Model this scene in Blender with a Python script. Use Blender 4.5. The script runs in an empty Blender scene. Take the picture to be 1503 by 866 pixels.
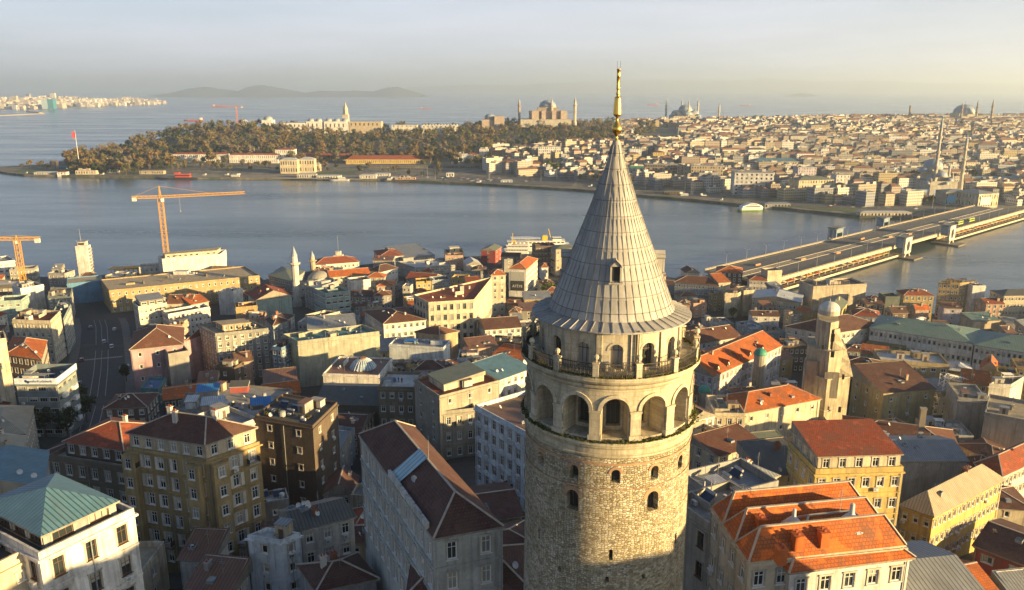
import bpy, math, random
from mathutils import Vector, Matrix
R = math.radians
sc = bpy.context.scene
col = sc.collection
# ------------------------------------------------------------------ camera, sky, sun, exposure
H = 125.0                       # camera height above the water
PITCH = math.atan((433 - 131) / 1169.0)
cam = bpy.data.objects.new('camera', bpy.data.cameras.new('camera'))
col.objects.link(cam)
cam.location = (0, 0, H)
cam.rotation_euler = (R(90) - PITCH, 0, 0)
cam.data.lens = 28
cam.data.sensor_width = 36
cam.data.clip_start = 1
cam.data.clip_end = 150000
sc.camera = cam
HAZE = 1.0e-4
SUN_AZ, SUN_EL = R(115), R(8.2)     # clockwise from +Y (view direction)
w = bpy.data.worlds.new('World'); sc.world = w; w.use_nodes = True
nt = w.node_tree; nt.nodes.clear()
def N(t, typ, **kw):
    n = t.nodes.new(typ)
    for k, v in kw.items(): setattr(n, k, v)
    return n
sky = N(nt, 'ShaderNodeTexSky', sky_type='NISHITA', sun_disc=False)
sky.sun_elevation = SUN_EL; sky.sun_rotation = SUN_AZ
sky.air_density = 1.0; sky.dust_density = 1.5; sky.ozone_density = 4.0; sky.altitude = 100
bg = N(nt, 'ShaderNodeBackground'); bg.inputs[1].default_value = 0.051
out = N(nt, 'ShaderNodeOutputWorld')
tc = N(nt, 'ShaderNodeTexCoord')
mp = N(nt, 'ShaderNodeMapping'); mp.inputs['Scale'].default_value = (1.0, 1.0, 9.0)
nz = N(nt, 'ShaderNodeTexNoise'); nz.inputs['Scale'].default_value = 2.2; nz.inputs['Detail'].default_value = 7
nz.inputs['Roughness'].default_value = 0.55
rp = N(nt, 'ShaderNodeMapRange'); rp.inputs[1].default_value = 0.35; rp.inputs[2].default_value = 0.75
rp.inputs[3].default_value = 0.0; rp.inputs[4].default_value = 0.9
sp = N(nt, 'ShaderNodeSeparateXYZ')
el = N(nt, 'ShaderNodeMapRange'); el.inputs[1].default_value = 0.05; el.inputs[2].default_value = 0.34
el.inputs[3].default_value = 1.0; el.inputs[4].default_value = 0.04
mu = N(nt, 'ShaderNodeMath', operation='MULTIPLY')
ad = N(nt, 'ShaderNodeMath', operation='MULTIPLY_ADD'); ad.inputs[1].default_value = 0.40; ad.inputs[2].default_value = 0.60
mx = N(nt, 'ShaderNodeMix', data_type='RGBA')
mx.inputs[7].default_value = (4.75, 4.85, 5.55, 1)      # thin high cloud veil
L = nt.links.new
L(tc.outputs['Generated'], mp.inputs[0]); L(mp.outputs[0], nz.inputs[0]); L(nz.outputs[0], rp.inputs[0])
L(tc.outputs['Generated'], sp.inputs[0]); L(sp.outputs[2], el.inputs[0])
L(rp.outputs[0], ad.inputs[0]); L(ad.outputs[0], mu.inputs[0]); L(el.outputs[0], mu.inputs[1])
L(mu.outputs[0], mx.inputs[0]); L(sky.outputs[0], mx.inputs[6]); L(mx.outputs[2], bg.inputs[0]); L(bg.outputs[0], out.inputs[0])
sun = bpy.data.objects.new('sun', bpy.data.lights.new('sun', 'SUN')); col.objects.link(sun)
sun.data.energy = 5.0; sun.data.angle = R(0.5); sun.data.color = (1.0, 0.71, 0.31)
SUNV = Vector((math.sin(SUN_AZ) * math.cos(SUN_EL), math.cos(SUN_AZ) * math.cos(SUN_EL), math.sin(SUN_EL)))
sun.rotation_euler = SUNV.to_track_quat('Z', 'Y').to_euler()
sun.location = (200, -80, 220)
vs = sc.view_settings
sc.display_settings.display_device = 'sRGB'
vs.view_transform = 'Standard'; vs.look = 'None'; vs.gamma = 1; vs.use_curve_mapping = False
vs.exposure = 2.0
sc.cycles.use_denoising = True
sc.cycles.max_bounces = 5; sc.cycles.diffuse_bounces = 3; sc.cycles.glossy_bounces = 3
sc.cycles.transmission_bounces = 2; sc.cycles.volume_bounces = 1; sc.cycles.transparent_max_bounces = 6
sc.cycles.caustics_reflective = False; sc.cycles.caustics_refractive = False

# ------------------------------------------------------------------ pixel of the photograph -> point of the place
FPX = 1169.0
CP, SP = math.cos(PITCH), math.sin(PITCH)
def ray(x, y):
    u, v = (x - 751.5) / FPX, (y - 433) / FPX
    return Vector((u, CP - v * SP, -(SP + v * CP)))
def at_z(x, y, z):
    d = ray(x, y); return Vector((0, 0, H)) + d * ((z - H) / d.z)
def at_d(x, y, dist):                       # point at forward distance dist
    d = ray(x, y); return Vector((0, 0, H)) + d * (dist / d.y)
def interp(t, xs, ys):
    if t <= xs[0]: return ys[0]
    for i in range(1, len(xs)):
        if t <= xs[i]:
            return ys[i - 1] + (ys[i] - ys[i - 1]) * (t - xs[i - 1]) / (xs[i] - xs[i - 1])
    return ys[-1]
def zt(x, y):                               # terrain of the near hill
    z = interp(y, [20, 80, 120, 150, 200, 260, 350, 450, 520], [61, 60, 47, 38, 27, 19, 10, 4, 2.2])
    if y < 220 and x < 0: z -= min(6, -x * .08) * (1 if y > 90 else .6)
    if x > 45 and y < 330: z -= min(9, (x - 45) * .25) * min(1, (330 - y) / 120)
    return max(z, 2.2)
def on(x, y, h):                            # point on the pixel's ray that is h above the terrain
    d = ray(x, y); lo, hi = 20.0, 900.0
    f = lambda t: H + d.z * t / d.y - zt(d.x * t / d.y, t) - h
    t = 30.0; pt = t
    while f(t) > 0 and t < 900: pt = t; t += 6
    lo, hi = pt, t
    for _ in range(30):
        m = (lo + hi) / 2
        if f(m) > 0: lo = m
        else: hi = m
    return Vector((d.x * hi / d.y, hi, H + d.z * hi / d.y))

# ------------------------------------------------------------------ materials
MATS = {}
def newmat(name):
    m = bpy.data.materials.new(name); m.use_nodes = True
    t = m.node_tree; b = t.nodes['Principled BSDF']
    return m, t, b
def rgba(c): return (c[0], c[1], c[2], 1)
def scale(c, k): return tuple(min(1, a * k) for a in c)
def mixcol(t, fac, a, b, blend='MIX'):
    n = N(t, 'ShaderNodeMix', data_type='RGBA', blend_type=blend)
    if hasattr(fac, 'is_output'): t.links.new(fac, n.inputs[0])
    else: n.inputs[0].default_value = fac
    for s, i in ((a, 6), (b, 7)):
        if hasattr(s, 'is_output'): t.links.new(s, n.inputs[i])
        else: n.inputs[i].default_value = rgba(s)
    return n.outputs[2]
def noise(t, vec, sc_, detail=4, rough=.55, scl=None):
    if scl:
        m = N(t, 'ShaderNodeMapping'); m.inputs['Scale'].default_value = scl
        t.links.new(vec, m.inputs[0]); vec = m.outputs[0]
    n = N(t, 'ShaderNodeTexNoise'); n.inputs['Scale'].default_value = sc_; n.inputs['Detail'].default_value = detail
    n.inputs['Roughness'].default_value = rough
    t.links.new(vec, n.inputs[0]); return n.outputs[0]
def ramp(t, v, a, b, lo=0., hi=1.):
    n = N(t, 'ShaderNodeMapRange'); t.links.new(v, n.inputs[0])
    n.inputs[1].default_value = a; n.inputs[2].default_value = b; n.inputs[3].default_value = lo; n.inputs[4].default_value = hi
    return n.outputs[0]
def bump(t, b, hgt, st=.5, dist=.05):
    n = N(t, 'ShaderNodeBump'); n.inputs['Strength'].default_value = st; n.inputs['Distance'].default_value = dist
    t.links.new(hgt, n.inputs['Height']); t.links.new(n.outputs[0], b.inputs['Normal'])
def objc(t): return N(t, 'ShaderNodeTexCoord').outputs['Object']
def uvc(t): return N(t, 'ShaderNodeTexCoord').outputs['UV']
def plaster(c, dirt=.45, name=None):
    key = ('plaster', c, dirt)
    if key in MATS: return MATS[key]
    m, t, b = newmat(name or 'plaster'); o = objc(t); dirt = dirt + .15
    oi = N(t, 'ShaderNodeObjectInfo').outputs['Random']
    ofs = N(t, 'ShaderNodeVectorMath', operation='ADD'); t.links.new(o, ofs.inputs[0])
    cmb = N(t, 'ShaderNodeCombineXYZ'); 
    ml = N(t, 'ShaderNodeMath', operation='MULTIPLY'); ml.inputs[1].default_value = 83.0
    t.links.new(oi, ml.inputs[0]); t.links.new(ml.outputs[0], cmb.inputs[0]); t.links.new(cmb.outputs[0], ofs.inputs[1])
    o = ofs.outputs[0]
    big = ramp(t, noise(t, o, .25, 5, .6), .35, .7)
    fine = ramp(t, noise(t, o, 2.2, 6, .65), .3, .75)
    streak = ramp(t, noise(t, o, 1.0, 5, .6, (1.6, 1.6, .10)), .48, .72)
    c1 = mixcol(t, big, scale(c, 1.08), scale(c, .68))
    c2 = mixcol(t, fine, c1, mixcol(t, .35, c1, (.20, .17, .13)))
    pat = ramp(t, noise(t, o, .33, 2, .4, (1, 1, .7)), .60, .615)
    c2 = mixcol(t, pat, c2, mixcol(t, .30, c2, scale(c, 1.35)))
    k = N(t, 'ShaderNodeMath', operation='MULTIPLY'); k.inputs[1].default_value = dirt; t.links.new(streak, k.inputs[0])
    t.links.new(mixcol(t, k.outputs[0], c2, (.12, .105, .085)), b.inputs['Base Color'])
    b.inputs['Roughness'].default_value = .9; b.inputs['Specular IOR Level'].default_value = .2
    bump(t, b, fine, .25, .03)
    MATS[key] = m; return m
def tile(c, name='roof_tiles'):
    key = ('tile', c)
    if key in MATS: return MATS[key]
    m, t, b = newmat(name); u = uvc(t); o = objc(t)
    br = N(t, 'ShaderNodeTexBrick'); t.links.new(u, br.inputs['Vector'])
    br.offset = .5
    br.inputs['Scale'].default_value = 1; br.inputs['Brick Width'].default_value = .42; br.inputs['Row Height'].default_value = .40
    br.inputs['Mortar Size'].default_value = .045; br.inputs['Mortar Smooth'].default_value = .6
    br.inputs['Color1'].default_value = rgba(scale(c, 1.15)); br.inputs['Color2'].default_value = rgba(scale(c, .78))
    br.inputs['Mortar'].default_value = rgba(scale(c, .42))
    big = ramp(t, noise(t, o, .35, 6, .65), .42, .70)
    mid = ramp(t, noise(t, o, 1.7, 5, .7), .45, .7)
    c1 = mixcol(t, big, br.outputs[0], mixcol(t, .68, br.outputs[0], (.13, .08, .055)))
    c1 = mixcol(t, ramp(t, noise(t, o, .5, 2, .4), .62, .66), c1, mixcol(t, .5, c1, scale(c, 1.5)))
    k = N(t, 'ShaderNodeMath', operation='MULTIPLY'); k.inputs[1].default_value = .45; t.links.new(mid, k.inputs[0])
    t.links.new(mixcol(t, k.outputs[0], c1, mixcol(t, .5, c1, (.10, .085, .06))), b.inputs['Base Color'])
    b.inputs['Roughness'].default_value = .85; b.inputs['Specular IOR Level'].default_value = .25
    bump(t, b, br.outputs['Fac'], -.9, .06)
    MATS[key] = m; return m
def seam(c, step=.55, name='sheet_metal', rough=.55):
    key = ('seam', c, step)
    if key in MATS: return MATS[key]
    m, t, b = newmat(name); u = uvc(t); o = objc(t)
    wv = N(t, 'ShaderNodeTexWave', wave_type='BANDS', bands_direction='X'); t.links.new(u, wv.inputs[0])
    wv.inputs['Scale'].default_value = .314 / step
    r = ramp(t, wv.outputs['Fac'], .80, .97)
    big = ramp(t, noise(t, o, .4, 6, .65), .35, .7)
    st = ramp(t, noise(t, u, 1.2, 5, .6, (1.5, .15, 1)), .45, .75)
    c1 = mixcol(t, big, scale(c, 1.12), scale(c, .75))
    c2 = mixcol(t, st, c1, mixcol(t, .35, c1, (.17, .12, .08)))
    t.links.new(mixcol(t, r, c2, scale(c, .45)), b.inputs['Base Color'])
    b.inputs['Roughness'].default_value = rough; b.inputs['Specular IOR Level'].default_value = .4
    bump(t, b, r, .9, .07)
    MATS[key] = m; return m
def flatroof(c, name='roof_felt'):
    key = ('flat', c)
    if key in MATS: return MATS[key]
    m, t, b = newmat(name); o = objc(t)
    a = ramp(t, noise(t, o, .45, 6, .7), .35, .68); f = ramp(t, noise(t, o, 3, 5, .7), .4, .7)
    c1 = mixcol(t, a, scale(c, 1.3), scale(c, .62))
    t.links.new(mixcol(t, f, c1, scale(c, .8)), b.inputs['Base Color'])
    b.inputs['Roughness'].default_value = .9; bump(t, b, f, .3, .04)
    MATS[key] = m; return m
def plain(c, rough=.7, metal=0., name='paint', var=.25):
    key = ('plain', c, rough, metal)
    if key in MATS: return MATS[key]
    m, t, b = newmat(name); o = objc(t)
    f = ramp(t, noise(t, o, 1.3, 5, .65), .35, .7)
    t.links.new(mixcol(t, f, scale(c, 1 + var * .4), scale(c, 1 - var)), b.inputs['Base Color'])
    b.inputs['Roughness'].default_value = rough; b.inputs['Metallic'].default_value = metal
    MATS[key] = m; return m
def glassmat():
    if 'glass' in MATS: return MATS['glass']
    m, t, b = newmat('window_glass')
    oi = N(t, 'ShaderNodeObjectInfo').outputs['Random']
    t.links.new(mixcol(t, ramp(t, oi, .78, .80), mixcol(t, oi, (.010, .013, .016), (.05, .065, .07)), (.30, .29, .26)), b.inputs['Base Color'])
    b.inputs['Roughness'].default_value = .12; b.inputs['Specular IOR Level'].default_value = .6
    MATS['glass'] = m; return m
C = dict(white=(.70, .68, .64), offwhite=(.60, .57, .51), cream=(.58, .50, .36), beige=(.46, .38, .27), yellow=(.56, .40, .13),
         ochre=(.42, .30, .13), pink=(.44, .28, .31), grey=(.33, .33, .32), dark=(.10, .095, .09), greyblue=(.27, .32, .35),
         mint=(.33, .45, .41), brick=(.26, .10, .06), redpaint=(.36, .055, .05), brown=(.12, .08, .055), stone=(.36, .31, .23),
         greystone=(.40, .37, .31), lilac=(.58, .53, .58), whiteblue=(.62, .67, .70), teal=(.07, .22, .25), concrete=(.28, .27, .25),
         salmon=(.50, .31, .22), bluesheet=(.03, .20, .46), olive=(.22, .21, .12))
RC = dict(orange=(.50, .125, .025), red=(.30, .068, .030), brown=(.155, .062, .040), maroon=(.10, .045, .038))
MC = dict(green=(.15, .23, .19), teal=(.10, .21, .26), grey=(.24, .255, .265), tan=(.36, .30, .20), dark=(.10, .10, .09), light=(.50, .52, .53),
          rust=(.20, .10, .06), blue=(.03, .19, .45), oldgreen=(.17, .19, .13))
def wallm(k): return plaster(C[k] if isinstance(k, str) else k)
def roofm(k):
    if k.startswith('t_'): return tile(RC[k[2:]])
    if k.startswith('m_'): return seam(MC[k[2:]])
    if k == 'felt': return flatroof((.075, .073, .07))
    if k == 'slab': return flatroof((.27, .255, .23))
    if k == 'pale': return flatroof((.48, .46, .42))
    if k == 'tanflat': return flatroof((.36, .29, .19))
    if k == 'tealflat': return flatroof((.10, .22, .21))
    return flatroof((.2, .19, .18))
FRAME_W = plain((.72, .71, .68), .5, name='white_frame'); FRAME_B = plain((.10, .06, .04), .6, name='brown_frame')
FRAME_G = plain((.24, .26, .27), .5, name='grey_frame')
METAL = plain((.35, .35, .35), .45, .6, 'galvanised'); MORTAR = plain((.42, .36, .29), .9, name='ridge_mortar')

# ------------------------------------------------------------------ mesh builder
class MB:
    def __init__(s): s.v = []; s.f = []; s.m = []; s.c = []
    def face(s, pts, mi=0, c=None):
        n = len(s.v); s.v.extend([(p[0], p[1], p[2]) for p in pts]); s.f.append(tuple(range(n, n + len(pts)))); s.m.append(mi); s.c.append(c)
    def box(s, cx, cy, z0, sx, sy, sz, mi=0, a=0., c=None, top=None):
        ca, sa = math.cos(a), math.sin(a)
        P = [(cx + x * ca - y * sa, cy + x * sa + y * ca) for x, y in ((-sx / 2, -sy / 2), (sx / 2, -sy / 2), (sx / 2, sy / 2), (-sx / 2, sy / 2))]
        s.prism(P, z0, z0 + sz, mi, c=c, top=top)
    def prism(s, P, z0, z1, mi=0, c=None, top=None, bottom=True, ctop=None):
        n = len(P)
        for i in range(n):
            a, b = P[i], P[(i + 1) % n]
            s.face([(a[0], a[1], z0), (b[0], b[1], z0), (b[0], b[1], z1), (a[0], a[1], z1)], mi, c)
        s.face([(p[0], p[1], z1) for p in P], mi if top is None else top, ctop or c)
        if bottom: s.face([(p[0], p[1], z0) for p in reversed(P)], mi, c)
    def lathe(s, prof, n=24, mi=0, cx=0, cy=0, z=0, c=None, a0=0., a1=2 * math.pi):
        full = abs(a1 - a0) > 6.28
        st = len(s.v); k = n if full else n + 1
        for r, zz in prof:
            for i in range(k):
                a = a0 + (a1 - a0) * i / n
                s.v.append((cx + r * math.cos(a), cy + r * math.sin(a), z + zz))
        for j in range(len(prof) - 1):
            for i in range(n):
                i2 = (i + 1) % n if full else i + 1
                A, B, D, E = st + j * k + i, st + j * k + i2, st + (j + 1) * k + i2, st + (j + 1) * k + i
                s.f.append((A, B, D, E)); s.m.append(mi); s.c.append(c)
    def beam(s, p, q, w_, h_=None, mi=0, c=None):
        p, q = Vector(p), Vector(q); h_ = h_ or w_
        d = (q - p)
        if d.length < 1e-6: return
        d.normalize(); up = Vector((0, 0, 1)) if abs(d.z) < .95 else Vector((0, 1, 0))
        x = d.cross(up).normalized() * (w_ / 2); y = x.cross(d).normalized() * (h_ / 2)
        a = [p - x - y, p + x - y, p + x + y, p - x + y]; b = [k + (q - p) for k in a]
        for i in range(4):
            j = (i + 1) % 4; s.face([a[i], a[j], b[j], b[i]], mi, c)
        s.face(a[::-1], mi, c); s.face(b, mi, c)
    def tube(s, p, q, r0, r1=None, n=8, mi=0, c=None):
        p, q = Vector(p), Vector(q); r1 = r0 if r1 is None else r1
        d = (q - p).normalized(); up = Vector((0, 0, 1)) if abs(d.z) < .95 else Vector((0, 1, 0))
        x = d.cross(up).normalized(); y = x.cross(d)
        st = len(s.v)
        for P, r in ((p, r0), (q, r1)):
            for i in range(n):
                a = 2 * math.pi * i / n; s.v.append(tuple(P + x * math.cos(a) * r + y * math.sin(a) * r))
        for i in range(n):
            j = (i + 1) % n; s.f.append((st + i, st + n + i, st + n + j, st + j)); s.m.append(mi); s.c.append(c)
        s.f.append(tuple(range(st, st + n))); s.m.append(mi); s.c.append(c)
        s.f.append(tuple(range(st + 2 * n - 1, st + n - 1, -1))); s.m.append(mi); s.c.append(c)
    def mesh(s, name, mats, smooth=False, merge=False):
        me = bpy.data.meshes.new(name); me.from_pydata(s.v, [], s.f)
        if not isinstance(mats, (list, tuple)): mats = [mats]
        for m in mats: me.materials.append(m)
        me.polygons.foreach_set('material_index', s.m)
        uv = me.uv_layers.new(name='uv').data; co = s.v; arr = [0.0] * (len(uv) * 2); k = 0
        for f in s.f:
            a, b, d = co[f[0]], co[f[1]], co[f[2]]
            e1 = (b[0] - a[0], b[1] - a[1], b[2] - a[2]); e2 = (d[0] - a[0], d[1] - a[1], d[2] - a[2])
            nx, ny, nz_ = e1[1] * e2[2] - e1[2] * e2[1], e1[2] * e2[0] - e1[0] * e2[2], e1[0] * e2[1] - e1[1] * e2[0]
            l = math.hypot(nx, ny); L3 = math.sqrt(l * l + nz_ * nz_) or 1
            if l / L3 < .05: ux, uy = 1, 0; vx, vy, vz = 0, 1, 0
            else:
                ux, uy = -ny / l, nx / l
                n3 = (nx / L3, ny / L3, nz_ / L3)
                vx, vy, vz = -n3[2] * uy, n3[2] * ux, n3[0] * uy - n3[1] * ux
            for i in f:
                p = co[i]; arr[k] = p[0] * ux + p[1] * uy; arr[k + 1] = p[0] * vx + p[1] * vy + p[2] * vz; k += 2
        uv.foreach_set('uv', arr)
        if any(x is not None for x in s.c):
            at = me.color_attributes.new('Col', 'FLOAT_COLOR', 'CORNER'); ca = []
            for f, x in zip(s.f, s.c):
                x = x or (.5, .5, .5)
                ca.extend((x[0], x[1], x[2], 1) * len(f))
            at.data.foreach_set('color', ca)
        if smooth: me.polygons.foreach_set('use_smooth', [True] * len(s.f))
        me.update(); return me
    def build(s, name, mats, parent=None, loc=(0, 0, 0), rz=0., smooth=False):
        return link(name, s.mesh(name, mats, smooth), parent, loc, rz)
def link(name, me, parent=None, loc=(0, 0, 0), rz=0.):
    o = bpy.data.objects.new(name, me); col.objects.link(o)
    o.location = loc; o.rotation_euler = (0, 0, rz)
    if parent: o.parent = parent
    return o
def tag(o, label=None, cat=None, group=None, kind=None):
    if label: o['label'] = label
    if cat: o['category'] = cat
    if group: o['group'] = group
    if kind: o['kind'] = kind
    return o
def thing(name, label, cat, loc=(0, 0, 0), rz=0., group=None):
    o = link(name, None, None, loc, rz); return tag(o, label, cat, group)
# ------------------------------------------------------------------ the round stone tower
TX, TY, TZ = 9.55, 74.0, 60.0
FACE = math.atan2(-TY, -TX)                    # direction from the axis to the camera
def rubble(name, cols, sx=3.3, sy=4.9, mort=(.43, .37, .265), uvmap=True):
    m, t, b = newmat(name); o = objc(t)
    # position around the axis -> (arc length, height)
    s = N(t, 'ShaderNodeSeparateXYZ'); t.links.new(o, s.inputs[0])
    a = N(t, 'ShaderNodeMath', operation='ARCTAN2'); t.links.new(s.outputs[1], a.inputs[0]); t.links.new(s.outputs[0], a.inputs[1])
    k = N(t, 'ShaderNodeMath', operation='MULTIPLY'); k.inputs[1].default_value = 8.1; t.links.new(a.outputs[0], k.inputs[0])
    cmb = N(t, 'ShaderNodeCombineXYZ'); t.links.new(k.outputs[0], cmb.inputs[0]); t.links.new(s.outputs[2], cmb.inputs[1])
    nd = N(t, 'ShaderNodeTexNoise'); nd.inputs['Scale'].default_value = .9; nd.inputs['Detail'].default_value = 3; t.links.new(cmb.outputs[0], nd.inputs[0])
    vs_ = N(t, 'ShaderNodeVectorMath', operation='SCALE'); vs_.inputs['Scale'].default_value = .35; t.links.new(nd.outputs['Color'], vs_.inputs[0])
    av = N(t, 'ShaderNodeVectorMath', operation='ADD'); t.links.new(cmb.outputs[0], av.inputs[0]); t.links.new(vs_.outputs[0], av.inputs[1])
    mpn = N(t, 'ShaderNodeMapping'); mpn.inputs['Scale'].default_value = (sx, sy, 1); t.links.new(av.outputs[0], mpn.inputs[0])
    v1 = N(t, 'ShaderNodeTexVoronoi', feature='F1', voronoi_dimensions='2D'); t.links.new(mpn.outputs[0], v1.inputs['Vector']); v1.inputs['Scale'].default_value = 1
    v1.inputs['Randomness'].default_value = .75
    v2 = N(t, 'ShaderNodeTexVoronoi', feature='DISTANCE_TO_EDGE', voronoi_dimensions='2D'); t.links.new(mpn.outputs[0], v2.inputs['Vector']); v2.inputs['Scale'].default_value = 1
    v2.inputs['Randomness'].default_value = .75
    sc3 = N(t, 'ShaderNodeSeparateColor'); t.links.new(v1.outputs['Color'], sc3.inputs[0])
    cr = N(t, 'ShaderNodeValToRGB'); t.links.new(sc3.outputs[0], cr.inputs[0]); e = cr.color_ramp
    e.interpolation = 'CONSTANT'
    e.elements[0].color = rgba(cols[0]); e.elements[1].position = .99; e.elements[1].color = rgba(cols[-1])
    for i in range(1, len(cols)):
        x = e.elements.new(i / len(cols)); x.color = rgba(cols[i])
    big = ramp(t, noise(t, o, .22, 6, .65), .40, .68); fine = ramp(t, noise(t, o, 5, 5, .7), .35, .7)
    stn = ramp(t, noise(t, o, .8, 5, .6, (1.2, 1.2, .14)), .50, .72)
    c1 = mixcol(t, fine, cr.outputs[0], mixcol(t, .5, cr.outputs[0], (.20, .16, .10)))
    c2 = mixcol(t, ramp(t, v2.outputs['Distance'], .02, .10, 1., 0.), c1, mort)
    c3 = mixcol(t, big, c2, mixcol(t, .50, c2, (.20, .155, .09)))
    c3 = mixcol(t, ramp(t, noise(t, o, .55, 5, .7), .56, .66), c3, mixcol(t, .4, c3, (.62, .57, .47)))
    kk = N(t, 'ShaderNodeMath', operation='MULTIPLY'); kk.inputs[1].default_value = .35; t.links.new(stn, kk.inputs[0])
    t.links.new(mixcol(t, kk.outputs[0], c3, (.10, .085, .055)), b.inputs['Base Color'])
    b.inputs['Roughness'].default_value = .95; b.inputs['Specular IOR Level'].default_value = .15
    hs = N(t, 'ShaderNodeMath', operation='MULTIPLY_ADD'); hs.inputs[1].default_value = .5
    t.links.new(sc3.outputs[1], hs.inputs[0]); t.links.new(ramp(t, v2.outputs['Distance'], .0, .16), hs.inputs[2])
    bump(t, b, hs.outputs[0], 1.0, .13)
    return m
RUB = rubble('rubble_masonry', [(.64, .57, .41), (.50, .43, .30), (.70, .63, .48), (.56, .47, .30), (.36, .31, .22), (.66, .58, .41), (.76, .70, .57), (.46, .37, .23), (.28, .24, .17)])
def ashlar(name, c, bw=.9, bh=.42):
    m, t, b = newmat(name); o = objc(t)
    s = N(t, 'ShaderNodeSeparateXYZ'); t.links.new(o, s.inputs[0])
    a = N(t, 'ShaderNodeMath', operation='ARCTAN2'); t.links.new(s.outputs[1], a.inputs[0]); t.links.new(s.outputs[0], a.inputs[1])
    k = N(t, 'ShaderNodeMath', operation='MULTIPLY'); k.inputs[1].default_value = 8.0; t.links.new(a.outputs[0], k.inputs[0])
    cmb = N(t, 'ShaderNodeCombineXYZ'); t.links.new(k.outputs[0], cmb.inputs[0]); t.links.new(s.outputs[2], cmb.inputs[1])
    br = N(t, 'ShaderNodeTexBrick'); t.links.new(cmb.outputs[0], br.inputs[0])
    br.inputs['Scale'].default_value = 1; br.inputs['Brick Width'].default_value = bw; br.inputs['Row Height'].default_value = bh
    br.inputs['Mortar Size'].default_value = .014; br.inputs['Color1'].default_value = rgba(scale(c, 1.08)); br.inputs['Color2'].default_value = rgba(scale(c, .84))
    br.inputs['Mortar'].default_value = rgba(scale(c, .5))
    big = ramp(t, noise(t, o, .5, 6, .65), .40, .7); fine = ramp(t, noise(t, o, 4, 5, .7), .35, .7)
    st = ramp(t, noise(t, o, 1.3, 5, .6, (1.3, 1.3, .16)), .47, .70)
    c1 = mixcol(t, fine, br.outputs[0], mixcol(t, .4, br.outputs[0], (.24, .19, .12)))
    c2 = mixcol(t, big, c1, mixcol(t, .38, c1, (.20, .16, .09)))
    kk = N(t, 'ShaderNodeMath', operation='MULTIPLY'); kk.inputs[1].default_value = .55; t.links.new(st, kk.inputs[0])
    t.links.new(mixcol(t, kk.outputs[0], c2, (.10, .085, .06)), b.inputs['Base Color'])
    b.inputs['Roughness'].default_value = .92; b.inputs['Specular IOR Level'].default_value = .2
    bump(t, b, br.outputs['Fac'], -.5, .03)
    return m
ASH = ashlar('ashlar_stone', (.50, .44, .32)); PALE = ashlar('dressed_stone', (.55, .49, .37), 1.4, .7)
REND = ashlar('rendered_drum', (.56, .50, .39), 3.0, 1.2)
def leadmat():
    m, t, b = newmat('lead_sheet'); o = objc(t)
    big = ramp(t, noise(t, o, .45, 6, .65), .35, .7); fine = ramp(t, noise(t, o, 3, 6, .7), .35, .7)
    st = ramp(t, noise(t, o, 1.5, 5, .6, (1.6, 1.6, .12)), .42, .7)
    c1 = mixcol(t, big, (.385, .38, .365), (.25, .25, .245)); c2 = mixcol(t, fine, c1, (.33, .31, .28))
    s = N(t, 'ShaderNodeSeparateXYZ'); t.links.new(o, s.inputs[0])
    a = N(t, 'ShaderNodeMath', operation='ARCTAN2'); t.links.new(s.outputs[1], a.inputs[0]); t.links.new(s.outputs[0], a.inputs[1])
    k = N(t, 'ShaderNodeMath', operation='MULTIPLY'); k.inputs[1].default_value = 48 / 6.28319; t.links.new(a.outputs[0], k.inputs[0])
    cb = N(t, 'ShaderNodeCombineXYZ'); t.links.new(k.outputs[0], cb.inputs[0]); t.links.new(s.outputs[2], cb.inputs[1])
    br = N(t, 'ShaderNodeTexBrick'); t.links.new(cb.outputs[0], br.inputs[0]); br.offset = .0; br.offset_frequency = 2
    br.inputs['Scale'].default_value = 1; br.inputs['Brick Width'].default_value = 1; br.inputs['Row Height'].default_value = 1.38; br.inputs['Mortar Size'].default_value = .03
    br.inputs['Color1'].default_value = (1.12, 1.1, 1.06, 1); br.inputs['Color2'].default_value = (.74, .74, .75, 1); br.inputs['Mortar'].default_value = (.30, .28, .25, 1)
    c2 = mixcol(t, 1.0, c2, br.outputs[0], 'MULTIPLY')
    t.links.new(mixcol(t, st, c2, mixcol(t, .45, c2, (.19, .165, .13))), b.inputs['Base Color'])
    b.inputs['Roughness'].default_value = .62; b.inputs['Specular IOR Level'].default_value = .4
    bump(t, b, fine, .2, .03); return m
LEAD = leadmat()
GOLD, _t, _b = newmat('gilding'); _b.inputs['Base Color'].default_value = (.72, .44, .10, 1); _b.inputs['Metallic'].default_value = 1.0; _b.inputs['Roughness'].default_value = .33
IRON = plain((.05, .042, .032), .8, name='rusted_iron'); BRICKR = plain((.36, .22, .13), .9, name='brick_surround')
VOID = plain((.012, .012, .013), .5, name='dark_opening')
tower = thing('stone_tower', 'tall round stone tower with grey lead cone roof and gilded spire', 'tower', (TX, TY, TZ), FACE)
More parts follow.
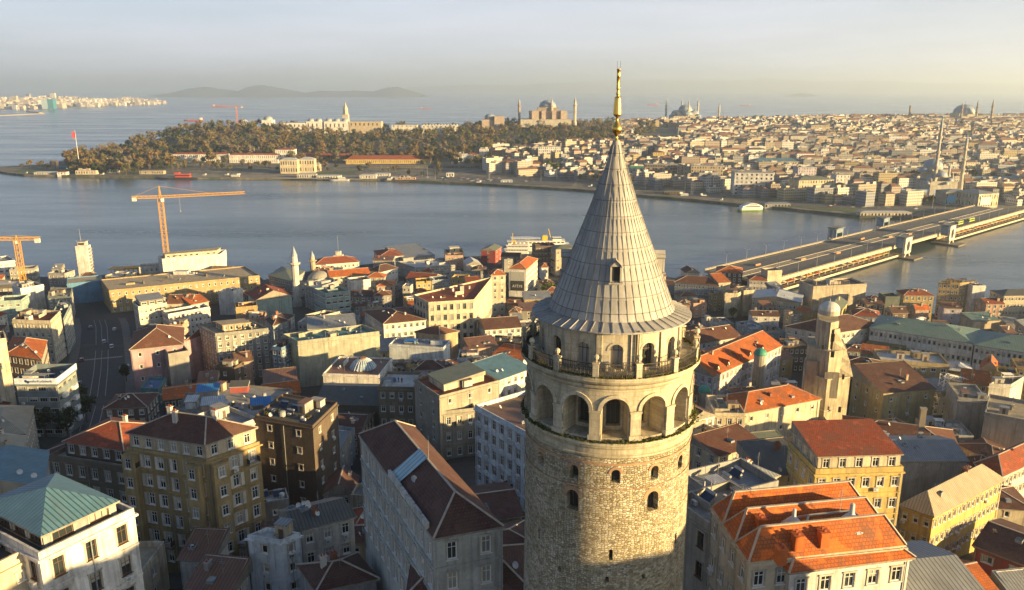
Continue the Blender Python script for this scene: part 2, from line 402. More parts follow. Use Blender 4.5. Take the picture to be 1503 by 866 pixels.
# local frame: +x looks at the camera; theta positive = to the right in the photograph
def pol(r, th, z): return (r * math.cos(th), r * math.sin(th), z)
def arcwall(mb, ro, ri, z0, z1, ops, mi=0, mr=0, seg=96):
    """shell of radius ro with arched openings (theta, half width, sill, spring, kind), reveals in to radius ri"""
    ops = sorted(ops, key=lambda o: o[0]); K = 10
    edges = []
    for th, hw, sill, spr in ops:
        da = hw / ro
        xs = [-hw * math.cos(math.pi * i / K) for i in range(K + 1)]
        cols_ = [(th + x / ro, spr + math.sqrt(max(0, hw * hw - x * x))) for x in xs]
        for i in range(K):
            (a, ta), (b_, tb) = cols_[i], cols_[i + 1]
            mb.face([pol(ro, a, z0), pol(ro, b_, z0), pol(ro, b_, sill), pol(ro, a, sill)], mi)
            mb.face([pol(ro, a, ta), pol(ro, b_, tb), pol(ro, b_, z1), pol(ro, a, z1)], mi)
            mb.face([pol(ro, a, ta), pol(ri, a, ta), pol(ri, b_, tb), pol(ro, b_, tb)], mr)
            mb.face([pol(ro, a, sill), pol(ro, b_, sill), pol(ri, b_, sill), pol(ri, a, sill)], mr)
        a, b_ = th - da, th + da
        mb.face([pol(ro, a, sill), pol(ri, a, sill), pol(ri, a, spr), pol(ro, a, spr)], mr)
        mb.face([pol(ro, b_, sill), pol(ro, b_, spr), pol(ri, b_, spr), pol(ri, b_, sill)], mr)
        edges.append((a, b_))
    n = len(edges)
    for i in range(n):
        a = edges[i][1]; b_ = edges[(i + 1) % n][0] + (2 * math.pi if i == n - 1 else 0)
        k = max(1, int((b_ - a) / (2 * math.pi) * seg))
        for j in range(k):
            p, q = a + (b_ - a) * j / k, a + (b_ - a) * (j + 1) / k
            mb.face([pol(ro, p, z0), pol(ro, q, z0), pol(ro, q, z1), pol(ro, p, z1)], mi)
def ringprof(mb, prof, mi=0, n=96): mb.lathe(prof, n, mi)
zb = lambda b: 65.0 - b                     # metres below the camera -> local height
PH = [R(5 + 360 / 14 * k) for k in range(14)]
PH = [(a + math.pi) % (2 * math.pi) - math.pi for a in PH]
MID = [(a + R(180 / 14) + math.pi) % (2 * math.pi) - math.pi for a in PH]
# trunk in bands
mb = MB()
row1 = [(R(a), .42, zb(34.7), zb(33.75)) for a in (-49, -20.7, 6.5, 33, 58, 100, 150, -90, -140)]
row2 = [(R(a), .62, zb(37.9), zb(36.5)) for a in (-21.5, 32.5, 120, -110)]
row3 = [(R(a), .17, zb(42.6), zb(41.6)) for a in (-50, 5, 57, 140, -120)]
row4 = [(R(a), .2, zb(44.9), zb(44.5)) for a in (28, 3, -30.0, 90)]
arcwall(mb, 8.16, 7.3, zb(35.3), zb(32.0), row1)
arcwall(mb, 8.19, 7.3, zb(38.6), zb(35.3), row2)
arcwall(mb, 8.22, 7.6, zb(43.4), zb(38.6), row3)
arcwall(mb, 8.25, 7.6, zb(46.2), zb(43.4), row4)
mb.lathe([(8.5, -4), (8.45, 4), (8.27, zb(46.2))], 96)
mb.build('trunk', RUB, tower)
back = MB()
for th, hw, s_, sp_ in row1 + row2 + row3 + row4: pass
def winpart(th, hw, sill, spr, r, mat_, name='window', bars=True):
    m = MB(); K = 8
    pts = [(-hw, sill), (hw, sill)] + [(hw * math.cos(math.pi * i / K), spr + hw * math.sin(math.pi * i / K)) for i in range(K + 1)]
    m.face([pol(r, th + x / r, z) for x, z in pts], 0)
    if bars:
        for x in (-hw * .33, hw * .33): m.beam(pol(r + .04, th + x / r, sill), pol(r + .04, th + x / r, spr + hw * .8), .05, .05, 1)
        m.beam(pol(r + .04, th - hw / r, spr), pol(r + .04, th + hw / r, spr), .06, .06, 1)
    return m.build(name, [mat_, FRAME_B], tower)
for a in row1: winpart(*a, 7.45, glassmat(), bars=False)
for a in row2: winpart(*a, 7.45, glassmat())
for a in row3 + row4: winpart(*a, 7.62, VOID, 'slit', False)
# brick surrounds and brick courses
for th, hw, sill, spr in row1 + row2:
    m = MB(); ro = 8.21; t_ = .26 if hw < .5 else .38
    for i in range(10):
        a, b_ = math.pi * i / 10, math.pi * (i + 1) / 10
        q = [(math.cos(x) * rr, math.sin(x) * rr) for x, rr in ((a, hw), (b_, hw), (b_, hw + t_), (a, hw + t_))]
        m.face([pol(ro, th + x / ro, spr + z) for x, z in q][::-1])
    m.build('brick_arch', BRICKR, tower)
for z, h_ in ((zb(35.35), .06), (zb(45.4), .16), (zb(32.95), .22)):
    m = MB(); m.lathe([(8.2, z), (8.245, z), (8.245, z + h_), (8.2, z + h_)], 96); m.build('brick_course', BRICKR, tower)
# lower ledge and moulding
m = MB(); m.lathe([(8.16, zb(32.3)), (8.34, zb(32.15)), (8.36, zb(31.95)), (8.22, zb(31.9)), (8.22, zb(31.35)), (8.45, zb(31.2)), (8.52, zb(30.95)), (8.62, zb(30.9)), (8.62, zb(30.62)), (7.2, zb(30.55)), (5.5, zb(30.5))], 96)
m.build('lower_ledge', ASH, tower)
# arcade
hw = 1.22; spr = zb(27.75); sill = zb(30.35)
m = MB(); arcwall(m, 8.02, 6.05, zb(30.55), zb(25.3), [(a, hw, sill, spr) for a in PH])
m.build('arcade_wall', ASH, tower)
m = MB(); arcwall(m, 6.04, 5.4, zb(30.55), zb(25.3), [(a, .68, zb(30.0), zb(28.0)) for a in PH], seg=60)
m.build('inner_wall', ASH, tower)
for i, a in enumerate(PH): winpart(a, .68, zb(30.0), zb(28.0), 5.5, glassmat(), 'arcade_door')
for a in PH:                                   # arch rings
    m = MB()
    for i in range(14):
        p, q = math.pi * i / 14, math.pi * (i + 1) / 14
        for r0, r1, ra, rb in ((8.14, 8.14, hw + .02, hw + .36), (8.02, 8.14, hw + .36, hw + .36), (8.14, 8.02, hw + .02, hw + .02)):
            m.face([pol(r0, a + ra * math.cos(p) / 8.02, spr + ra * math.sin(p)), pol(r1, a + rb * math.cos(p) / 8.02, spr + rb * math.sin(p)),
                    pol(r1, a + rb * math.cos(q) / 8.02, spr + rb * math.sin(q)), pol(r0, a + ra * math.cos(q) / 8.02, spr + ra * math.sin(q))])
    m.build('arch_moulding', PALE, tower)
for a in MID:                                  # piers
    m = MB(); x, y = 8.05 * math.cos(a), 8.05 * math.sin(a)
    m.box(x, y, zb(30.56), .55, 1.22, .5, 0, a); m.box(x, y, zb(30.06), .36, .98, 2.1, 0, a); m.box(x, y, zb(27.96), .46, 1.12, .2, 0, a)
    m.build('pier', PALE, tower)
# balcony
m = MB(); m.lathe([(8.02, zb(25.75)), (8.2, zb(25.6)), (8.24, zb(25.3)), (8.5, zb(25.1)), (8.62, zb(24.9)), (8.68, zb(24.86)), (8.68, zb(24.5)), (6.2, zb(24.45))], 96)
m.build('balcony', ASH, tower)
for i, a in enumerate(MID):
    m = MB(); x, y = 8.38 * math.cos(a), 8.38 * math.sin(a)
    m.box(x, y, zb(24.5), .46, .52, 1.28, 0, a); m.box(x, y, zb(23.22), .56, .62, .12, 0, a)
    m.lathe([(.05, 0), (.13, .08), (.10, .2), (.24, .34), (.27, .5), (.2, .66), (.06, .74), (.0, .76)], 10, 0, x, y, zb(23.1))
    m.build('post', PALE, tower)
for i, a in enumerate(PH):
    m = MB(); r = 8.42; hwid = R(180 / 14) - .035; n = 18
    for z, w_ in ((zb(23.25), .07), (zb(24.35), .06), (zb(23.62), .04)):
        for k in range(6):
            p, q = a - hwid + 2 * hwid * k / 6, a - hwid + 2 * hwid * (k + 1) / 6
            m.beam(pol(r, p, z), pol(r, q, z), w_)
    for k in range(n):
        p = a - hwid + 2 * hwid * (k + .5) / n; q = a - hwid + 2 * hwid * ((k + 1.5) if k % 2 == 0 else (k - .5)) / n
        m.beam(pol(r, p, zb(24.35)), pol(r, p, zb(23.62)), .035); m.beam(pol(r, p, zb(24.3)), pol(r, q, zb(23.62)), .03)
        m.beam(pol(r, p, zb(23.62)), pol(r, p, zb(23.27)), .03)
    m.build('railing', IRON, tower)
# drum under the cone
m = MB(); arcwall(m, 6.72, 6.25, zb(24.45), zb(20.75), [(a, .62, zb(24.2), zb(22.55)) for a in PH])
m.lathe([(6.72, zb(20.95)), (6.95, zb(20.85)), (7.1, zb(20.66)), (7.5, zb(20.62))], 96)
m.build('drum_wall', REND, tower)
for a in PH: winpart(a, .62, zb(24.2), zb(22.55), 6.32, glassmat())
for i, a in enumerate(MID):
    m = MB(); m.box(6.78 * math.cos(a), 6.78 * math.sin(a), zb(24.4), .22, .5, 3.45, 0, a); m.box(6.82 * math.cos(a), 6.82 * math.sin(a), zb(20.98), .32, .62, .2, 0, a)
    m.build('pilaster', PALE, tower)
for a in PH:
    m = MB()
    for i in range(10):
        p, q = math.pi * i / 10, math.pi * (i + 1) / 10
        m.face([pol(6.76, a + rr * math.cos(x) / 6.72, zb(22.55) + rr * math.sin(x)) for x, rr in ((p, .64), (p, .84), (q, .84), (q, .64))])
    m.build('window_moulding', PALE, tower)
# drain pipe on the drum
m = MB(); a = R(19.5); m.tube(pol(7.05, a, zb(24.4)), pol(7.05, a, zb(20.9)), .09, n=8); m.tube(pol(7.05, a, zb(20.9)), pol(7.5, a, zb(20.5)), .09, n=8); m.tube(pol(7.03, a + .03, zb(24.4)), pol(7.03, a + .03, zb(20.9)), .05, n=6)
m.build('drainpipe', IRON, tower)
# cone roof
prof = [(.30, 4.5), (1.02, 7.2), (2.12, 10.3), (3.22, 13.2), (4.35, 16.0), (5.12, 18.0), (5.68, 19.5), (5.98, 20.12)]
def rad(b): return interp(b, [p[1] for p in prof], [p[0] for p in prof])
m = MB(); pr = []; cuts = [4.5, 5.9, 7.2, 8.6, 10.0, 11.4, 12.8, 14.2, 15.6, 17.0, 18.3, 19.4, 20.12]
for i in range(len(cuts) - 1):
    pr += [(rad(cuts[i]), zb(cuts[i])), (rad(cuts[i + 1]) + .045, zb(cuts[i + 1]))]
pr = pr[::-1]
m.lathe([(7.56, zb(20.78)), (7.62, zb(20.72)), (7.62, zb(20.62)), (5.95, zb(20.14))] + pr, 72)
m.build('cone_roof', LEAD, tower)
m = MB(); NR = 48
for i in range(NR):
    a = 2 * math.pi * i / NR
    bs = [4.9 if i % 4 == 0 else (7.0 if i % 2 == 0 else 9.5)] + [b for b in (10, 12, 14, 16, 18, 19.5, 20.1) if b > 7]
    bs = sorted(set(bs))
    for b0, b1 in zip(bs, bs[1:]): m.beam(pol(rad(b0) + .03, a, zb(b0)), pol(rad(b1) + .04, a, zb(b1)), .05, .06)
    m.beam(pol(6.0, a + .03, zb(20.11)), pol(7.6, a + .03, zb(20.60)), .06, .08)
m.build('lead_seam', LEAD, tower)
for a in (R(4), R(94), R(184), R(-86)):
    m = MB(); b0, b1 = 14.75, 16.75; r0 = rad(14.9); zt_, zs = zb(b0), zb(b1)
    hw_ = .5; ro = rad(b1) + .12
    def dp(r, x, z): return (r * math.cos(a) - x * math.sin(a), r * math.sin(a) + x * math.cos(a), z)
    spz = zt_ - .55
    for s_ in (-1, 1):
        m.face([dp(ro, s_ * hw_, zs), dp(r0 - .4, s_ * hw_, zs), dp(r0 - .4, s_ * hw_, spz), dp(ro, s_ * hw_, spz)], 0)
        m.face([dp(ro + .15, s_ * (hw_ + .14), spz - .05), dp(r0 - .6, s_ * (hw_ + .14), spz - .05), dp(r0 - .6, 0, zt_ + .08), dp(ro + .15, 0, zt_ + .08)], 0)
        m.box(*dp(ro, s_ * (hw_ - .06), 0)[:2], zs, .16, .16, spz - zs, 0, a)
    m.face([dp(ro, -hw_, spz), dp(ro, hw_, spz), dp(ro, 0, zt_)], 0)
    m.box(*dp(ro + .02, 0, 0)[:2], zs - .12, .4, 1.25, .14, 0, a)
    d_ = m.build('dormer', LEAD, tower)
    g = MB(); g.face([dp(ro - .14, -hw_ + .1, zs), dp(ro - .14, hw_ - .1, zs), dp(ro - .14, hw_ - .1, spz), dp(ro - .14, 0, zt_ - .2), dp(ro - .14, -hw_ + .1, spz)]); g.build('opening', VOID, d_)
# finial
fz = lambda y: 66.77 - (y - 101) * .0599
m = MB(); m.lathe([(.34, fz(209)), (.26, fz(206)), (.14, fz(203)), (.12, fz(199)), (.2, fz(197)), (.42, fz(193)), (.50, fz(189.5)), (.44, fz(185.5)), (.28, fz(182)), (.2, fz(179)), (.10, fz(176)), (.10, fz(172)),
    (.22, fz(170.5)), (.38, fz(168)), (.38, fz(167)), (.355, fz(160)), (.30, fz(144)), (.28, fz(142)), (.14, fz(141)), (.13, fz(139.5)), (.21, fz(137)), (.13, fz(134)), (.13, fz(131)), (.19, fz(129)), (.14, fz(127)),
    (.125, fz(113)), (.17, fz(112)), (.17, fz(111)), (.15, fz(110)), (.16, fz(102.5)), (.19, fz(102)), (.19, fz(101)), (0, fz(101))], 20)
m.build('gilded_finial', GOLD, tower, smooth=True)
m = MB(); 
for x in (-.14, .14): m.tube((0, x, fz(128)), (0, x, fz(90)), .012, n=5)
m.build('lightning_rod', IRON, tower)
# weeds on the ledges
random.seed(5)
def leafmat(name, c1, c2, c3=None):
    m, t, b = newmat(name); oi = N(t, 'ShaderNodeNewGeometry').outputs['Random Per Island']
    f = ramp(t, oi, 0, 1); cc = mixcol(t, f, c1, c2)
    if c3:
        rr = N(t, 'ShaderNodeObjectInfo').outputs['Random']; cc = mixcol(t, rr, cc, mixcol(t, .6, cc, c3))
    t.links.new(cc, b.inputs['Base Color']); b.inputs['Roughness'].default_value = .8; b.inputs['Specular IOR Level'].default_value = .15
    return m
WEED = leafmat('weed_leaves', (.035, .05, .012), (.13, .12, .035))
m = MB()
def tuft(m, p, r, n, s):
    for _ in range(n):
        q = Vector(p) + Vector((random.gauss(0, r), random.gauss(0, r), abs(random.gauss(0, r * .7))))
        a = Vector((random.uniform(-1, 1), random.uniform(-1, 1), random.uniform(-1, 1))).normalized() * s
        b_ = a.cross(Vector((random.uniform(-1, 1), random.uniform(-1, 1), random.uniform(-1, 1)))).normalized() * s * .7
        m.face([q - a, q + b_, q + a, q - b_])
for i in range(640):
    th = random.uniform(-math.pi, math.pi)
    if random.random() < .6: p = pol(8.15 + random.random() * .4, th, zb(30.6))
    else: p = pol(8.0 + random.random() * .55, th, zb(24.48))
    tuft(m, p, .08 + .2 * random.random() ** 3, 12, .07)
for z in (zb(30.6), zb(24.45)):
    for i in range(1500):
        th = random.uniform(-math.pi, math.pi); r = random.uniform(8.3, 8.66); tuft(m, pol(r, th, z), .035, 3, .075)
tuft(m, pol(8.4, R(70), zb(30.2)), .42, 160, .1); tuft(m, pol(8.45, R(66), zb(24.2)), .25, 70, .08)
o = m.build('weeds', WEED, tower); o['kind'] = 'stuff'
# ------------------------------------------------------------------ buildings of the near hill
def vsub(a, b): return (a[0] - b[0], a[1] - b[1])
FOOT = []                                     # footprints already built (world polygons)
WINM = {}
TRIM = plaster((.50, .46, .38), .3, 'window_trim')
def window_mesh(w_, h_, st):
    key = (round(w_, 2), round(h_, 2), st)
    if key in WINM: return WINM[key]
    fm = FRAME_B if st[:5] == 'brown' else FRAME_G if st[:4] == 'grey' else FRAME_W
    m = MB(); t_ = .12                        # local: x across, y = depth inwards positive, z up; origin at bottom centre
    m.box(-w_ / 2 + t_ / 2, .1, 0, t_, .1, h_); m.box(w_ / 2 - t_ / 2, .1, 0, t_, .1, h_)
    m.box(0, .1, h_ - t_, w_ - 2 * t_, .1, t_); m.box(0, .1, 0, w_ - 2 * t_, .1, t_)
    n = max(1, round(w_ / .75))
    for i in range(1, n): m.box(-w_ / 2 + w_ * i / n, .1, t_, .06, .08, h_ - 2 * t_)
    if h_ > 1.5: m.box(0, .097, h_ * .68, w_ - 2 * t_, .075, .05)
    m.box(0, -.06, -.1, w_ + .24, .24, .1)
    for sx in (-1, 1): m.box(sx * (w_ / 2 + .09), -.03, 0, .17, .1, h_, 1)
    m.box(0, -.05, h_, w_ + .5, .16, .2, 1)
    if st.endswith('+'):
        for i in range(5): m.box(0, .125, h_ * .5 + i * h_ * .1, w_ - .2, .03, h_ * .096, 1)
    fr = m.mesh('window', [fm, TRIM])
    g = MB(); g.face([(-w_ / 2, .14, 0), (w_ / 2, .14, 0), (w_ / 2, .14, h_), (-w_ / 2, .14, h_)])
    gl = g.mesh('pane', [glassmat()])
    WINM[key] = (fr, gl); return WINM[key]
def layout(Wd, h, fl, win, base=.0):
    """openings on a facade: list of (x0,x1,z0,z1)"""
    if win == 'none' or Wd < 1.8: return []
    ww, wh, sp_ = dict(std=(1.2, 1.8, 2.45), small=(.8, 1.1, 3.4), ribbon=(2.3, 1.25, 2.75), tall=(1.2, 2.25, 2.65), pier=(1.5, 2.6, 2.5), few=(1.0, 1.4, 5.2), close=(.95, 1.6, 1.75), wide=(1.7, 1.3, 3.2))[win]
    fh = h / fl; wh = min(wh, fh * .68)
    n = max(1, int((Wd - .8) / sp_)); n = min(n, 24)
    res = []
    for f in range(fl):
        z0 = f * fh + (fh - wh) * .5
        for i in range(n):
            cx = Wd * (i + .5) / n; ww_ = min(ww, Wd / n * .8)
            res.append((cx - ww_ / 2, cx + ww_ / 2, z0, z0 + wh))
    return res
def facade(mb, P, Q, zlow, h, ops, mi=0, depth=.22):
    d = Vector((Q[0] - P[0], Q[1] - P[1])); Wd = d.length; d /= Wd; nrm = Vector((d.y, -d.x))
    pt = lambda u, z, k=0.: (P[0] + d.x * u - nrm.x * k, P[1] + d.y * u - nrm.y * k, z)
    if not ops:
        mb.face([pt(0, zlow), pt(Wd, zlow), pt(Wd, h), pt(0, h)], mi); return
    xs = sorted(set(round(v, 3) for o in ops for v in o[:2])); rows = sorted(set((round(o[2], 3), round(o[3], 3)) for o in ops))
    us = [0] + xs + [Wd]; z = zlow
    hit = {(round(o[0], 3), round(o[2], 3)) for o in ops}
    for z0, z1 in rows:
        mb.face([pt(0, z), pt(Wd, z), pt(Wd, z0), pt(0, z0)], mi)
        for a, b in zip(us, us[1:]):
            if (a, z0) in hit:
                for q in ([pt(a, z0), pt(a, z0, depth), pt(a, z1, depth), pt(a, z1)], [pt(b, z0), pt(b, z1), pt(b, z1, depth), pt(b, z0, depth)],
                          [pt(a, z1), pt(a, z1, depth), pt(b, z1, depth), pt(b, z1)], [pt(a, z0), pt(b, z0), pt(b, z0, depth), pt(a, z0, depth)]):
                    mb.face(q, mi)
            elif b - a > .002: mb.face([pt(a, z0), pt(b, z0), pt(b, z1), pt(a, z1)], mi)
        z = z1
    mb.face([pt(0, z), pt(Wd, z), pt(Wd, h), pt(0, h)], mi)
def grow(P, k):
    """offset a convex CCW polygon outwards by k"""
    n = len(P); res = []
    for i in range(n):
        a, b, c = Vector(P[i - 1]), Vector(P[i]), Vector(P[(i + 1) % n])
        d1, d2 = (b - a).normalized(), (c - b).normalized()
        n1, n2 = Vector((d1.y, -d1.x)), Vector((d2.y, -d2.x))
        m = (n1 + n2); m /= max(.35, m.length_squared / 2)
        res.append((b.x + m.x * k, b.y + m.y * k))
    return res
def lerp(a, b, t): return (a[0] + (b[0] - a[0]) * t, a[1] + (b[1] - a[1]) * t)
def roof_mesh(P, h, kind, rh, over=.4, axis=None, ridges=True):
    """P: CCW quad. returns MB with materials 0 tiles 1 mortar/trim, and gable triangles for the wall"""
    mb = MB(); E_ = grow(P, over); gab = []
    ln = lambda a, b: math.hypot(b[0] - a[0], b[1] - a[1])
    l0, l1 = (ln(P[0], P[1]) + ln(P[2], P[3])) / 2, (ln(P[1], P[2]) + ln(P[3], P[0])) / 2
    if axis is None: axis = 'x' if l0 >= l1 else 'y'
    e = lambda i: (E_[i][0], E_[i][1], h)
    for i in range(4):
        j = (i + 1) % 4
        if kind != 'shed': mb.face([(E_[i][0], E_[i][1], h - .22), (E_[j][0], E_[j][1], h - .22), e(j), e(i)], 1)
    mb.face([(p[0], p[1], h - .22) for p in reversed(E_)], 1)
    if kind == 'shed':
        z = [h, h, h + rh, h + rh]
        q = [(E_[i][0], E_[i][1], z[i]) for i in range(4)]
        mb.face(q, 0)
        for i in range(4):
            j = (i + 1) % 4; mb.face([(E_[i][0], E_[i][1], h - .22), (E_[j][0], E_[j][1], h - .22), q[j], q[i]], 1)
        return mb, [(P[1], P[2], 'r'), (P[2], P[3], 'b'), (P[3], P[0], 'l')]
    k = 0 if axis == 'x' else 1                # ridge parallel to edge k->k+1
    A, B, Cc, D_ = [E_[(k + i) % 4] for i in range(4)]
    M1, M2 = lerp(B, Cc, .5), lerp(D_, A, .5)
    short, lng = (ln(B, Cc) + ln(D_, A)) / 2, ln(M1, M2)
    t = {'hip': min(.5, .5 * short / max(lng, .1)), 'gable': 0, 'halfhip': min(.3, .22 * short / lng)}[kind]
    if kind == 'hip' and t > .46: t = .5
    r1, r2 = lerp(M1, M2, t), lerp(M2, M1, t); zr = h + rh
    a, b, c, d = [(p[0], p[1], h) for p in (A, B, Cc, D_)]; R1, R2 = (r1[0], r1[1], zr), (r2[0], r2[1], zr)
    if t >= .5:
        for q in ([a, b, R1], [b, c, R1], [c, d, R1], [d, a, R1]): mb.face(q, 0)
    else:
        mb.face([a, b, R1, R2], 0); mb.face([c, d, R2, R1], 0)
        if t > 0: mb.face([b, c, R1], 0); mb.face([d, a, R2], 0)
        else:
            gab = [(P[(k + 1) % 4], P[(k + 2) % 4], 'g'), (P[(k + 3) % 4], P[k], 'g')]
            mb.face([b, c, R1], 1); mb.face([d, a, R2], 1)
    if ridges:
        up = lambda p: (p[0], p[1], p[2] + .05)
        if t < .5: mb.beam(up(R1), up(R2), .26, .14, 2)
        if t > 0:
            for q, rr in ((a, R2), (d, R2), (b, R1), (c, R1)): mb.beam(up(q), up(rr), .24, .13, 2)
    return mb, gab
DISH = None
def dish_mesh():
    global DISH
    if DISH: return DISH
    m = MB(); m.lathe([(0, 0), (.22, .03), (.42, .12), (.48, .17)], 14); m.tube((0, 0, 0), (0, -.02, -.35), .03, n=5, mi=1)
    m.tube((.0, -.4, .1), (0, 0, .45), .012, n=4, mi=1)
    DISH = m.mesh('satellite_dish', [plain((.55, .55, .54), .5, name='dish_paint'), METAL]); return DISH
ACM = None
def ac_mesh():
    global ACM
    if ACM: return ACM
    m = MB(); m.box(0, 0, .1, .9, .38, .62); m.box(-.3, 0, 0, .1, .38, .1, 1); m.box(.3, 0, 0, .1, .38, .1, 1)
    m.tube((-.15, -.2, .41), (-.15, -.205, .41), .24, n=12, mi=1)
    ACM = m.mesh('air_conditioner', [plain((.58, .57, .54), .5, name='unit_paint'), FRAME_G]); return ACM
def chimney(parent, x, y, z0, hgt, mat_, w_=.8, d_=.6, a=0, name='chimney'):
    m = MB(); m.box(x, y, z0 - 1.2, w_, d_, hgt + 1.2, 0, a); m.box(x, y, z0 + hgt, w_ + .2, d_ + .2, .16, 0, a)
    for s in (-.25, .25): m.box(x + s * math.cos(a) * w_, y + s * math.sin(a) * w_, z0 + hgt + .16, .2, .25, .3, 1, a)
    return m.build(name, [mat_, plain(RC['red'], .9, name='chimney_pot')], parent)
rnd = random.Random(11)
NB = []
def inside(P, x, y):
    n = len(P); s = 0
    for i in range(n):
        a, b = P[i], P[(i + 1) % n]
        if (b[0] - a[0]) * (y - a[1]) - (b[1] - a[1]) * (x - a[0]) < 0: return False
    return True
def inset_pt(P, u, v):
    a, b = lerp(P[0], P[1], u), lerp(P[3], P[2], u); return lerp(a, b, v)
def bld(kind, label, cat, px, h, wall='cream', roof='flat', rm='felt', rh=2.5, fl=4, win='std', D=12., axis=None, frame='white', ledge=False,
        attic=None, clutter=3, chim=0, dishes=0, acs=0, exact=True, world=None, ground=None, blank=(), over=.4, n=3, parapet=.7, cornice=True, grp=None, ridges=True, wtop=None):
    """one building: px = eave corners in the photograph (left, [near,] right), h = eave height over the ground"""
    if world: W_ = [Vector(p) for p in world]; ze = None
    else:
        ref = on(*px[1 if len(px) > 2 else 0], h) if ground is None else at_z(*px[1 if len(px) > 2 else 0], ground + h)
        W_ = [at_z(x, y, ref.z) for x, y in px]; ze = ref.z
        if len(px) == 2:
            a, b = W_; d = (b - a); nn = Vector((-d.y, d.x, 0)).normalized()
            W_ = [a, b, b + nn * D, a + nn * D]
        elif len(px) == 3: W_ = W_ + [W_[0] + W_[2] - W_[1]]
    cx = sum(p.x for p in W_) / 4; cy = sum(p.y for p in W_) / 4
    zg = (ze - h) if ze is not None else zt(cx, cy)
    d = W_[1] - W_[0]; rz = math.atan2(d.y, d.x); ca, sa = math.cos(-rz), math.sin(-rz)
    P = [((p.x - cx) * ca - (p.y - cy) * sa, (p.x - cx) * sa + (p.y - cy) * ca) for p in W_]
    root = thing(kind, label, cat, (cx, cy, zg), rz, grp)
    FOOT.append([(p.x, p.y) for p in W_]); NB.append(root)
    camL = ((0 - cx) * ca - (0 - cy) * sa, (0 - cx) * sa + (0 - cy) * ca)
    wm = wallm(wall); wb = MB(); nwin = 0
    wins = []
    for i in range(4):
        A, B = P[i], P[(i + 1) % 4]
        Wd = math.hypot(B[0] - A[0], B[1] - A[1]); dd = ((B[0] - A[0]) / Wd, (B[1] - A[1]) / Wd); nr = (dd[1], -dd[0])
        facing = nr[0] * (camL[0] - A[0]) + nr[1] * (camL[1] - A[1]) > -12
        ops = layout(Wd, h, fl, win) if (facing and i not in blank) else []
        if len(wins) + len(ops) > 96: ops = ops[:max(0, 96 - len(wins))]
        facade(wb, A, B, -9, h, ops)
        for x0, x1, z0, z1 in ops: wins.append((A[0] + dd[0] * (x0 + x1) / 2, A[1] + dd[1] * (x0 + x1) / 2, z0, math.atan2(dd[1], dd[0]), x1 - x0, z1 - z0))
        if ledge and facing:
            for f in range(1, fl):
                z = h * f / fl; wb.prism([A, (A[0] + nr[0] * .16, A[1] + nr[1] * .16), (B[0] + nr[0] * .16, B[1] + nr[1] * .16), B], z - .12, z + .1, 0)
            for x0, x1, z0, z1 in ops:         # window heads
                a_, b_ = (A[0] + dd[0] * (x0 - .15), A[1] + dd[1] * (x0 - .15)), (A[0] + dd[0] * (x1 + .15), A[1] + dd[1] * (x1 + .15))
                wb.prism([a_, (a_[0] + nr[0] * .12, a_[1] + nr[1] * .12), (b_[0] + nr[0] * .12, b_[1] + nr[1] * .12), b_], z1 + .08, z1 + .26, 0)
        if acs and facing and i in (0, 1):
            for _ in range(acs):
                u = rnd.uniform(.1, .9) * Wd; z = rnd.randint(0, fl - 1) * h / fl + .3
                o = link('air_conditioner', ac_mesh(), root, (A[0] + dd[0] * u + nr[0] * .25, A[1] + dd[1] * u + nr[1] * .25, z), math.atan2(dd[1], dd[0]))
    nearb = cy < 300 and not world
    if ledge and wins and rnd.random() < .75:
        for x, y, z, a, ww, wh in rnd.sample(wins, min(4, len(wins))):
            bm_ = MB(); bm_.box(0, -.5, -.22, ww + .9, 1.0, .14); 
            for sx in (-1, 1): bm_.box(sx * (ww / 2 + .42), -.5, -.08, .05, 1.0, .95, 1)
            for k in range(9): bm_.box(-(ww + .8) / 2 + (ww + .8) * k / 8, -.97, -.08, .025, .025, .9, 1)
            bm_.box(0, -.97, .82, ww + .9, .06, .07, 1); bm_.build('balcony', [TRIM, IRON], root, (x, y, z - .05), a)
    if nearb and win != 'none':
        for i in (0, 1):
            A, B = P[i], P[(i + 1) % 4]; u = rnd.choice([.02, .97, .5]); dd = Vector((B[0] - A[0], B[1] - A[1])); Wd = dd.length; dd /= Wd
            q = (A[0] + dd.x * u * Wd + dd.y * .12, A[1] + dd.y * u * Wd - dd.x * .12); m = MB(); m.tube((q[0], q[1], -3), (q[0], q[1], h - .3), .07, n=6); m.build('drainpipe', [FRAME_G], root)
            if wins and rnd.random() < .7:
                for _ in range(rnd.randint(1, 3)):
                    x, y, z, a, ww, wh = rnd.choice(wins); link('air_conditioner', ac_mesh(), root, (x + math.sin(a) * .3, y - math.cos(a) * .3, z - .85), a)
    top = h; gab = []
    if roof == 'flat':
        rb = MB(); rb.face([(p[0], p[1], h - .25) for p in P]); rb.build('roof', [roofm(rm)], root)
        G, I_ = P, grow(P, -.28)
        for i in range(4):
            j = (i + 1) % 4; z = h + parapet
            wb.face([(G[i][0], G[i][1], h), (G[j][0], G[j][1], h), (G[j][0], G[j][1], z), (G[i][0], G[i][1], z)])
            wb.face([(G[i][0], G[i][1], z), (G[j][0], G[j][1], z), (I_[j][0], I_[j][1], z), (I_[i][0], I_[i][1], z)])
            wb.face([(I_[j][0], I_[j][1], h - .3), (I_[i][0], I_[i][1], h - .3), (I_[i][0], I_[i][1], z), (I_[j][0], I_[j][1], z)])
        if cy < 430 and clutter: clutter = int(clutter * 1.6) + 2
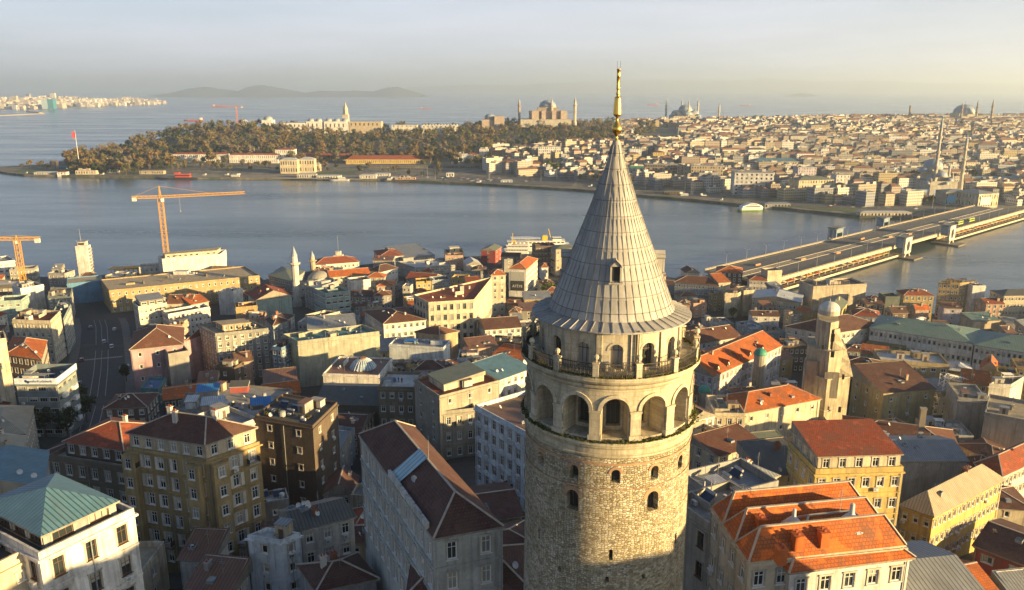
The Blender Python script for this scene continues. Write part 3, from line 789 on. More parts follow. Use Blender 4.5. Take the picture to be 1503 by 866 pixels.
        for _ in range(clutter):
            x, y = inset_pt(P, rnd.uniform(.14, .86), rnd.uniform(.14, .86)); q = rnd.random(); a = rnd.choice([0, math.pi / 2])
            r2 = rnd.random()
            if r2 < .16:
                m = MB(); m.box(x, y, h - .25, rnd.uniform(3, 6), .25, rnd.uniform(.8, 1.8), 0, a); m.build('low_wall', [wm], root); continue
            if r2 < .27:
                m = MB(); L_ = rnd.uniform(2.2, 4)
                for i in range(4): m.box(x + (i % 2 - .5) * L_, y + (i // 2 - .5) * 2, h - .25, .1, .1, 2.3, 0)
                for i in range(7): m.box(x, y - 1.1 + i * .37, h + 2.05, L_ + .4, .12, .1, 0)
                m.build('pergola', [rnd.choice([FRAME_W, FRAME_B, METAL])], root); continue
            if r2 < .38:
                m = MB(); m.box(x, y, h - .25, 1.6, .5, .45, 0, a); 
                for _k in range(26): tuft(m, (x + rnd.uniform(-.6, .6), y + rnd.uniform(-.5, .5), h + .35), .25, 3, .16)
                m.m = [0 if i < 6 else 1 for i in range(len(m.f))]; m.build('planter', [FRAME_B, WEED], root); continue
            if r2 < .46:
                m = MB(); m.face([(x - 1, y - .7, h + .1), (x + 1, y - .7, h + .1), (x + 1, y + .5, h + .9), (x - 1, y + .5, h + .9)]); m.tube((x - .9, y + .6, h + 1.0), (x + .9, y + .6, h + 1.0), .25, n=8, mi=1)
                for sx in (-.8, .8): m.box(x + sx, y + .45, h - .25, .08, .08, 1.2, 1)
                m.build('solar_heater', [plain((.02, .03, .06), .25, name='solar_panel'), METAL], root); continue
            if q < .22:
                m = MB(); sx, sy, sz = rnd.uniform(1.8, 3.6), rnd.uniform(1.8, 3), rnd.uniform(1.8, 2.6)
                m.box(x, y, h - .25, sx, sy, sz, 0, a); m.box(x, y, h - .25 + sz, sx + .3, sy + .3, .14, 1, a); m.box(x, y - (sy / 2 + .02 if a == 0 else sx / 2 + .02), h - .25, .8, .06, 1.7, 2)
                m.build('roof_hut', [wallm(rnd.choice(['beige', 'offwhite', 'grey', wall])), roofm(rnd.choice(['slab', 'm_grey', 'm_rust'])), FRAME_B], root)
            elif q < .36:
                m = MB(); r = rnd.uniform(.5, .8); m.lathe([(0, 1.5), (r * .5, 1.48), (r, 1.3), (r, .3), (0, .3)], 12, 0, x, y, h - .25)
                for s in (-1, 1): m.box(x + s * r * .6, y, h - .25, .12, r, .3, 1)
                m.build('water_tank', [plain(rnd.choice([(.55, .55, .53), (.08, .16, .3), (.3, .3, .29)]), .5, name='tank'), METAL], root)
            elif q < .6:
                o = link('air_conditioner', ac_mesh(), root, (x, y, h - .25), a)
            elif q < .85:
                o = link('satellite_dish', dish_mesh(), root, (x, y, h + .15), 0); o.rotation_euler = (R(-55), 0, rnd.uniform(-2.6, -1.2) - rz)
            else:
                m = MB(); m.tube((x, y, h - .25), (x, y, h + 3.2), .035, n=5)
                for k in range(4): m.beam((x - .5 + k * .1, y, h + 2 + k * .3), (x + .5 - k * .1, y, h + 2 + k * .3), .025)
                m.build('antenna', [METAL], root)
    elif roof == 'multihip':
        for k in range(n):
            # strips along the left edge direction (P0->P1 split)
            a, b = k / n, (k + 1) / n
            Q = [lerp(P[0], P[1], a), lerp(P[0], P[1], b), lerp(P[3], P[2], b), lerp(P[3], P[2], a)]
            rb, g = roof_mesh(Q, h, 'hip', rh, .02 if n > 1 else over, 'y'); rb.build('roof', [roofm(rm), wm, MORTAR], root)
    else:
        rb, gab = roof_mesh(P, h, roof, rh, over, axis, ridges and rm.startswith('t_'))
        ro = rb.build('roof', [roofm(rm), plaster((.30, .27, .22)), MORTAR], root)
        for A, B, t_ in gab:
            if t_ == 'g': M = lerp(A, B, .5); wb.face([(A[0], A[1], h), (B[0], B[1], h), (M[0], M[1], h + rh * .98)])
            elif t_ == 'r': wb.face([(A[0], A[1], h), (B[0], B[1], h), (B[0], B[1], h + rh)])
            elif t_ == 'b': wb.face([(A[0], A[1], h), (B[0], B[1], h), (B[0], B[1], h + rh), (A[0], A[1], h + rh)])
            elif t_ == 'l': wb.face([(A[0], A[1], h), (B[0], B[1], h), (A[0], A[1], h + rh)])
        l0, l1 = math.hypot(P[1][0] - P[0][0], P[1][1] - P[0][1]), math.hypot(P[2][0] - P[1][0], P[2][1] - P[1][1]); ax = axis or ('x' if l0 >= l1 else 'y')
        def rz_at(u, v):
            if roof == 'shed': return h + rh * v
            if ax == 'y': u, v = v, u
            tt = .5 * min(1, min(l0, l1) / max(l0, l1)) if roof == 'hip' else .01
            return h + rh * min(1, 2 * min(v, 1 - v), min(u, 1 - u) / tt)
        if cy < 420 and not world: chim += rnd.choice([0, 1, 1, 2]); dishes += rnd.choice([0, 1, 1, 2])
        for _ in range(chim):
            u, v = rnd.uniform(.15, .85), rnd.uniform(.2, .8); x, y = inset_pt(P, u, v)
            chimney(ro, x, y, rz_at(u, v), rnd.uniform(.7, 1.6), plaster(C[rnd.choice(['offwhite', 'beige', 'brick', 'grey'])]), rnd.uniform(.6, 1.2), rnd.uniform(.5, .8), rnd.choice([0, math.pi / 2]))
        for _ in range(dishes):
            u, v = rnd.uniform(.1, .9), rnd.uniform(.08, .5); x, y = inset_pt(P, u, v)
            o = link('satellite_dish', dish_mesh(), root, (x, y, rz_at(u, v) + .35), 0); o.rotation_euler = (R(-55), 0, rnd.uniform(-2.6, -1.2) - rz)
        if cy < 420 and rh > 1 and rnd.random() < .6:
            for _ in range(rnd.randint(1, 2)):
                u, v = rnd.uniform(.2, .8), rnd.uniform(.15, .4); x, y = inset_pt(P, u, v); z = rz_at(u, v); m = MB(); a = math.atan2(P[1][1] - P[0][1], P[1][0] - P[0][0])
                m.box(0, 0, -.6, 1.1, 1.3, .95); m.box(0, 0, .35, .9, 1.1, .03, 1); m.build('skylight', [FRAME_G, glassmat()], ro, (x, y, z), a)
        if cy < 300 and rnd.random() < .6:
            x, y = inset_pt(P, .5 + rnd.uniform(-.2, .2), .5); m = MB(); z = rz_at(.5, .5) - .3; m.tube((0, 0, 0), (0, 0, 3.2), .035, n=5)
            for k in range(4): m.beam((-.5 + k * .1, 0, 2 + k * .3), (.5 - k * .1, 0, 2 + k * .3), .03)
            m.build('antenna', [METAL], root, (x, y, z))
    wb.build('wall', [wm], root)
    for x, y, z, a, ww, wh in wins:
        fr, gl = window_mesh(ww, wh, frame + ('+' if rnd.random() < .28 else '')); o = link('window', fr, root, (x, y, z), a); link('pane', gl, o)
    if cornice:
        for zc, k in (((h - .55, .28),) if roof == 'flat' else ((h - .5, .18),)):
            cb = MB(); G = grow(P, k)
            for i in range(4):
                j = (i + 1) % 4
                cb.face([(P[i][0], P[i][1], zc), (P[j][0], P[j][1], zc), (G[j][0], G[j][1], zc), (G[i][0], G[i][1], zc)][::-1])
                cb.face([(G[i][0], G[i][1], zc), (G[j][0], G[j][1], zc), (G[j][0], G[j][1], zc + .26), (G[i][0], G[i][1], zc + .26)])
                cb.face([(G[i][0], G[i][1], zc + .26), (G[j][0], G[j][1], zc + .26), (P[j][0], P[j][1], zc + .26), (P[i][0], P[i][1], zc + .26)])
            cb.build('cornice', [wm], root)
    if attic:                                   # (inset, height, roof kind, roof material, roof height, wall, windows)
        ins, ah, rk, rmm, arh, aw, awin = attic
        Q = grow(P, -ins); ab = MB(); aws = []
        for i in range(4):
            A, B = Q[i], Q[(i + 1) % 4]; Wd = math.hypot(B[0] - A[0], B[1] - A[1]); dd = ((B[0] - A[0]) / Wd, (B[1] - A[1]) / Wd); nr = (dd[1], -dd[0])
            fc = nr[0] * (camL[0] - A[0]) + nr[1] * (camL[1] - A[1]) > 0
            ops = layout(Wd, ah, 1, awin) if fc else []
            ops = [(a_, b_, z0 + h, z1 + h) for a_, b_, z0, z1 in ops]
            facade(ab, A, B, h - .3, h + ah, ops)
            for x0, x1, z0, z1 in ops: aws.append((A[0] + dd[0] * (x0 + x1) / 2, A[1] + dd[1] * (x0 + x1) / 2, z0, math.atan2(dd[1], dd[0]), x1 - x0, z1 - z0))
        at = ab.build('attic', [wallm(aw)], root)
        for x, y, z, a, ww, wh in aws: link('window', window_mesh(ww, wh, frame)[0], at, (x, y, z), a); 
        if aws:
            g = MB()
            for x, y, z, a, ww, wh in aws:
                dx, dy = math.cos(a), math.sin(a); nx, ny = dy, -dx; xx, yy = x - nx * .14, y - ny * .14
                link('pane', window_mesh(ww, wh, frame)[1], at, (x, y, z), a)
        if rk == 'flat':
            rb = MB(); rb.prism(grow(Q, .3), h + ah, h + ah + .2, 0); ar = rb.build('attic_roof', [roofm(rmm)], root)
        else:
            rb, g = roof_mesh(Q, h + ah, rk, arh, .35, axis, rmm.startswith('t_')); ar = rb.build('attic_roof', [roofm(rmm), plaster((.30, .27, .22)), MORTAR], root)
        for _ in range(chim if roof == 'flat' else 0):
            x, y = inset_pt(Q, rnd.uniform(.2, .8), rnd.uniform(.3, .7)); chimney(ar, x, y, h + ah + arh * .5, arh * .5 + .9, plaster(C['offwhite']), .8, .6)
    return root, P, h, (cx, cy, zg, rz)
AP, HO, OF, TH = 'apartment_building', 'house', 'office_building', 'townhouse'
def A_(label, px, h, **k): return bld(AP, label, 'apartment building', px, h, **k)
def H_(label, px, h, **k): return bld(HO, label, 'house', px, h, **k)
def O_(label, px, h, **k): return bld(OF, label, 'office building', px, h, **k)
# ---- left foreground
corner = A_('white classical corner building with green sheet metal roof and dark windows, lower left corner', [(57, 818), (197, 751)], 20, wall='white', fl=5, win='tall', D=15, rm='felt', clutter=0, frame='brown', ledge=True, parapet=.5, attic=(1.3, 1.6, 'hip', 'm_teal', 1.9, 'grey', 'ribbon'), axis='x')
A_('cream block with small square windows and black flat roof, sunlit at the lower left edge', [(-70, 872), (56, 808)], 19, wall='cream', fl=5, win='small', D=13, rm='felt', clutter=0, parapet=.9, attic=(3.4, 3.0, 'flat', 'felt', 0, 'cream', 'none'))
O_('low block with blue grey seamed roof behind the white classical corner building', [(-60, 735), (62, 712)], 19, wall='greyblue', roof='gable', rm='m_teal', rh=2.4, D=14, win='none', chim=0, dishes=2)
yel = A_('ornate yellow six storey corner apartment with dark red roof, bays and pale corner panels', [(186, 658), (303, 677), (381, 650)], 22, wall=(.33, .235, .10), fl=6, win='tall', roof='flat', rm='slab', ledge=True, clutter=0, parapet=.3, chim=3, attic=(.35, 3.0, 'hip', 't_maroon', 3.0, 'beige', 'std'))
A_('brown ornate apartment with set back red tiled attic, left of the ornate yellow corner apartment', [(72, 672), (186, 690)], 20, wall=(.17, .135, .095), fl=5, win='tall', D=17, rm='slab', ledge=True, clutter=0, attic=(2.2, 3.0, 'hip', 't_red', 2.6, 'brown', 'std'), chim=1)
H_('pale house with tan sheet roof at the left edge, upper of two alike', [(-40, 634), (36, 636), (48, 596)], 15, wall='greystone', roof='hip', rm='m_tan', rh=2.2, fl=4, ridges=False)
H_('weathered house with tan sheet roof at the left edge, lower of two alike', [(-40, 668), (26, 676), (38, 640)], 14, wall='offwhite', roof='hip', rm='m_tan', rh=2.4, fl=4)
off = O_('grey glass office with white sign band and planted roof terrace beside the street', [(23, 563), (83, 563), (111, 541)], 17, wall=(.16, .21, .23), fl=5, win='ribbon', rm='felt', clutter=4, parapet=1.6, frame='grey')
H_('house with bright orange hip roof above the glass office', [(8, 520), (60, 527), (68, 500)], 15, wall='brown', roof='hip', rm='t_orange', rh=2.8, fl=4)
A_('tall narrow cream block cut by the left edge, sunlit, beside the bright orange roof', [(-45, 507), (9, 499)], 24, wall='cream', win='none', D=10)
A_('cream building with red roof terrace and long sunlit parapet above the bright orange roof', [(18, 472), (74, 474), (89, 459)], 18, wall='cream', fl=5, rm='t_red', clutter=5, parapet=1.0)
A_('white building of three rounded bays with cluttered roof, near the left crane', [(30, 425), (64, 419)], 16, wall='white', fl=4, win='none', D=11, clutter=7)
A_('pale mint low block at the left edge behind the white bayed building', [(-40, 446), (31, 442)], 12, wall='mint', fl=3, D=12, win='wide')
O_('dark glass pavilion with white roof slab, left edge near the shore', [(-40, 421), (28, 419)], 10, wall='dark', fl=2, win='ribbon', D=14, rm='pale', clutter=2)
A_('ochre rooftop building lining the left side of the dark street', [(70, 436), (103, 437), (106, 424)], 13, wall=(.20, .24, .24), fl=4, rm='tanflat', clutter=6)
A_('teal grey street front in shade with windows, facing the dark street', [(76, 462), (93, 470), (104, 448)], 16, wall=(.25, .31, .32), fl=5)
A_('white building with rooftop terrace beside the dark street, right side', [(203, 452), (245, 446)], 15, wall='offwhite', fl=4, win='close', D=12, clutter=3, attic=(1.2, 2.8, 'shed', 'm_grey', 1.0, 'dark', 'ribbon'))
H_('house with brown tile roof right of the white terrace building', [(245, 446), (280, 445)], 14, wall='cream', roof='gable', rm='t_brown', rh=3.2, D=12, axis='x', chim=1)
H_('small house with bright orange shed roof below the lattice terminal', [(281, 447), (306, 442)], 14, wall='beige', roof='shed', rm='t_orange', rh=2.2, D=9)
A_('low white building with a row of narrow windows below the orange shed roof', [(247, 463), (308, 452)], 12, wall='white', fl=4, win='close', D=8, clutter=2)
A_('pink building with dark red hip roof beside the street', [(191, 513), (268, 505)], 18, wall='pink', fl=4, win='few', roof='hip', rm='t_brown', rh=4.6, D=22)
A_('long pink block with brown tile roof behind the pink hip roofed building', [(268, 503), (295, 487), (340, 470)], 17, wall='pink', fl=4, win='std', roof='hip', rm='t_brown', rh=3.2)
A_('blank concrete stair block in front of the pink building', [(247, 522), (277, 517)], 16, wall='concrete', win='none', D=7, clutter=0, cornice=False)
H_('dark teal low house with glass terrace roof in the street below the pink building', [(206, 572), (232, 573), (244, 556)], 6, wall='teal', rm='m_blue', fl=2, win='wide', clutter=1)
A_('grey seven storey apartment with ribbon balconies and yellow lit parapet', [(292, 479), (316, 492), (394, 484)], 19, wall=(.27, .275, .25), fl=7, win='std', rm='tanflat', clutter=7, attic=(4.2, 2.4, 'flat', 'tanflat', 0, 'ochre', 'close'))
A_('mint and beige long block with stained blank wall and teal roof terrace', [(415, 494), (437, 505), (557, 490)], 17, wall=(.36, .36, .28), rm='tealflat', win='none', clutter=8, parapet=1.1)
A_('narrow building wrapped in blue scaffold sheets', [(399, 511), (413, 513)], 15, wall=(.14, .24, .36), fl=5, win='close', D=10)
H_('long house with mint gable end and red roof edges, sunlit at the top', [(375, 441), (428, 434)], 13, wall='mint', roof='gable', rm='t_red', rh=4.2, D=16, axis='y', win='none', ridges=False)
O_('grey stone customs house with green metal roof beside the taller white minaret', [(394, 404), (428, 412), (447, 398)], 12, wall='greyblue', roof='hip', rm='m_oldgreen', rh=2, fl=3, win='close')
O_('waterfront hall with red hip roof and flag turret, behind the minarets', [(462, 389), (527, 384)], 9, wall='white', roof='hip', rm='t_red', rh=3.2, D=15, fl=2)
O_('mint grey office with ribbon windows right of the mosque', [(461, 425), (477, 432), (514, 428)], 16, wall='mint', fl=5, win='ribbon', clutter=4)
A_('grey block with white flat roof in front of the mosque dome', [(446, 419), (463, 425), (497, 413)], 13, wall='grey', fl=4, rm='pale', clutter=5)
A_('cream penthouse block below the mint grey office', [(448, 464), (470, 466), (499, 459)], 15, wall='cream', fl=4, win='none', clutter=1)
H_('house with dark steel and glass roof left of the white pergola', [(452, 483), (522, 478)], 14, wall='greyblue', roof='shed', rm='m_grey', rh=2.2, D=12, win='std')
H_('small dark house with two brown roofs and red chimneys', [(390, 468), (401, 478), (423, 470)], 14, wall='greyblue', roof='hip', rm='t_maroon', rh=2, fl=4, chim=3)
H_('yellow box house with red lean-to roof, right of the pink long block', [(346, 453), (378, 450)], 13, wall='ochre', rm='t_red', fl=3, D=9, win='few', clutter=2)
A_('plain white box with small side windows below the lattice terminal', [(320, 429), (342, 429), (356, 424)], 13, wall='white', fl=4, win='none', clutter=3)
A_('low grey workshop between the yellow box house and the grey seven storey apartment', [(352, 470), (388, 468)], 13, wall='salmon', fl=4, D=10, clutter=5, rm='slab')
# ---- centre towards the water
H_('white house with red hip roof at the water, pale side walls', [(549, 368), (556, 377), (592, 375)], 9, wall='white', roof='hip', rm='t_red', rh=2.6, fl=2, win='close', chim=1)
H_('wide ferry shed with grey corrugated roof at the water', [(592, 379), (638, 374)], 8, wall='grey', roof='shed', rm='m_grey', rh=2.5, D=34, win='none')
O_('cream harbour block with square penthouse at the water', [(655, 372), (681, 371)], 9, wall='cream', fl=3, D=12, win='close', attic=(3, 3.4, 'flat', 'pale', 0, 'cream', 'few'))
H_('dark red shed with mossy roof near the moored ferry', [(706, 367), (727, 368), (736, 362)], 10, wall='redpaint', roof='gable', rm='m_oldgreen', rh=2, fl=3, win='few')
H_('white gabled shed in front of the dark red shed', [(685, 389), (706, 388)], 8, wall='offwhite', roof='gable', rm='m_light', rh=2.6, D=14, axis='y', win='none')
O_('long low hall with pale grey roof strips', [(583, 385), (609, 394), (668, 390)], 10, wall='grey', rm='pale', fl=3, win='close', clutter=9)
H_('white walled hall with maroon hip roof left of the long low hall', [(540, 396), (556, 400), (584, 393)], 10, wall='white', roof='hip', rm='t_maroon', rh=3.0, fl=2)
H_('long house with orange tile roof behind the mosque dome', [(484, 407), (543, 402)], 10, wall='cream', roof='gable', rm='t_orange', rh=2.8, D=12, axis='x')
H_('little house with broken orange roof beside the white walled hall', [(538, 407), (564, 407)], 11, wall='beige', roof='hip', rm='t_orange', rh=2.2, D=9)
A_('blank white firewall block below the long orange roof', [(515, 414), (544, 411)], 12, wall='white', win='none', D=9, clutter=2)
H_('pink house with orange roof in the centre of the waterfront quarter', [(553, 420), (579, 419)], 13, wall='salmon', roof='hip', rm='t_orange', rh=2, D=10, fl=4)
H_('grey house with brown hip roof below the pink house', [(549, 434), (574, 433)], 12, wall='grey', roof='hip', rm='t_brown', rh=2, D=8, fl=3)
H_('grey house with blue tarpaulin on its roof', [(511, 436), (546, 435)], 11, wall='concrete', roof='shed', rm='t_maroon', rh=1.6, D=9)
H_('house with bright red sheet roof below the long low hall', [(596, 408), (636, 411)], 11, wall='grey', roof='gable', rm='t_red', rh=2.4, D=13, axis='x')
H_('yellow house above the white pillared office, left one of the yellow trio', [(611, 415), (633, 414)], 12, wall='yellow', D=9, fl=3, clutter=3)
H_('blue grey flat house between the yellow houses', [(634, 413), (662, 411)], 12, wall='greyblue', D=10, fl=3, win='close', clutter=4)
H_('yellow house above the white pillared office, tallest of the yellow trio', [(662, 409), (684, 410)], 13, wall='yellow', D=9, fl=4, clutter=3)
H_('yellow house with red lean-to roof above the white pillared office', [(685, 415), (706, 414)], 13, wall='yellow', roof='shed', rm='t_red', rh=1.8, D=8)
colo = O_('large white pillared office with long sunlit cream side and green cornice band', [(607, 434), (629, 445), (696, 441), (722, 408)], 23, wall='cream', fl=5, win='pier', frame='grey', rm='t_red', clutter=5, blank=(), parapet=.5)
H_('cream house with orange roof at the far end of the white pillared office', [(721, 404), (742, 403)], 24, wall='cream', roof='hip', rm='t_orange', rh=2, D=9, fl=7)
A_('white house with maroon roof and orange cupola', [(535, 456), (563, 475), (625, 469)], 15, wall='white', roof='hip', rm='t_brown', rh=2.4, fl=4, win='std')
H_('tan house with brown hip roof in front of the white pillared office', [(610, 487), (645, 491), (672, 486)], 15, wall=(.50, .36, .22), roof='hip', rm='t_brown', rh=2.4, fl=4, win='none')
post = A_('white building with orange hip roof and large dark poster on its gable wall', [(747, 394), (772, 395), (789, 380)], 19, wall='white', roof='hip', rm='t_orange', rh=2.6, fl=6, win='close', blank=(0,))
A_('brown building wrapped in scaffold behind the poster building', [(786, 363), (816, 362)], 20, wall='brown', fl=6, D=12, win='close', frame='brown')
A_('stone building with arched windows and green roof beside the cone of the tower', [(816, 366), (848, 364)], 20, wall='beige', fl=4, win='tall', D=14, roof='hip', rm='m_oldgreen', rh=1.6, ledge=True)
H_('little yellow house with lit windows below the poster building', [(747, 448), (767, 447)], 8, wall='yellow', roof='shed', rm='t_brown', rh=1, D=7, fl=2, win='close')
H_('house with wide maroon roof left of the tower balcony', [(712, 484), (765, 480)], 12, wall='white', roof='gable', rm='t_maroon', rh=3, D=15, axis='x', chim=1)
H_('low dark house on the street corner behind the pillared office', [(745, 420), (790, 412)], 6, wall='dark', rm='felt', D=12, clutter=4)
# ---- centre, nearer
A_('pale blue white workshop with blue tarpaulins on its flat roof', [(571, 506), (651, 511)], 13, wall='whiteblue', fl=3, win='none', D=9, rm='m_grey', clutter=2, parapet=.3)
domeb = A_('low white walled building carrying a ribbed glass dome', [(474, 549), (556, 552)], 12, wall='white', win='none', D=18, rm='m_rust', clutter=6, parapet=.3)
terr = A_('dark stone building with white roof terrace', [(555, 570), (608, 571)], 17, wall=(.22, .185, .13), fl=4, win='std', D=13, rm='pale', clutter=2, parapet=.6)
A_('tall pale old building with red roof and green lean-to shed', [(608, 557), (645, 583), (732, 560)], 19, wall=(.34, .31, .25), fl=5, win='few', rm='t_red', clutter=4, parapet=.4, acs=2, attic=(3.2, 2.0, 'shed', 'm_oldgreen', 1.0, 'cream', 'none'))
A_('grey annex with stone columns below the tall pale old building', [(650, 607), (698, 602)], 14, wall=(.33, .31, .26), fl=3, win='tall', D=12, rm='t_maroon', clutter=0, ledge=True)
A_('white apartment row with tall windows left of the round tower', [(697, 598), (806, 656)], 22, wall='whiteblue', fl=6, win='tall', D=15, rm='m_rust', clutter=4, ledge=True)
A_('white building with blue sheet roof left of the tower arcade', [(733, 557), (780, 540)], 15, wall='white', roof='shed', rm='m_teal', rh=2.2, D=13, fl=4, win='std')
H_('house with bright orange lean-to roof left of the tower balcony', [(724, 520), (768, 527)], 13, wall='white', roof='shed', rm='t_orange', rh=1.8, D=9, win='none')
H_('white cluttered terrace house, upper one left of the tower', [(672, 528), (700, 528)], 14, wall='white', D=10, fl=4, clutter=8)
H_('white cluttered terrace house, lower one left of the tower', [(698, 541), (730, 536)], 14, wall='offwhite', D=9, fl=4, clutter=8)
H_('lilac grey house with brown hip roof above the tall pale old building', [(608, 543), (653, 541)], 13, wall='lilac', roof='hip', rm='t_maroon', rh=2, D=8, fl=4)
H_('narrow ochre house right of the ribbed glass dome', [(597, 537), (612, 538)], 14, wall='ochre', D=6, fl=4, clutter=1)
A_('dark ruined building with a red shed and blue tarpaulins on its roof', [(374, 612), (459, 627), (495, 592)], 21, wall=(.085, .06, .045), fl=5, win='few', rm='felt', clutter=9, parapet=.4)
A_('block of cluttered flat roofs with blue tarpaulin sheds behind the ornate yellow corner apartment', [(255, 602), (372, 614)], 17, wall='concrete', fl=4, D=22, rm='slab', clutter=12, parapet=.4)
A_('grey plaster building with metal roof strip above the ornate yellow corner apartment', [(318, 640), (379, 617)], 21, wall='offwhite', fl=5, win='few', D=13, rm='m_grey', clutter=2)
H_('house with dark red roof left of the cluttered flat roofs', [(152, 600), (215, 597)], 12, wall='brown', roof='hip', rm='t_maroon', rh=2.4, D=11)
H_('low dark hall with black gable roof below the ribbed glass dome', [(464, 592), (556, 594)], 9, wall='dark', roof='gable', rm='m_dark', rh=2.6, D=17, axis='x', win='none')
H_('dark brick house with brown roof between the ruined building and the long white house', [(484, 634), (527, 636)], 9, wall='brick', roof='gable', rm='t_maroon', rh=2.5, D=15, axis='x')
longw = A_('long white house with dark red hip roof, skylight strip and side parapet', [(528, 637), (637, 790), (738, 772)], 16, wall=(.44, .45, .42), roof='hip', rm='t_maroon', rh=3.2, fl=4, win='tall', ledge=True, over=.1, acs=0)
H_('small white house with pale flat roof among dark yards at the bottom', [(363, 788), (412, 796), (441, 784)], 10, wall='whiteblue', fl=3, win='few', rm='pale', clutter=1, parapet=.3)
H_('white house with black roof, balconies and satellite dishes at the bottom', [(409, 750), (440, 777), (519, 757)], 11, wall='offwhite', roof='gable', rm='m_dark', rh=1.6, fl=3, dishes=4)
H_('low shed with dark red roof in the dark yard at the bottom', [(440, 830), (466, 866), (552, 848)], 5, wall='grey', roof='hip', rm='t_maroon', rh=1.8, fl=1, win='none')
H_('house with brown roof cut by the bottom edge below the long white house', [(600, 872), (780, 868)], 8, wall='beige', roof='hip', rm='t_maroon', rh=3, D=10, win='none')
# ---- right foreground
rbig = A_('long cream house with three orange tile hip roofs and attic glazing, right of the tower', [(1045, 744), (1099, 825), (1330, 800)], 17, wall='cream', roof='multihip', rm='t_orange', rh=2.8, fl=4, win='std', n=3, over=.3)
A_('white house front with orange hip roof, bottom right of the long cream house', [(1160, 838), (1336, 816)], 16, wall='white', roof='hip', rm='t_orange', rh=3.4, D=9, fl=4, win='std')
A_('grey building with brown shutters against the right side of the tower', [(985, 738), (1046, 781)], 17, wall='greystone', fl=4, win='tall', D=10, rm='slab', clutter=2, frame='brown', parapet=.9)
A_('grey flat roofed building with stepped parapets right of the tower arcade', [(1000, 700), (1052, 737)], 16.5, wall='grey', fl=4, D=12, rm='m_grey', clutter=4, parapet=1.0)
H_('cream cottage with grey roof and white chimney stack', [(1071, 691), (1106, 706), (1141, 697)], 14, wall='cream', roof='hip', rm='m_grey', rh=1.4, fl=4, win='few', chim=1)
H_('cream house with long brown roof behind the cottage with the white chimney', [(1055, 669), (1119, 650)], 13, wall='cream', roof='shed', rm='t_brown', rh=1.6, D=8, fl=4)
H_('house with dark corrugated roof left of the yellow building with red attic roof', [(1126, 699), (1195, 691)], 13, wall='cream', roof='shed', rm='m_dark', rh=2.2, D=11, fl=4)
H_('house with old brown corrugated roof, behind the dark corrugated one', [(1112, 672), (1168, 666)], 12, wall='beige', roof='shed', rm='m_oldgreen', rh=2.0, D=9)
yb = A_('yellow stained building with red attic roof and white windows', [(1197, 694), (1326, 690)], 17, wall='yellow', fl=4, win='std', D=12, rm='slab', ledge=True, clutter=2, acs=2, attic=(.5, 3.0, 'shed', 't_red', 1.8, 'cream', 'std'))
yo = O_('yellow long building with tan and grey hipped metal roof along the lower right street', [(1322, 741), (1370, 757), (1472, 703)], 12, wall='yellow', roof='hip', rm='m_tan', rh=3.4, fl=3, win='close', acs=3, chim=0, ridges=False)
O_('hall with wide grey seamed roof behind the yellow long building', [(1318, 676), (1420, 676)], 12, wall='grey', roof='gable', rm='m_grey', rh=2.4, D=15, axis='x', win='none')
A_('cream building with dark red hip roof at the right edge, down the street', [(1432, 680), (1471, 698), (1570, 652)], 12, wall='offwhite', roof='hip', rm='t_red', rh=3, fl=3, win='close')
A_('red painted house with maroon roof, lower right corner', [(1431, 800), (1560, 850)], 11, wall='redpaint', roof='gable', rm='t_maroon', rh=2, D=13, fl=3, win='wide', acs=3, axis='x')
H_('glazed grey canopy roof at the bottom edge, right', [(1150, 905), (1445, 872)], 9, wall='grey', roof='gable', rm='m_grey', rh=1.6, D=11, axis='x', win='none')
H_('cream house with big orange hip roof and stone chimney right of the tower', [(1092, 606), (1204, 585)], 14, wall='cream', roof='hip', rm='t_orange', rh=3.0, D=14, fl=3, win='few')
H_('cream house with tan terrace left of the big orange hip roof', [(1049, 609), (1094, 610)], 12, wall='cream', D=14, fl=3, rm='tanflat', clutter=4)
H_('white house with maroon gable roof touching the tower arcade', [(1012, 618), (1049, 609)], 12, wall='white', roof='gable', rm='t_maroon', rh=2.2, D=11, fl=3, axis='y')
dor = A_('white lilac building with orange roof and five triangular dormers', [(1047, 552), (1147, 507)], 13, wall='lilac', roof='gable', rm='t_orange', rh=4.2, D=17, fl=3, win='tall', axis='x')
H_('long house with dark brown roof and little orange gablets right of the cone', [(1000, 508), (1088, 494)], 12, wall='offwhite', roof='gable', rm='t_brown', rh=3, D=16, axis='x', dishes=3)
A_('grey mint hotel with mansard roof near the bridge', [(990, 414), (1055, 419)], 14, wall='greyblue', fl=4, win='close', roof='hip', rm='t_brown', rh=3, D=13, ledge=True, chim=2)
H_('narrow cream house with steep orange lean-to roof next to the mansard hotel', [(1055, 415), (1072, 414)], 15, wall='cream', roof='shed', rm='t_orange', rh=3, D=11, fl=4)
H_('broad house with orange hip roof at the foot of the bridge', [(1052, 399), (1090, 401)], 12, wall='brown', roof='hip', rm='t_orange', rh=3, D=15)
H_('cream house with tiny window below the mansard hotel', [(1064, 432), (1083, 432), (1093, 427)], 13, wall='cream', fl=4, win='none', clutter=4)
H_('tall cream firewall house sunlit beside the arched roof hall', [(1092, 428), (1107, 427)], 14, wall='cream', win='none', D=9, clutter=3)
H_('white house with red hip roof at the bridge ramp', [(1100, 411), (1126, 412)], 10, wall='white', roof='hip', rm='t_red', rh=2.4, D=10, fl=3, win='close')
A_('plain cream slab house against the bridge ramp', [(1127, 399), (1148, 398)], 15, wall='cream', win='none', D=8, clutter=0)
O_('cream hall with low arched white roof near the bridge', [(1104, 437), (1175, 444)], 12, wall='cream', roof='gable', rm='m_light', rh=2.2, D=18, axis='y', fl=2, win='close')
A_('huge blank beige firewall block near the bridge', [(1194, 422), (1272, 418)], 17, wall=(.44, .38, .29), win='none', D=14, clutter=6)
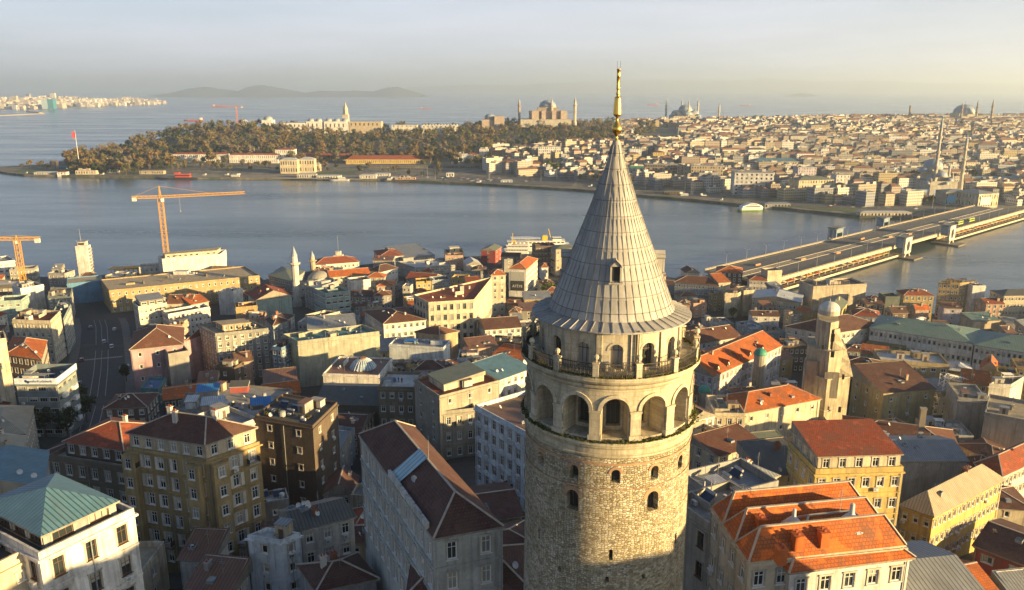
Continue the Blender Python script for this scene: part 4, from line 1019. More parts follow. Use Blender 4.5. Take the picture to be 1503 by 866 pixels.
H_('little yellow house with green gable roof below the beige firewall block', [(1208, 448), (1235, 455), (1244, 443)], 12, wall='yellow', roof='gable', rm='m_oldgreen', rh=2, fl=3, win='none')
A_('grey white building with large maroon hip roof behind the ruined church tower', [(1154, 479), (1215, 490), (1296, 478)], 13, wall='offwhite', roof='hip', rm='t_maroon', rh=4.6, fl=3)
H_('house with orange hip roof right of the large maroon roof', [(1253, 463), (1294, 466)], 12, wall='white', roof='hip', rm='t_red', rh=2.4, D=11)
H_('dark green cube house near the water, right', [(1300, 437), (1321, 437)], 14, wall=(.10, .13, .12), win='none', D=8, clutter=0)
H_('ochre house with rusty red roof at the water, right', [(1327, 433), (1371, 434)], 14, wall='ochre', roof='hip', rm='t_red', rh=2.2, D=10, fl=4)
A_('ochre six storey block at the water, tallest on the right shore', [(1378, 415), (1409, 417), (1429, 415)], 19, wall='ochre', fl=6, win='close', clutter=5)
A_('white annex with red railings beside the ochre six storey block', [(1428, 421), (1447, 421)], 18, wall='white', win='none', D=9, clutter=4)
H_('pink house with brown lean-to in front of the ochre six storey block', [(1386, 452), (1412, 453)], 10, wall='lilac', roof='shed', rm='t_maroon', rh=1.4, D=7, fl=3, win='few')
A_('cream house with black hip roofs at the right edge by the water', [(1474, 434), (1530, 433)], 15, wall='cream', roof='hip', rm='m_dark', rh=2, D=11, fl=4, win='close')
H_('low green roofed hall between the arcade and the water', [(1430, 471), (1468, 470)], 9, wall='beige', roof='shed', rm='m_green', rh=1.4, D=10, win='none')
H_('small house with rusty roof near the water left of the black hip roofs', [(1448, 446), (1474, 446)], 11, wall='salmon', roof='gable', rm='t_red', rh=1.8, D=10, axis='x')
H_('small brown house between the dark green cube and the beige firewall block', [(1272, 447), (1298, 447)], 11, wall='brown', roof='gable', rm='t_maroon', rh=1.6, D=10, axis='x')
arc1 = O_('long arcade building with green metal roof and a row of dark windows', [(1277, 481), (1429, 504)], 14, wall='white', roof='hip', rm='m_green', rh=3.4, D=24, fl=3, win='close', ridges=False, frame='grey')
O_('right wing of the arcade building with green metal roof, cut by the right edge', [(1431, 506), (1570, 527)], 13.5, wall='white', roof='hip', rm='m_green', rh=3.4, D=24, fl=3, win='close', frame='grey')
H_('olive lower house in front of the green roofed arcade', [(1272, 501), (1330, 510)], 8, wall='olive', D=7, fl=2, win='small', clutter=1)
A_('ochre house with teal eaves and brown roof right of the ruined church tower', [(1226, 536), (1299, 549)], 13, wall='ochre', roof='hip', rm='t_maroon', rh=2.6, D=14, fl=3)
H_('small bright orange lean-to roof house left of the plant filled terrace', [(1264, 518), (1302, 523)], 13, wall='beige', roof='shed', rm='t_orange', rh=1.6, D=8)
ter2 = A_('ochre house with plant filled white terrace and teal awning', [(1292, 531), (1393, 538)], 14, wall=(.40, .32, .18), D=13, rm='pale', fl=4, win='wide', clutter=3, parapet=.9)
A_('ochre house with big dark maroon sloping roof and leafless trees in front', [(1297, 577), (1373, 571)], 14, wall=(.40, .33, .17), roof='shed', rm='t_maroon', rh=4.2, D=17, fl=3, win='few')
H_('small house with pale pyramid roof right of the dark maroon sloping roof', [(1393, 543), (1428, 547)], 12, wall='ochre', roof='hip', rm='m_light', rh=1.8, D=10, win='none')
H_('house with corrugated orange roof beside the white steel stairs', [(1415, 561), (1454, 566)], 12, wall='ochre', roof='shed', rm='t_orange', rh=2, D=10)
H_('house with steep orange gable roof in front of the arcade right wing', [(1440, 541), (1466, 545)], 12, wall='ochre', roof='gable', rm='t_orange', rh=3.4, D=9, axis='y')
H_('yellow sunlit house with stub chimneys at the right edge', [(1464, 548), (1494, 552)], 15, wall='yellow', D=7, win='none', clutter=1, fl=4)
H_('white cube house with black flat roof at the right edge', [(1452, 566), (1484, 567), (1503, 555)], 14, wall='offwhite', win='none', clutter=1)
O_('tall grey metal clad hall with tan roof terrace at the right edge', [(1445, 608), (1570, 632)], 14, wall=(.30, .31, .30), rm='tanflat', win='none', D=18, clutter=3)
O_('grey panel clad block with tan roof left of the taller metal clad hall', [(1406, 586), (1450, 590)], 15, wall=(.34, .34, .32), rm='tanflat', win='none', D=14, clutter=2)
A_('house with wide dark tile roof, stone chimney and satellite dishes above the yellow stained building', [(1240, 644), (1410, 668)], 10, wall='beige', roof='hip', rm='t_brown', rh=3.6, D=18, fl=3, dishes=2)
A_('cream rooftop hut house with flat tan roof above the yellow stained building', [(1256, 645), (1284, 652), (1303, 643)], 14, wall='cream', win='none', rm='tanflat', clutter=2)
H_('yellow block behind the yellow sunlit house at the right edge', [(1492, 540), (1540, 545)], 13, wall='ochre', D=10, clutter=2, fl=4)
H_('terrace house with plants right below the tower arcade', [(1018, 652), (1062, 640)], 11, wall='beige', rm='tanflat', D=9, fl=3, clutter=3)
# ------------------------------------------------------------------ water, land, haze
def watermat():
    m, t, b = newmat('sea_water'); o = objc(t)
    b.inputs['Base Color'].default_value = (.065, .095, .108, 1); b.inputs['Roughness'].default_value = .16
    b.inputs['IOR'].default_value = 1.33
    n1 = noise(t, o, .30, 4, .6, (.6, 1.6, 1)); n2 = noise(t, o, .05, 4, .6, (.5, 1.5, 1)); n3 = noise(t, o, .006, 5, .65, (.35, 1.6, 1))
    a = N(t, 'ShaderNodeMath', operation='MULTIPLY_ADD'); t.links.new(n2, a.inputs[0]); a.inputs[1].default_value = 1.6; t.links.new(n1, a.inputs[2])
    rg = ramp(t, n3, .35, .68, .10, .30); t.links.new(rg, b.inputs['Roughness'])
    bump(t, b, a.outputs[0], .36, .5)
    return m
m = MB(); m.face([(-32000, -1500, 0), (32000, -1500, 0), (32000, 42000, 0), (-32000, 42000, 0)])
tag(m.build('water', watermat()), kind='structure')
GRD = flatroof((.048, .048, .046), 'asphalt_ground')
SH = [(-700, 414), (-120, 412), (0, 409), (140, 405), (240, 399), (370, 397), (400, 424), (430, 402), (520, 390), (640, 380), (760, 373), (850, 374), (960, 404), (1080, 424), (1180, 440), (1260, 456), (1330, 468), (1503, 480), (1640, 490), (2000, 500)]
SHW = [at_z(x, y, 1.8) for x, y in SH]
sx_, sy_ = [p.x for p in SHW], [p.y for p in SHW]
m = MB(); xs = [-900 + 15 * i for i in range(112)]
def gcol(x):
    e = interp(x, sx_, sy_); ys = [-260, -120, -40] + [20 + 20 * k for k in range(20)]
    ys = [y for y in ys if y < e - 10] + [e]
    return [(x, y, zt(x, y) - .02 if y > 0 else 61) for y in ys]
prev = gcol(xs[0])
for x in xs[1:]:
    cur = gcol(x); n = max(len(prev), len(cur))
    for i in range(n - 1):
        a, b = prev[min(i, len(prev) - 1)], prev[min(i + 1, len(prev) - 1)]; c, d = cur[min(i + 1, len(cur) - 1)], cur[min(i, len(cur) - 1)]
        q = [a, d, c, b]; q = [p for k, p in enumerate(q) if p != q[k - 1]]
        if len(q) > 2: m.face(q)
    a, d = prev[-1], cur[-1]; m.face([a, (a[0], a[1], -3), (d[0], d[1], -3), d][::-1])
    prev = cur
tag(m.build('ground', GRD), kind='structure')
# far land: shore distance, ridge distance and height along the azimuth ratio u = X / Y
def uu(px): return (px - 751.5) / FPX / (CP + .2 * SP)
fx = [-14, 0, 35, 235, 370, 450, 560, 700, 850, 960, 1000, 1080, 1140, 1260, 1342, 1440, 1503, 1700, 2100]
fy = [249, 253, 257, 261, 262, 262, 264, 270, 279, 289, 292, 300, 305, 318, 319, 318, 319, 322, 330]
FU = [at_z(x, y, 1.5).x / at_z(x, y, 1.5).y for x, y in zip(fx, fy)]; FD = [at_z(x, y, 1.5).y for x, y in zip(fx, fy)]
rx = [-14, 60, 110, 180, 220, 330, 500, 700, 800, 950, 1100, 1300, 1500, 2100]
RU = [uu(x) for x in rx]; RD = [1290, 1330, 1450, 1560, 1640, 1700, 1750, 1800, 1900, 1950, 2000, 2050, 2050, 2050]; RH = [2.5, 3, 4, 9, 24, 50, 36, 37, 40, 44, 47, 50, 52, 52]
LU = [uu(x) for x in (-14, 100, 250, 650, 800, 1000, 1500)]; LF = [20, 60, 200, 255, 170, 100, 90]
BKU, BKD = [uu(40), uu(180), uu(230), uu(330)], [70, 110, 200, 520]
def fsh(u): return interp(u, FU, FD)
def frd(u): return interp(u, RU, RD)
def zf(x, y):
    u = x / y; s, r, hh, fl = fsh(u), frd(u), interp(u, RU, RH), interp(u, LU, LF)
    if y < s: return -2
    fl = min(fl, (r - s) * .6)
    if y <= r:
        t = max(0, (y - s - fl) / (r - s - fl)); t = t * t * (3 - 2 * t) * .45 + t * .55
        return 2.6 + (hh - 2.6) * t
    back = interp(u, BKU, BKD)
    t = min(1, (y - r) / back); return hh + (-3 - hh) * t * t
def onf(px, py, h=0.):                     # far terrain under a pixel
    d = ray(px, py); t = 700.0
    while t < 2600:
        if H + d.z * t / d.y - zf(d.x * t / d.y, t) - h <= 0: break
        t += 4
    return Vector((d.x * t / d.y, t, H + d.z * t / d.y))
m = MB(); us = [uu(-14) + (uu(2000) - uu(-14)) * i / 150 for i in range(151)]
def fcol(u):
    s, r = fsh(u), frd(u); bk = interp(u, BKU, BKD)
    ds = [s, s + .01] + [s + (r - s) * k / 16 for k in range(1, 17)] + [r + bk * k / 6 for k in range(1, 7)]
    return [(u * d, d, -3 if i == 0 else zf(u * d, d + .02)) for i, d in enumerate(ds)]
pv = fcol(us[0])
for u in us[1:]:
    cu = fcol(u)
    for i in range(len(cu) - 1): m.face([pv[i], cu[i], cu[i + 1], pv[i + 1]], 0)
    pv = cu
def farground():
    mm, t, b = newmat('far_ground'); o = objc(t); a = ramp(t, noise(t, o, .012, 6, .65), .42, .6)
    f = ramp(t, noise(t, o, .1, 4, .6), .4, .6)
    t.links.new(mixcol(t, f, mixcol(t, a, (.13, .115, .095), (.055, .075, .028)), mixcol(t, ramp(t, noise(t, o, .035, 5, .7), .45, .55), (.20, .17, .13), (.06, .055, .045))), b.inputs['Base Color']); b.inputs['Roughness'].default_value = .95
    return mm
tag(m.build('far_ground', farground()), kind='structure')
# islands and hills on the horizon, Asian shore
ROCK = plain((.20, .20, .19), .95, name='hazed_scrub')  # mountain scrub paled: distance haze is put into the colour
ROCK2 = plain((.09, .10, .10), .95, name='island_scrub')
def ridge(name, d, pts, base=0, thick=900):
    mb = MB(); P = [at_d(x, y, d) for x, y in pts]; rr = random.Random(len(pts))
    Q = []
    for a, b in zip(P, P[1:]):
        for k in range(6): Q.append(a.lerp(b, k / 6) + Vector((0, 0, rr.uniform(-.04, .04) * max(10, (a.z + b.z) / 2))))
    Q.append(P[-1])
    for a, b in zip(Q, Q[1:]):
        za, zb_ = max(a.z, base + .5), max(b.z, base + .5)
        mb.face([(a.x, d - thick, base - 1), (b.x, d - thick, base - 1), (b.x, d, zb_), (a.x, d, za)])
        mb.face([(a.x, d, za), (b.x, d, zb_), (b.x, d + thick, base - 1), (a.x, d + thick, base - 1)])
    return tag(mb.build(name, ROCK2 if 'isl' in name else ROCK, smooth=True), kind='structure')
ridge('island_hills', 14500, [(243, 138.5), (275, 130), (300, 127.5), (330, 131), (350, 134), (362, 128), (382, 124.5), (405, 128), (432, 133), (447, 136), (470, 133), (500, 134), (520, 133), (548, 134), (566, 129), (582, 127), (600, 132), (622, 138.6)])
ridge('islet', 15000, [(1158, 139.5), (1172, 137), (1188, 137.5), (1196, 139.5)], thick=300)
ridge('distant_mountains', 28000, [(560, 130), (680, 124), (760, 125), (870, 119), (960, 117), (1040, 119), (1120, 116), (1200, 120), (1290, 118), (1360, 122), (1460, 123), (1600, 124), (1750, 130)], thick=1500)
# Asian shore on the left
D0 = 4300
m = MB(); sp0 = [(-160, 166), (0, 160.5), (60, 160.5), (100, 158.5), (160, 156), (220, 154), (246, 151.5)]
B0 = [at_z(x, y, 0) for x, y in sp0]; top0 = [(p.x * 1.35, p.y + 1500, 52 if i < 5 else 14 if i == 5 else 1) for i, p in enumerate(B0)]
for i in range(len(B0) - 1):
    a, b = B0[i], B0[i + 1]; c, d = top0[i + 1], top0[i]
    m.face([(a.x, a.y, -1), (b.x, b.y, -1), (b.x, b.y + 5, 3), (a.x, a.y + 5, 3)]); m.face([(a.x, a.y + 5, 3), (b.x, b.y + 5, 3), c, d])
    m.face([d, c, (c[0], c[1] + 800, -2), (d[0], d[1] + 800, -2)])
tag(m.build('asian_shore', farground()), kind='structure')
m = MB(); P = [at_z(x, y, 0) for x, y in ((-40, 172), (20, 169), (62, 167.2))]
for a, b in zip(P, P[1:]): m.beam((a.x, a.y, 1), (b.x, b.y, 1), 26, 5)
P = [at_z(x, y, 0) for x, y in ((41, 164.3), (60, 166))]; m.beam((P[0].x, P[0].y, 1), (P[1].x, P[1].y, 1), 20, 7)
tag(m.build('breakwater', plain((.33, .28, .22), .9, name='breakwater_stone')), 'pale stone breakwater low on the water before the left far shore', 'breakwater')
# the air
hz = MB(); hz.box(0, 14000, -6, 63000, 55000, 520); hzm, t, b = newmat('haze'); t.nodes.remove(b)
pv_ = N(t, 'ShaderNodeVolumePrincipled'); pv_.inputs['Density'].default_value = HAZE; pv_.inputs['Color'].default_value = (.78, .90, 1.0, 1); pv_.inputs['Anisotropy'].default_value = .5
t.links.new(pv_.outputs[0], t.nodes['Material Output'].inputs['Volume'])
hzo = hz.build('haze', hzm); hzo['kind'] = 'stuff'

# ------------------------------------------------------------------ trees
def crown_mesh(seed, r, h, n, leaf, mat_, squash=.8):
    rr = random.Random(seed); m = MB(); cl = []
    for _ in range(13):
        a, q = rr.uniform(0, 6.28), math.sqrt(rr.random()) * r * .72; z = h * rr.uniform(.42, .86)
        k = 1 - abs(z / h - .58) * 1.1
        cl.append((q * k * math.cos(a), q * k * math.sin(a), z, r * rr.uniform(.26, .46)))
    for _ in range(n):
        c = rr.choice(cl); v = Vector((rr.gauss(0, 1), rr.gauss(0, 1), rr.gauss(0, 1))).normalized() * (c[3] * rr.uniform(.55, 1.08))
        q = Vector((c[0], c[1], c[2])) + Vector((v.x, v.y, v.z * squash))
        a = Vector((rr.uniform(-1, 1), rr.uniform(-1, 1), rr.uniform(-1, 1))).normalized(); b_ = a.cross(v.normalized() + Vector((.01, .02, .03))).normalized()
        s = leaf * rr.uniform(.5, 1.2); m.face([q - a * s, q + b_ * s * .6, q + a * s * .9, q - b_ * s * .7])
    return m.mesh('crown', mat_)
def trunk_mesh(seed, r, h, mat_, thin=1.):
    rr = random.Random(seed); m = MB(); t0 = h * .04 * thin
    m.tube((0, 0, -1), (0, 0, h * .45), t0, t0 * .65, 7)
    for k in range(8):
        a = rr.uniform(0, 6.28); z = h * rr.uniform(.28, .46); p = (0, 0, z); q = (math.cos(a) * r * .5, math.sin(a) * r * .5, h * rr.uniform(.6, .8))
        m.tube(p, q, t0 * .5, t0 * .2, 5)
        for j in range(3):
            b_ = a + rr.uniform(-.9, .9); m.tube(q, (q[0] + math.cos(b_) * r * .35, q[1] + math.sin(b_) * r * .35, q[2] + h * rr.uniform(.02, .16)), t0 * .2, t0 * .06, 4)
    return m.mesh('trunk', mat_)
BARK = plain((.09, .07, .05), .9, name='bark')
LF_ = dict(brown=leafmat('budding_twigs', (.13, .085, .038), (.18, .118, .052), (.13, .105, .042)), olive=leafmat('olive_leaves', (.085, .076, .030), (.13, .105, .045), (.08, .085, .033)),
           dark=leafmat('evergreen_leaves', (.018, .028, .012), (.04, .055, .022)), green=leafmat('spring_leaves', (.055, .085, .015), (.12, .15, .03)), grey=leafmat('grey_twigs', (.11, .09, .065), (.17, .14, .10)))
TV = {}
def tree_variant(kind, k, big=False):
    key = (kind, k, big)
    if key not in TV:
        r, h = dict(brown=(7, 15), olive=(6.5, 14), dark=(5, 12), green=(5, 9), grey=(6, 14), cypress=(1.9, 15))[kind]
        if kind == 'cypress':
            rr = random.Random(k); m = MB()
            for _ in range(170):
                z = rr.random(); a = rr.uniform(0, 6.28); q = Vector((math.cos(a) * r * (1 - z) ** .6, math.sin(a) * r * (1 - z) ** .6, 1 + z * (h - 1))) * 1.0
                s = .8 * rr.uniform(.6, 1.2); v = Vector((rr.uniform(-1, 1), rr.uniform(-1, 1), rr.uniform(-.3, 1.6))).normalized(); b_ = v.cross(Vector((math.cos(a), math.sin(a), .2))).normalized()
                m.face([q - v * s, q + b_ * s * .6, q + v * s, q - b_ * s * .6])
            c = m.mesh('crown', LF_['dark'])
        else: c = crown_mesh(k * 7 + len(kind), r, h, 900 if big else 420, .62 if big else 1.1, LF_[kind])
        TV[key] = (c, trunk_mesh(k, r, h, BARK, .8))
    return TV[key]
def tree(kind, label, x, y, z, s=1., k=0, group=None, big=False, name=None):
    c, tr = tree_variant(kind, k, big)
    o = thing(name or dict(dark='evergreen_tree', cypress='cypress_tree').get(kind, 'tree'), label, 'tree', (x, y, z), rnd.uniform(0, 6.28), group)
    o.scale = (s, s, s * rnd.uniform(.9, 1.1)); link('crown', c, o); link('trunk', tr, o); return o

# ------------------------------------------------------------------ mosques and far landmarks
class LM:
    """measures taken at forward distance d"""
    def __init__(s, d): s.d = d
    def x(s, px): return at_d(px, 160, s.d).x
    def z(s, py): return at_d(751, py, s.d).z
    def m(s, pxs): return pxs * s.d / FPX / (CP + .2 * SP)
STONE_L = plaster((.46, .42, .35), .3); LEADR = plain((.23, .275, .33), .6, name='lead_dome', var=.3); DSTONE = plaster((.30, .25, .20), .3); PINKST = plaster((.44, .345, .28), .3)
def minaret(root, x, y, z0, z1, r, mat_=None, bal=1, name='minaret'):
    m = MB(); hh = z1 - z0; mat_ = mat_ or STONE_L
    pr = [(r * 1.35, 0), (r * 1.35, hh * .12), (r, hh * .17)]
    for k in range(bal):
        b = hh * (.72 - .18 * (bal - 1 - k)); rr = r * (1 - .08 * k); pr += [(rr, b - hh * .03), (rr * 1.6, b), (rr * 1.6, b + hh * .018), (rr * .9, b + hh * .018)]
    pr += [(r * .82, hh * .84)]
    m.lathe(pr, 10, 0); m.lathe([(r * .95, hh * .84), (0.02, hh)], 10, 1)
    return m.build(name, [mat_, LEADR], root, (x, y, z0))
def dome(root, x, y, z, r, hgt=None, mat_=None, drum=0., name='dome', a0=0., a1=6.2832, fin=True):
    m = MB(); hgt = hgt or r * .62
    if drum: m.lathe([(r * 1.02, 0), (r * 1.02, drum), (r, drum)], 20, 1, a0=a0, a1=a1)
    m.lathe([(r * math.cos(t), drum + hgt * math.sin(t)) for t in [math.pi / 2 * k / 7 for k in range(8)]], 20, 0, a0=a0, a1=a1)
    if fin: m.tube((0, 0, drum + hgt), (0, 0, drum + hgt + r * .3), r * .025, n=5)
    return m.build(name, [mat_ or LEADR, STONE_L], root, (x, y, z))
def block(root, name, x, y, z0, sx, sy, sz, mat_, rz=0., top=None):
    m = MB(); m.box(0, 0, 0, sx, sy, sz, 0, 0, top=1 if top else None); return m.build(name, [mat_] + ([top] if top else []), root, (x, y, z0), rz)
# great church mosque with buttresses
l = LM(1850); cx, z0 = l.x(804), l.z(181)
hs = thing('domed_mosque', 'great pinkish domed mosque with stone buttresses and four minarets on the far ridge', 'mosque', (cx, l.d, z0))
def lx(p): return l.x(p) - cx
def lz(p): return l.z(p) - z0
block(hs, 'hall', 0, 0, -6, l.m(54), 70, lz(163) + 6, PINKST); block(hs, 'aisle', lx(800), -30, -6, l.m(72), 60, lz(174) + 6, STONE_L)
block(hs, 'gallery', lx(804), 0, lz(163), l.m(30), 36, lz(157.5) - lz(163), DSTONE)
for p, w_ in ((785, 10), (797, 6), (812, 6), (826, 9)): block(hs, 'buttress', lx(p), -38, -4, l.m(w_), 16, lz(161.5) + 4, PINKST)
dome(hs, lx(804), 0, lz(158), l.m(12.5), l.m(9.5), drum=l.m(1.5)); dome(hs, lx(790), -5, lz(168), l.m(9), l.m(5), name='half_dome', fin=False); dome(hs, lx(819), -25, lz(171), l.m(6), l.m(3.5), name='half_dome', fin=False)
for p, t_, b_, r_, mm in ((762, 144, 176, 2.7, DSTONE), (843, 142, 178, 3.2, STONE_L), (809, 143, 180, 3.0, PINKST), (795, 147, 170, 2.2, STONE_L)): minaret(hs, lx(p), -20 if p != 795 else 40, lz(b_) - 10, lz(t_), r_, mm)
# six minaret mosque
l = LM(2080); cx, z0 = l.x(1005), l.z(176)
bm = thing('domed_mosque', 'cascading grey domed mosque with six thin minarets on the far ridge', 'mosque', (cx, l.d, z0))
block(bm, 'hall', 0, 0, -12, l.m(38), 60, lz(170) + 12, STONE_L); block(bm, 'gallery', lx(1005), 0, lz(170), l.m(25), 40, lz(165) - lz(170), STONE_L)
dome(bm, lx(1006), 0, lz(163), l.m(10), l.m(8), drum=l.m(1.2))
for p, q, r_ in ((993, 167, 7.5), (1019, 167, 7.5), (987, 171, 5), (1025, 171, 5), (1006, 168, 8.5)): dome(bm, lx(p), -18 if p == 1006 else 0, lz(q), l.m(r_), l.m(r_ * .7), name='half_dome', fin=False)
for p, t_, b_ in ((980, 145, 174), (1001, 145, 176), (1007.5, 147, 172), (1028, 145, 172), (1053, 150, 172), (1023, 158, 172)): minaret(bm, lx(p), rnd.uniform(-30, 30), lz(b_) - 10, lz(t_), 2.3, bal=2)
# arched mosque on the right ridge
l = LM(1960); cx, z0 = l.x(1417), l.z(182)
nm = thing('domed_mosque', 'single domed mosque with large lit arches on the right end of the far ridge', 'mosque', (cx, l.d, z0))
block(nm, 'hall', 0, 0, -10, l.m(32), 50, lz(175) + 10, STONE_L); block(nm, 'gallery', lx(1416), 0, lz(175), l.m(27), 40, lz(166) - lz(175), STONE_L)
dome(nm, lx(1416), 0, lz(166.5), l.m(15), l.m(12), drum=l.m(1))
for p in (1407, 1430):
    m = MB(); r_ = l.m(9); m.face([(r_ * math.cos(math.pi * k / 14), 0, r_ * math.sin(math.pi * k / 14)) for k in range(15)][::-1])
    for k in range(14): a, b_ = math.pi * k / 14, math.pi * (k + 1) / 14; m.face([(r_ * math.cos(a), 0, r_ * math.sin(a)), (r_ * math.cos(a), 30, r_ * math.sin(a)), (r_ * math.cos(b_), 30, r_ * math.sin(b_)), (r_ * math.cos(b_), 0, r_ * math.sin(b_))])
    m.build('arch', STONE_L, nm, (lx(p), -32, lz(179)))
for p, t_, b_ in ((1402, 150, 172), (1424, 146, 180), (1446, 144, 181)): minaret(nm, lx(p), -30, lz(b_) - 10, lz(t_), 2.5, DSTONE, 2)
for p, q in ((1385, 170), (1374, 174), (1395, 178), (1442, 176)): dome(nm, lx(p), 10, lz(q + 5), l.m(5), drum=l.m(2), name='side_dome')
# waterfront mosque on the right
l = LM(930); cx, z0 = l.x(1391), l.z(283)
ym = thing('domed_mosque', 'waterfront mosque with cascading sunlit domes and two tall minarets near the bridge end', 'mosque', (cx, l.d, z0))
block(ym, 'hall', lx(1389), 0, -8, l.m(40), 34, lz(264) + 8, STONE_L); block(ym, 'gallery', lx(1388), 4, lz(264), l.m(27), 26, lz(248) - lz(264), STONE_L)
dome(ym, lx(1385), 6, lz(248), l.m(13.5), l.m(12), drum=l.m(3))
for p, q, r_, yy in ((1370, 255, 7, 4), (1399, 256, 6.5, 2), (1385, 259, 8, -12), (1372, 264, 5, -10), (1399, 266, 5, -12), (1408, 270, 4, -6), (1366, 270, 3.6, -14), (1410, 262, 3.5, 8), (1391, 270, 3, -18)): dome(ym, lx(p), yy, lz(q - 2), l.m(r_ * 1.2), l.m(r_ * .95), drum=l.m(.8), name='half_dome', fin=r_ < 5)
for p, q in ((1376, 247), (1396, 249), (1402, 262), (1378, 262)): m = MB(); m.lathe([(l.m(1.6), -6), (l.m(1.6), 4), (l.m(1.9), 4), (0, 8)], 10); m.build('turret', STONE_L, ym, (lx(p), -14, lz(q)))
minaret(ym, lx(1376), -14, lz(281) - 4, lz(167), 1.9, bal=3); minaret(ym, lx(1420), -8, lz(272) - 4, lz(195), 1.9, bal=3)
# palace tower and domes on the left ridge
l = LM(1720); cx, z0 = l.x(507), l.z(186)
pt = thing('palace_tower', 'pale stone palace tower with pointed spire above the wood', 'tower', (cx, l.d, z0))
block(pt, 'shaft', 0, 0, -10, l.m(8.5), l.m(8.5), lz(168) + 10, STONE_L)
m = MB(); m.lathe([(l.m(4.6), 0), (l.m(4.6), l.m(.6)), (l.m(3.6), l.m(.7)), (l.m(3.5), l.m(6.5)), (l.m(4.1), l.m(6.6)), (l.m(3.2), l.m(9)), (l.m(1.6), l.m(13)), (0.05, l.m(18))], 8); m.build('spire', [STONE_L], pt, (0, 0, lz(168)))
def dhall(name, label, pa, pb, top, base, nd, d=1715, mat_=None, cat='palace hall', dep=24, grp=None, roofk=None):
    l = LM(d); x0, x1 = l.x(pa), l.x(pb); zz = l.z(base)
    o = thing(name, label, cat, ((x0 + x1) / 2, d, zz), 0, grp); h = l.z(top) - zz; w_ = x1 - x0
    block(o, 'wall', 0, 0, -12, w_, dep, h + 12, mat_ or wallm('white'), top=LEADR)
    for k in range(nd):
        r = min(w_ / nd * .42, dep * .42); dome(o, -w_ / 2 + w_ * (k + .5) / nd, 0, h, r, drum=r * .3)
    for k in range(int(w_ / 9)):
        block(o, 'window', -w_ / 2 + 4.5 + 9 * k, -dep / 2 - .05, h * .35, 2.2, .1, h * .4, VOID)
    return o
dhall('palace_hall', 'white domed palace pavilion at the left end of the ridge halls', 344, 366, 181, 192, 1); dhall('palace_hall', 'tall white palace pavilion with round dome in the left ridge group', 385, 400, 176, 192, 1)
dhall('palace_hall', 'long pale palace wing with flat grey roof between domed pavilions', 411, 449, 180, 189, 0); dhall('palace_hall', 'palace hall with two equal domes left of the pointed palace tower', 450, 473, 178, 190, 2)
dhall('palace_hall', 'white palace block joined to the foot of the pointed palace tower', 476, 512, 178, 191, 3); dhall('palace_hall', 'sunlit sandy wing right of the pointed palace tower', 513, 560, 178, 187, 0, mat_=wallm('beige'))
dhall('palace_kitchen', 'long low kitchen wing with a row of small chimneys above the wood', 619, 672, 183.5, 189, 12, mat_=wallm('offwhite'), cat='palace hall', dep=18); dhall('palace_hall', 'grey roofed long shed on the ridge right of the sandy wing', 575, 613, 183, 187, 0, mat_=wallm('offwhite'))
dhall('retaining_wall', 'long sunlit retaining wall below the palace pavilions', 338, 445, 190, 198, 0, d=1690, mat_=wallm('beige'), cat='wall', dep=6)
l = LM(1760); cx, z0 = l.x(722), l.z(186)
ir = thing('brick_church', 'old pink brick church with low dome left of the great mosque', 'church', (cx, l.d, z0))
block(ir, 'nave', 0, 0, -8, l.m(28), 40, lz(175) + 8, PINKST); block(ir, 'apse', lx(733), -10, -6, l.m(14), 30, lz(170) + 6, PINKST); dome(ir, lx(719), 0, lz(175), l.m(7.5), l.m(4), drum=l.m(3.5))
l = LM(2000); co = thing('ancient_column', 'dark ancient column standing up from the ridge line at the right', 'column', (l.x(1336), 2000, l.z(172)))
m = MB(); m.lathe([(3.6, -20), (3.6, 3), (2.6, 4), (2.4, l.z(155) - l.z(172) - 2), (3, l.z(155) - l.z(172)), (0, l.z(155) - l.z(172))], 12); m.build('shaft', DSTONE, co)
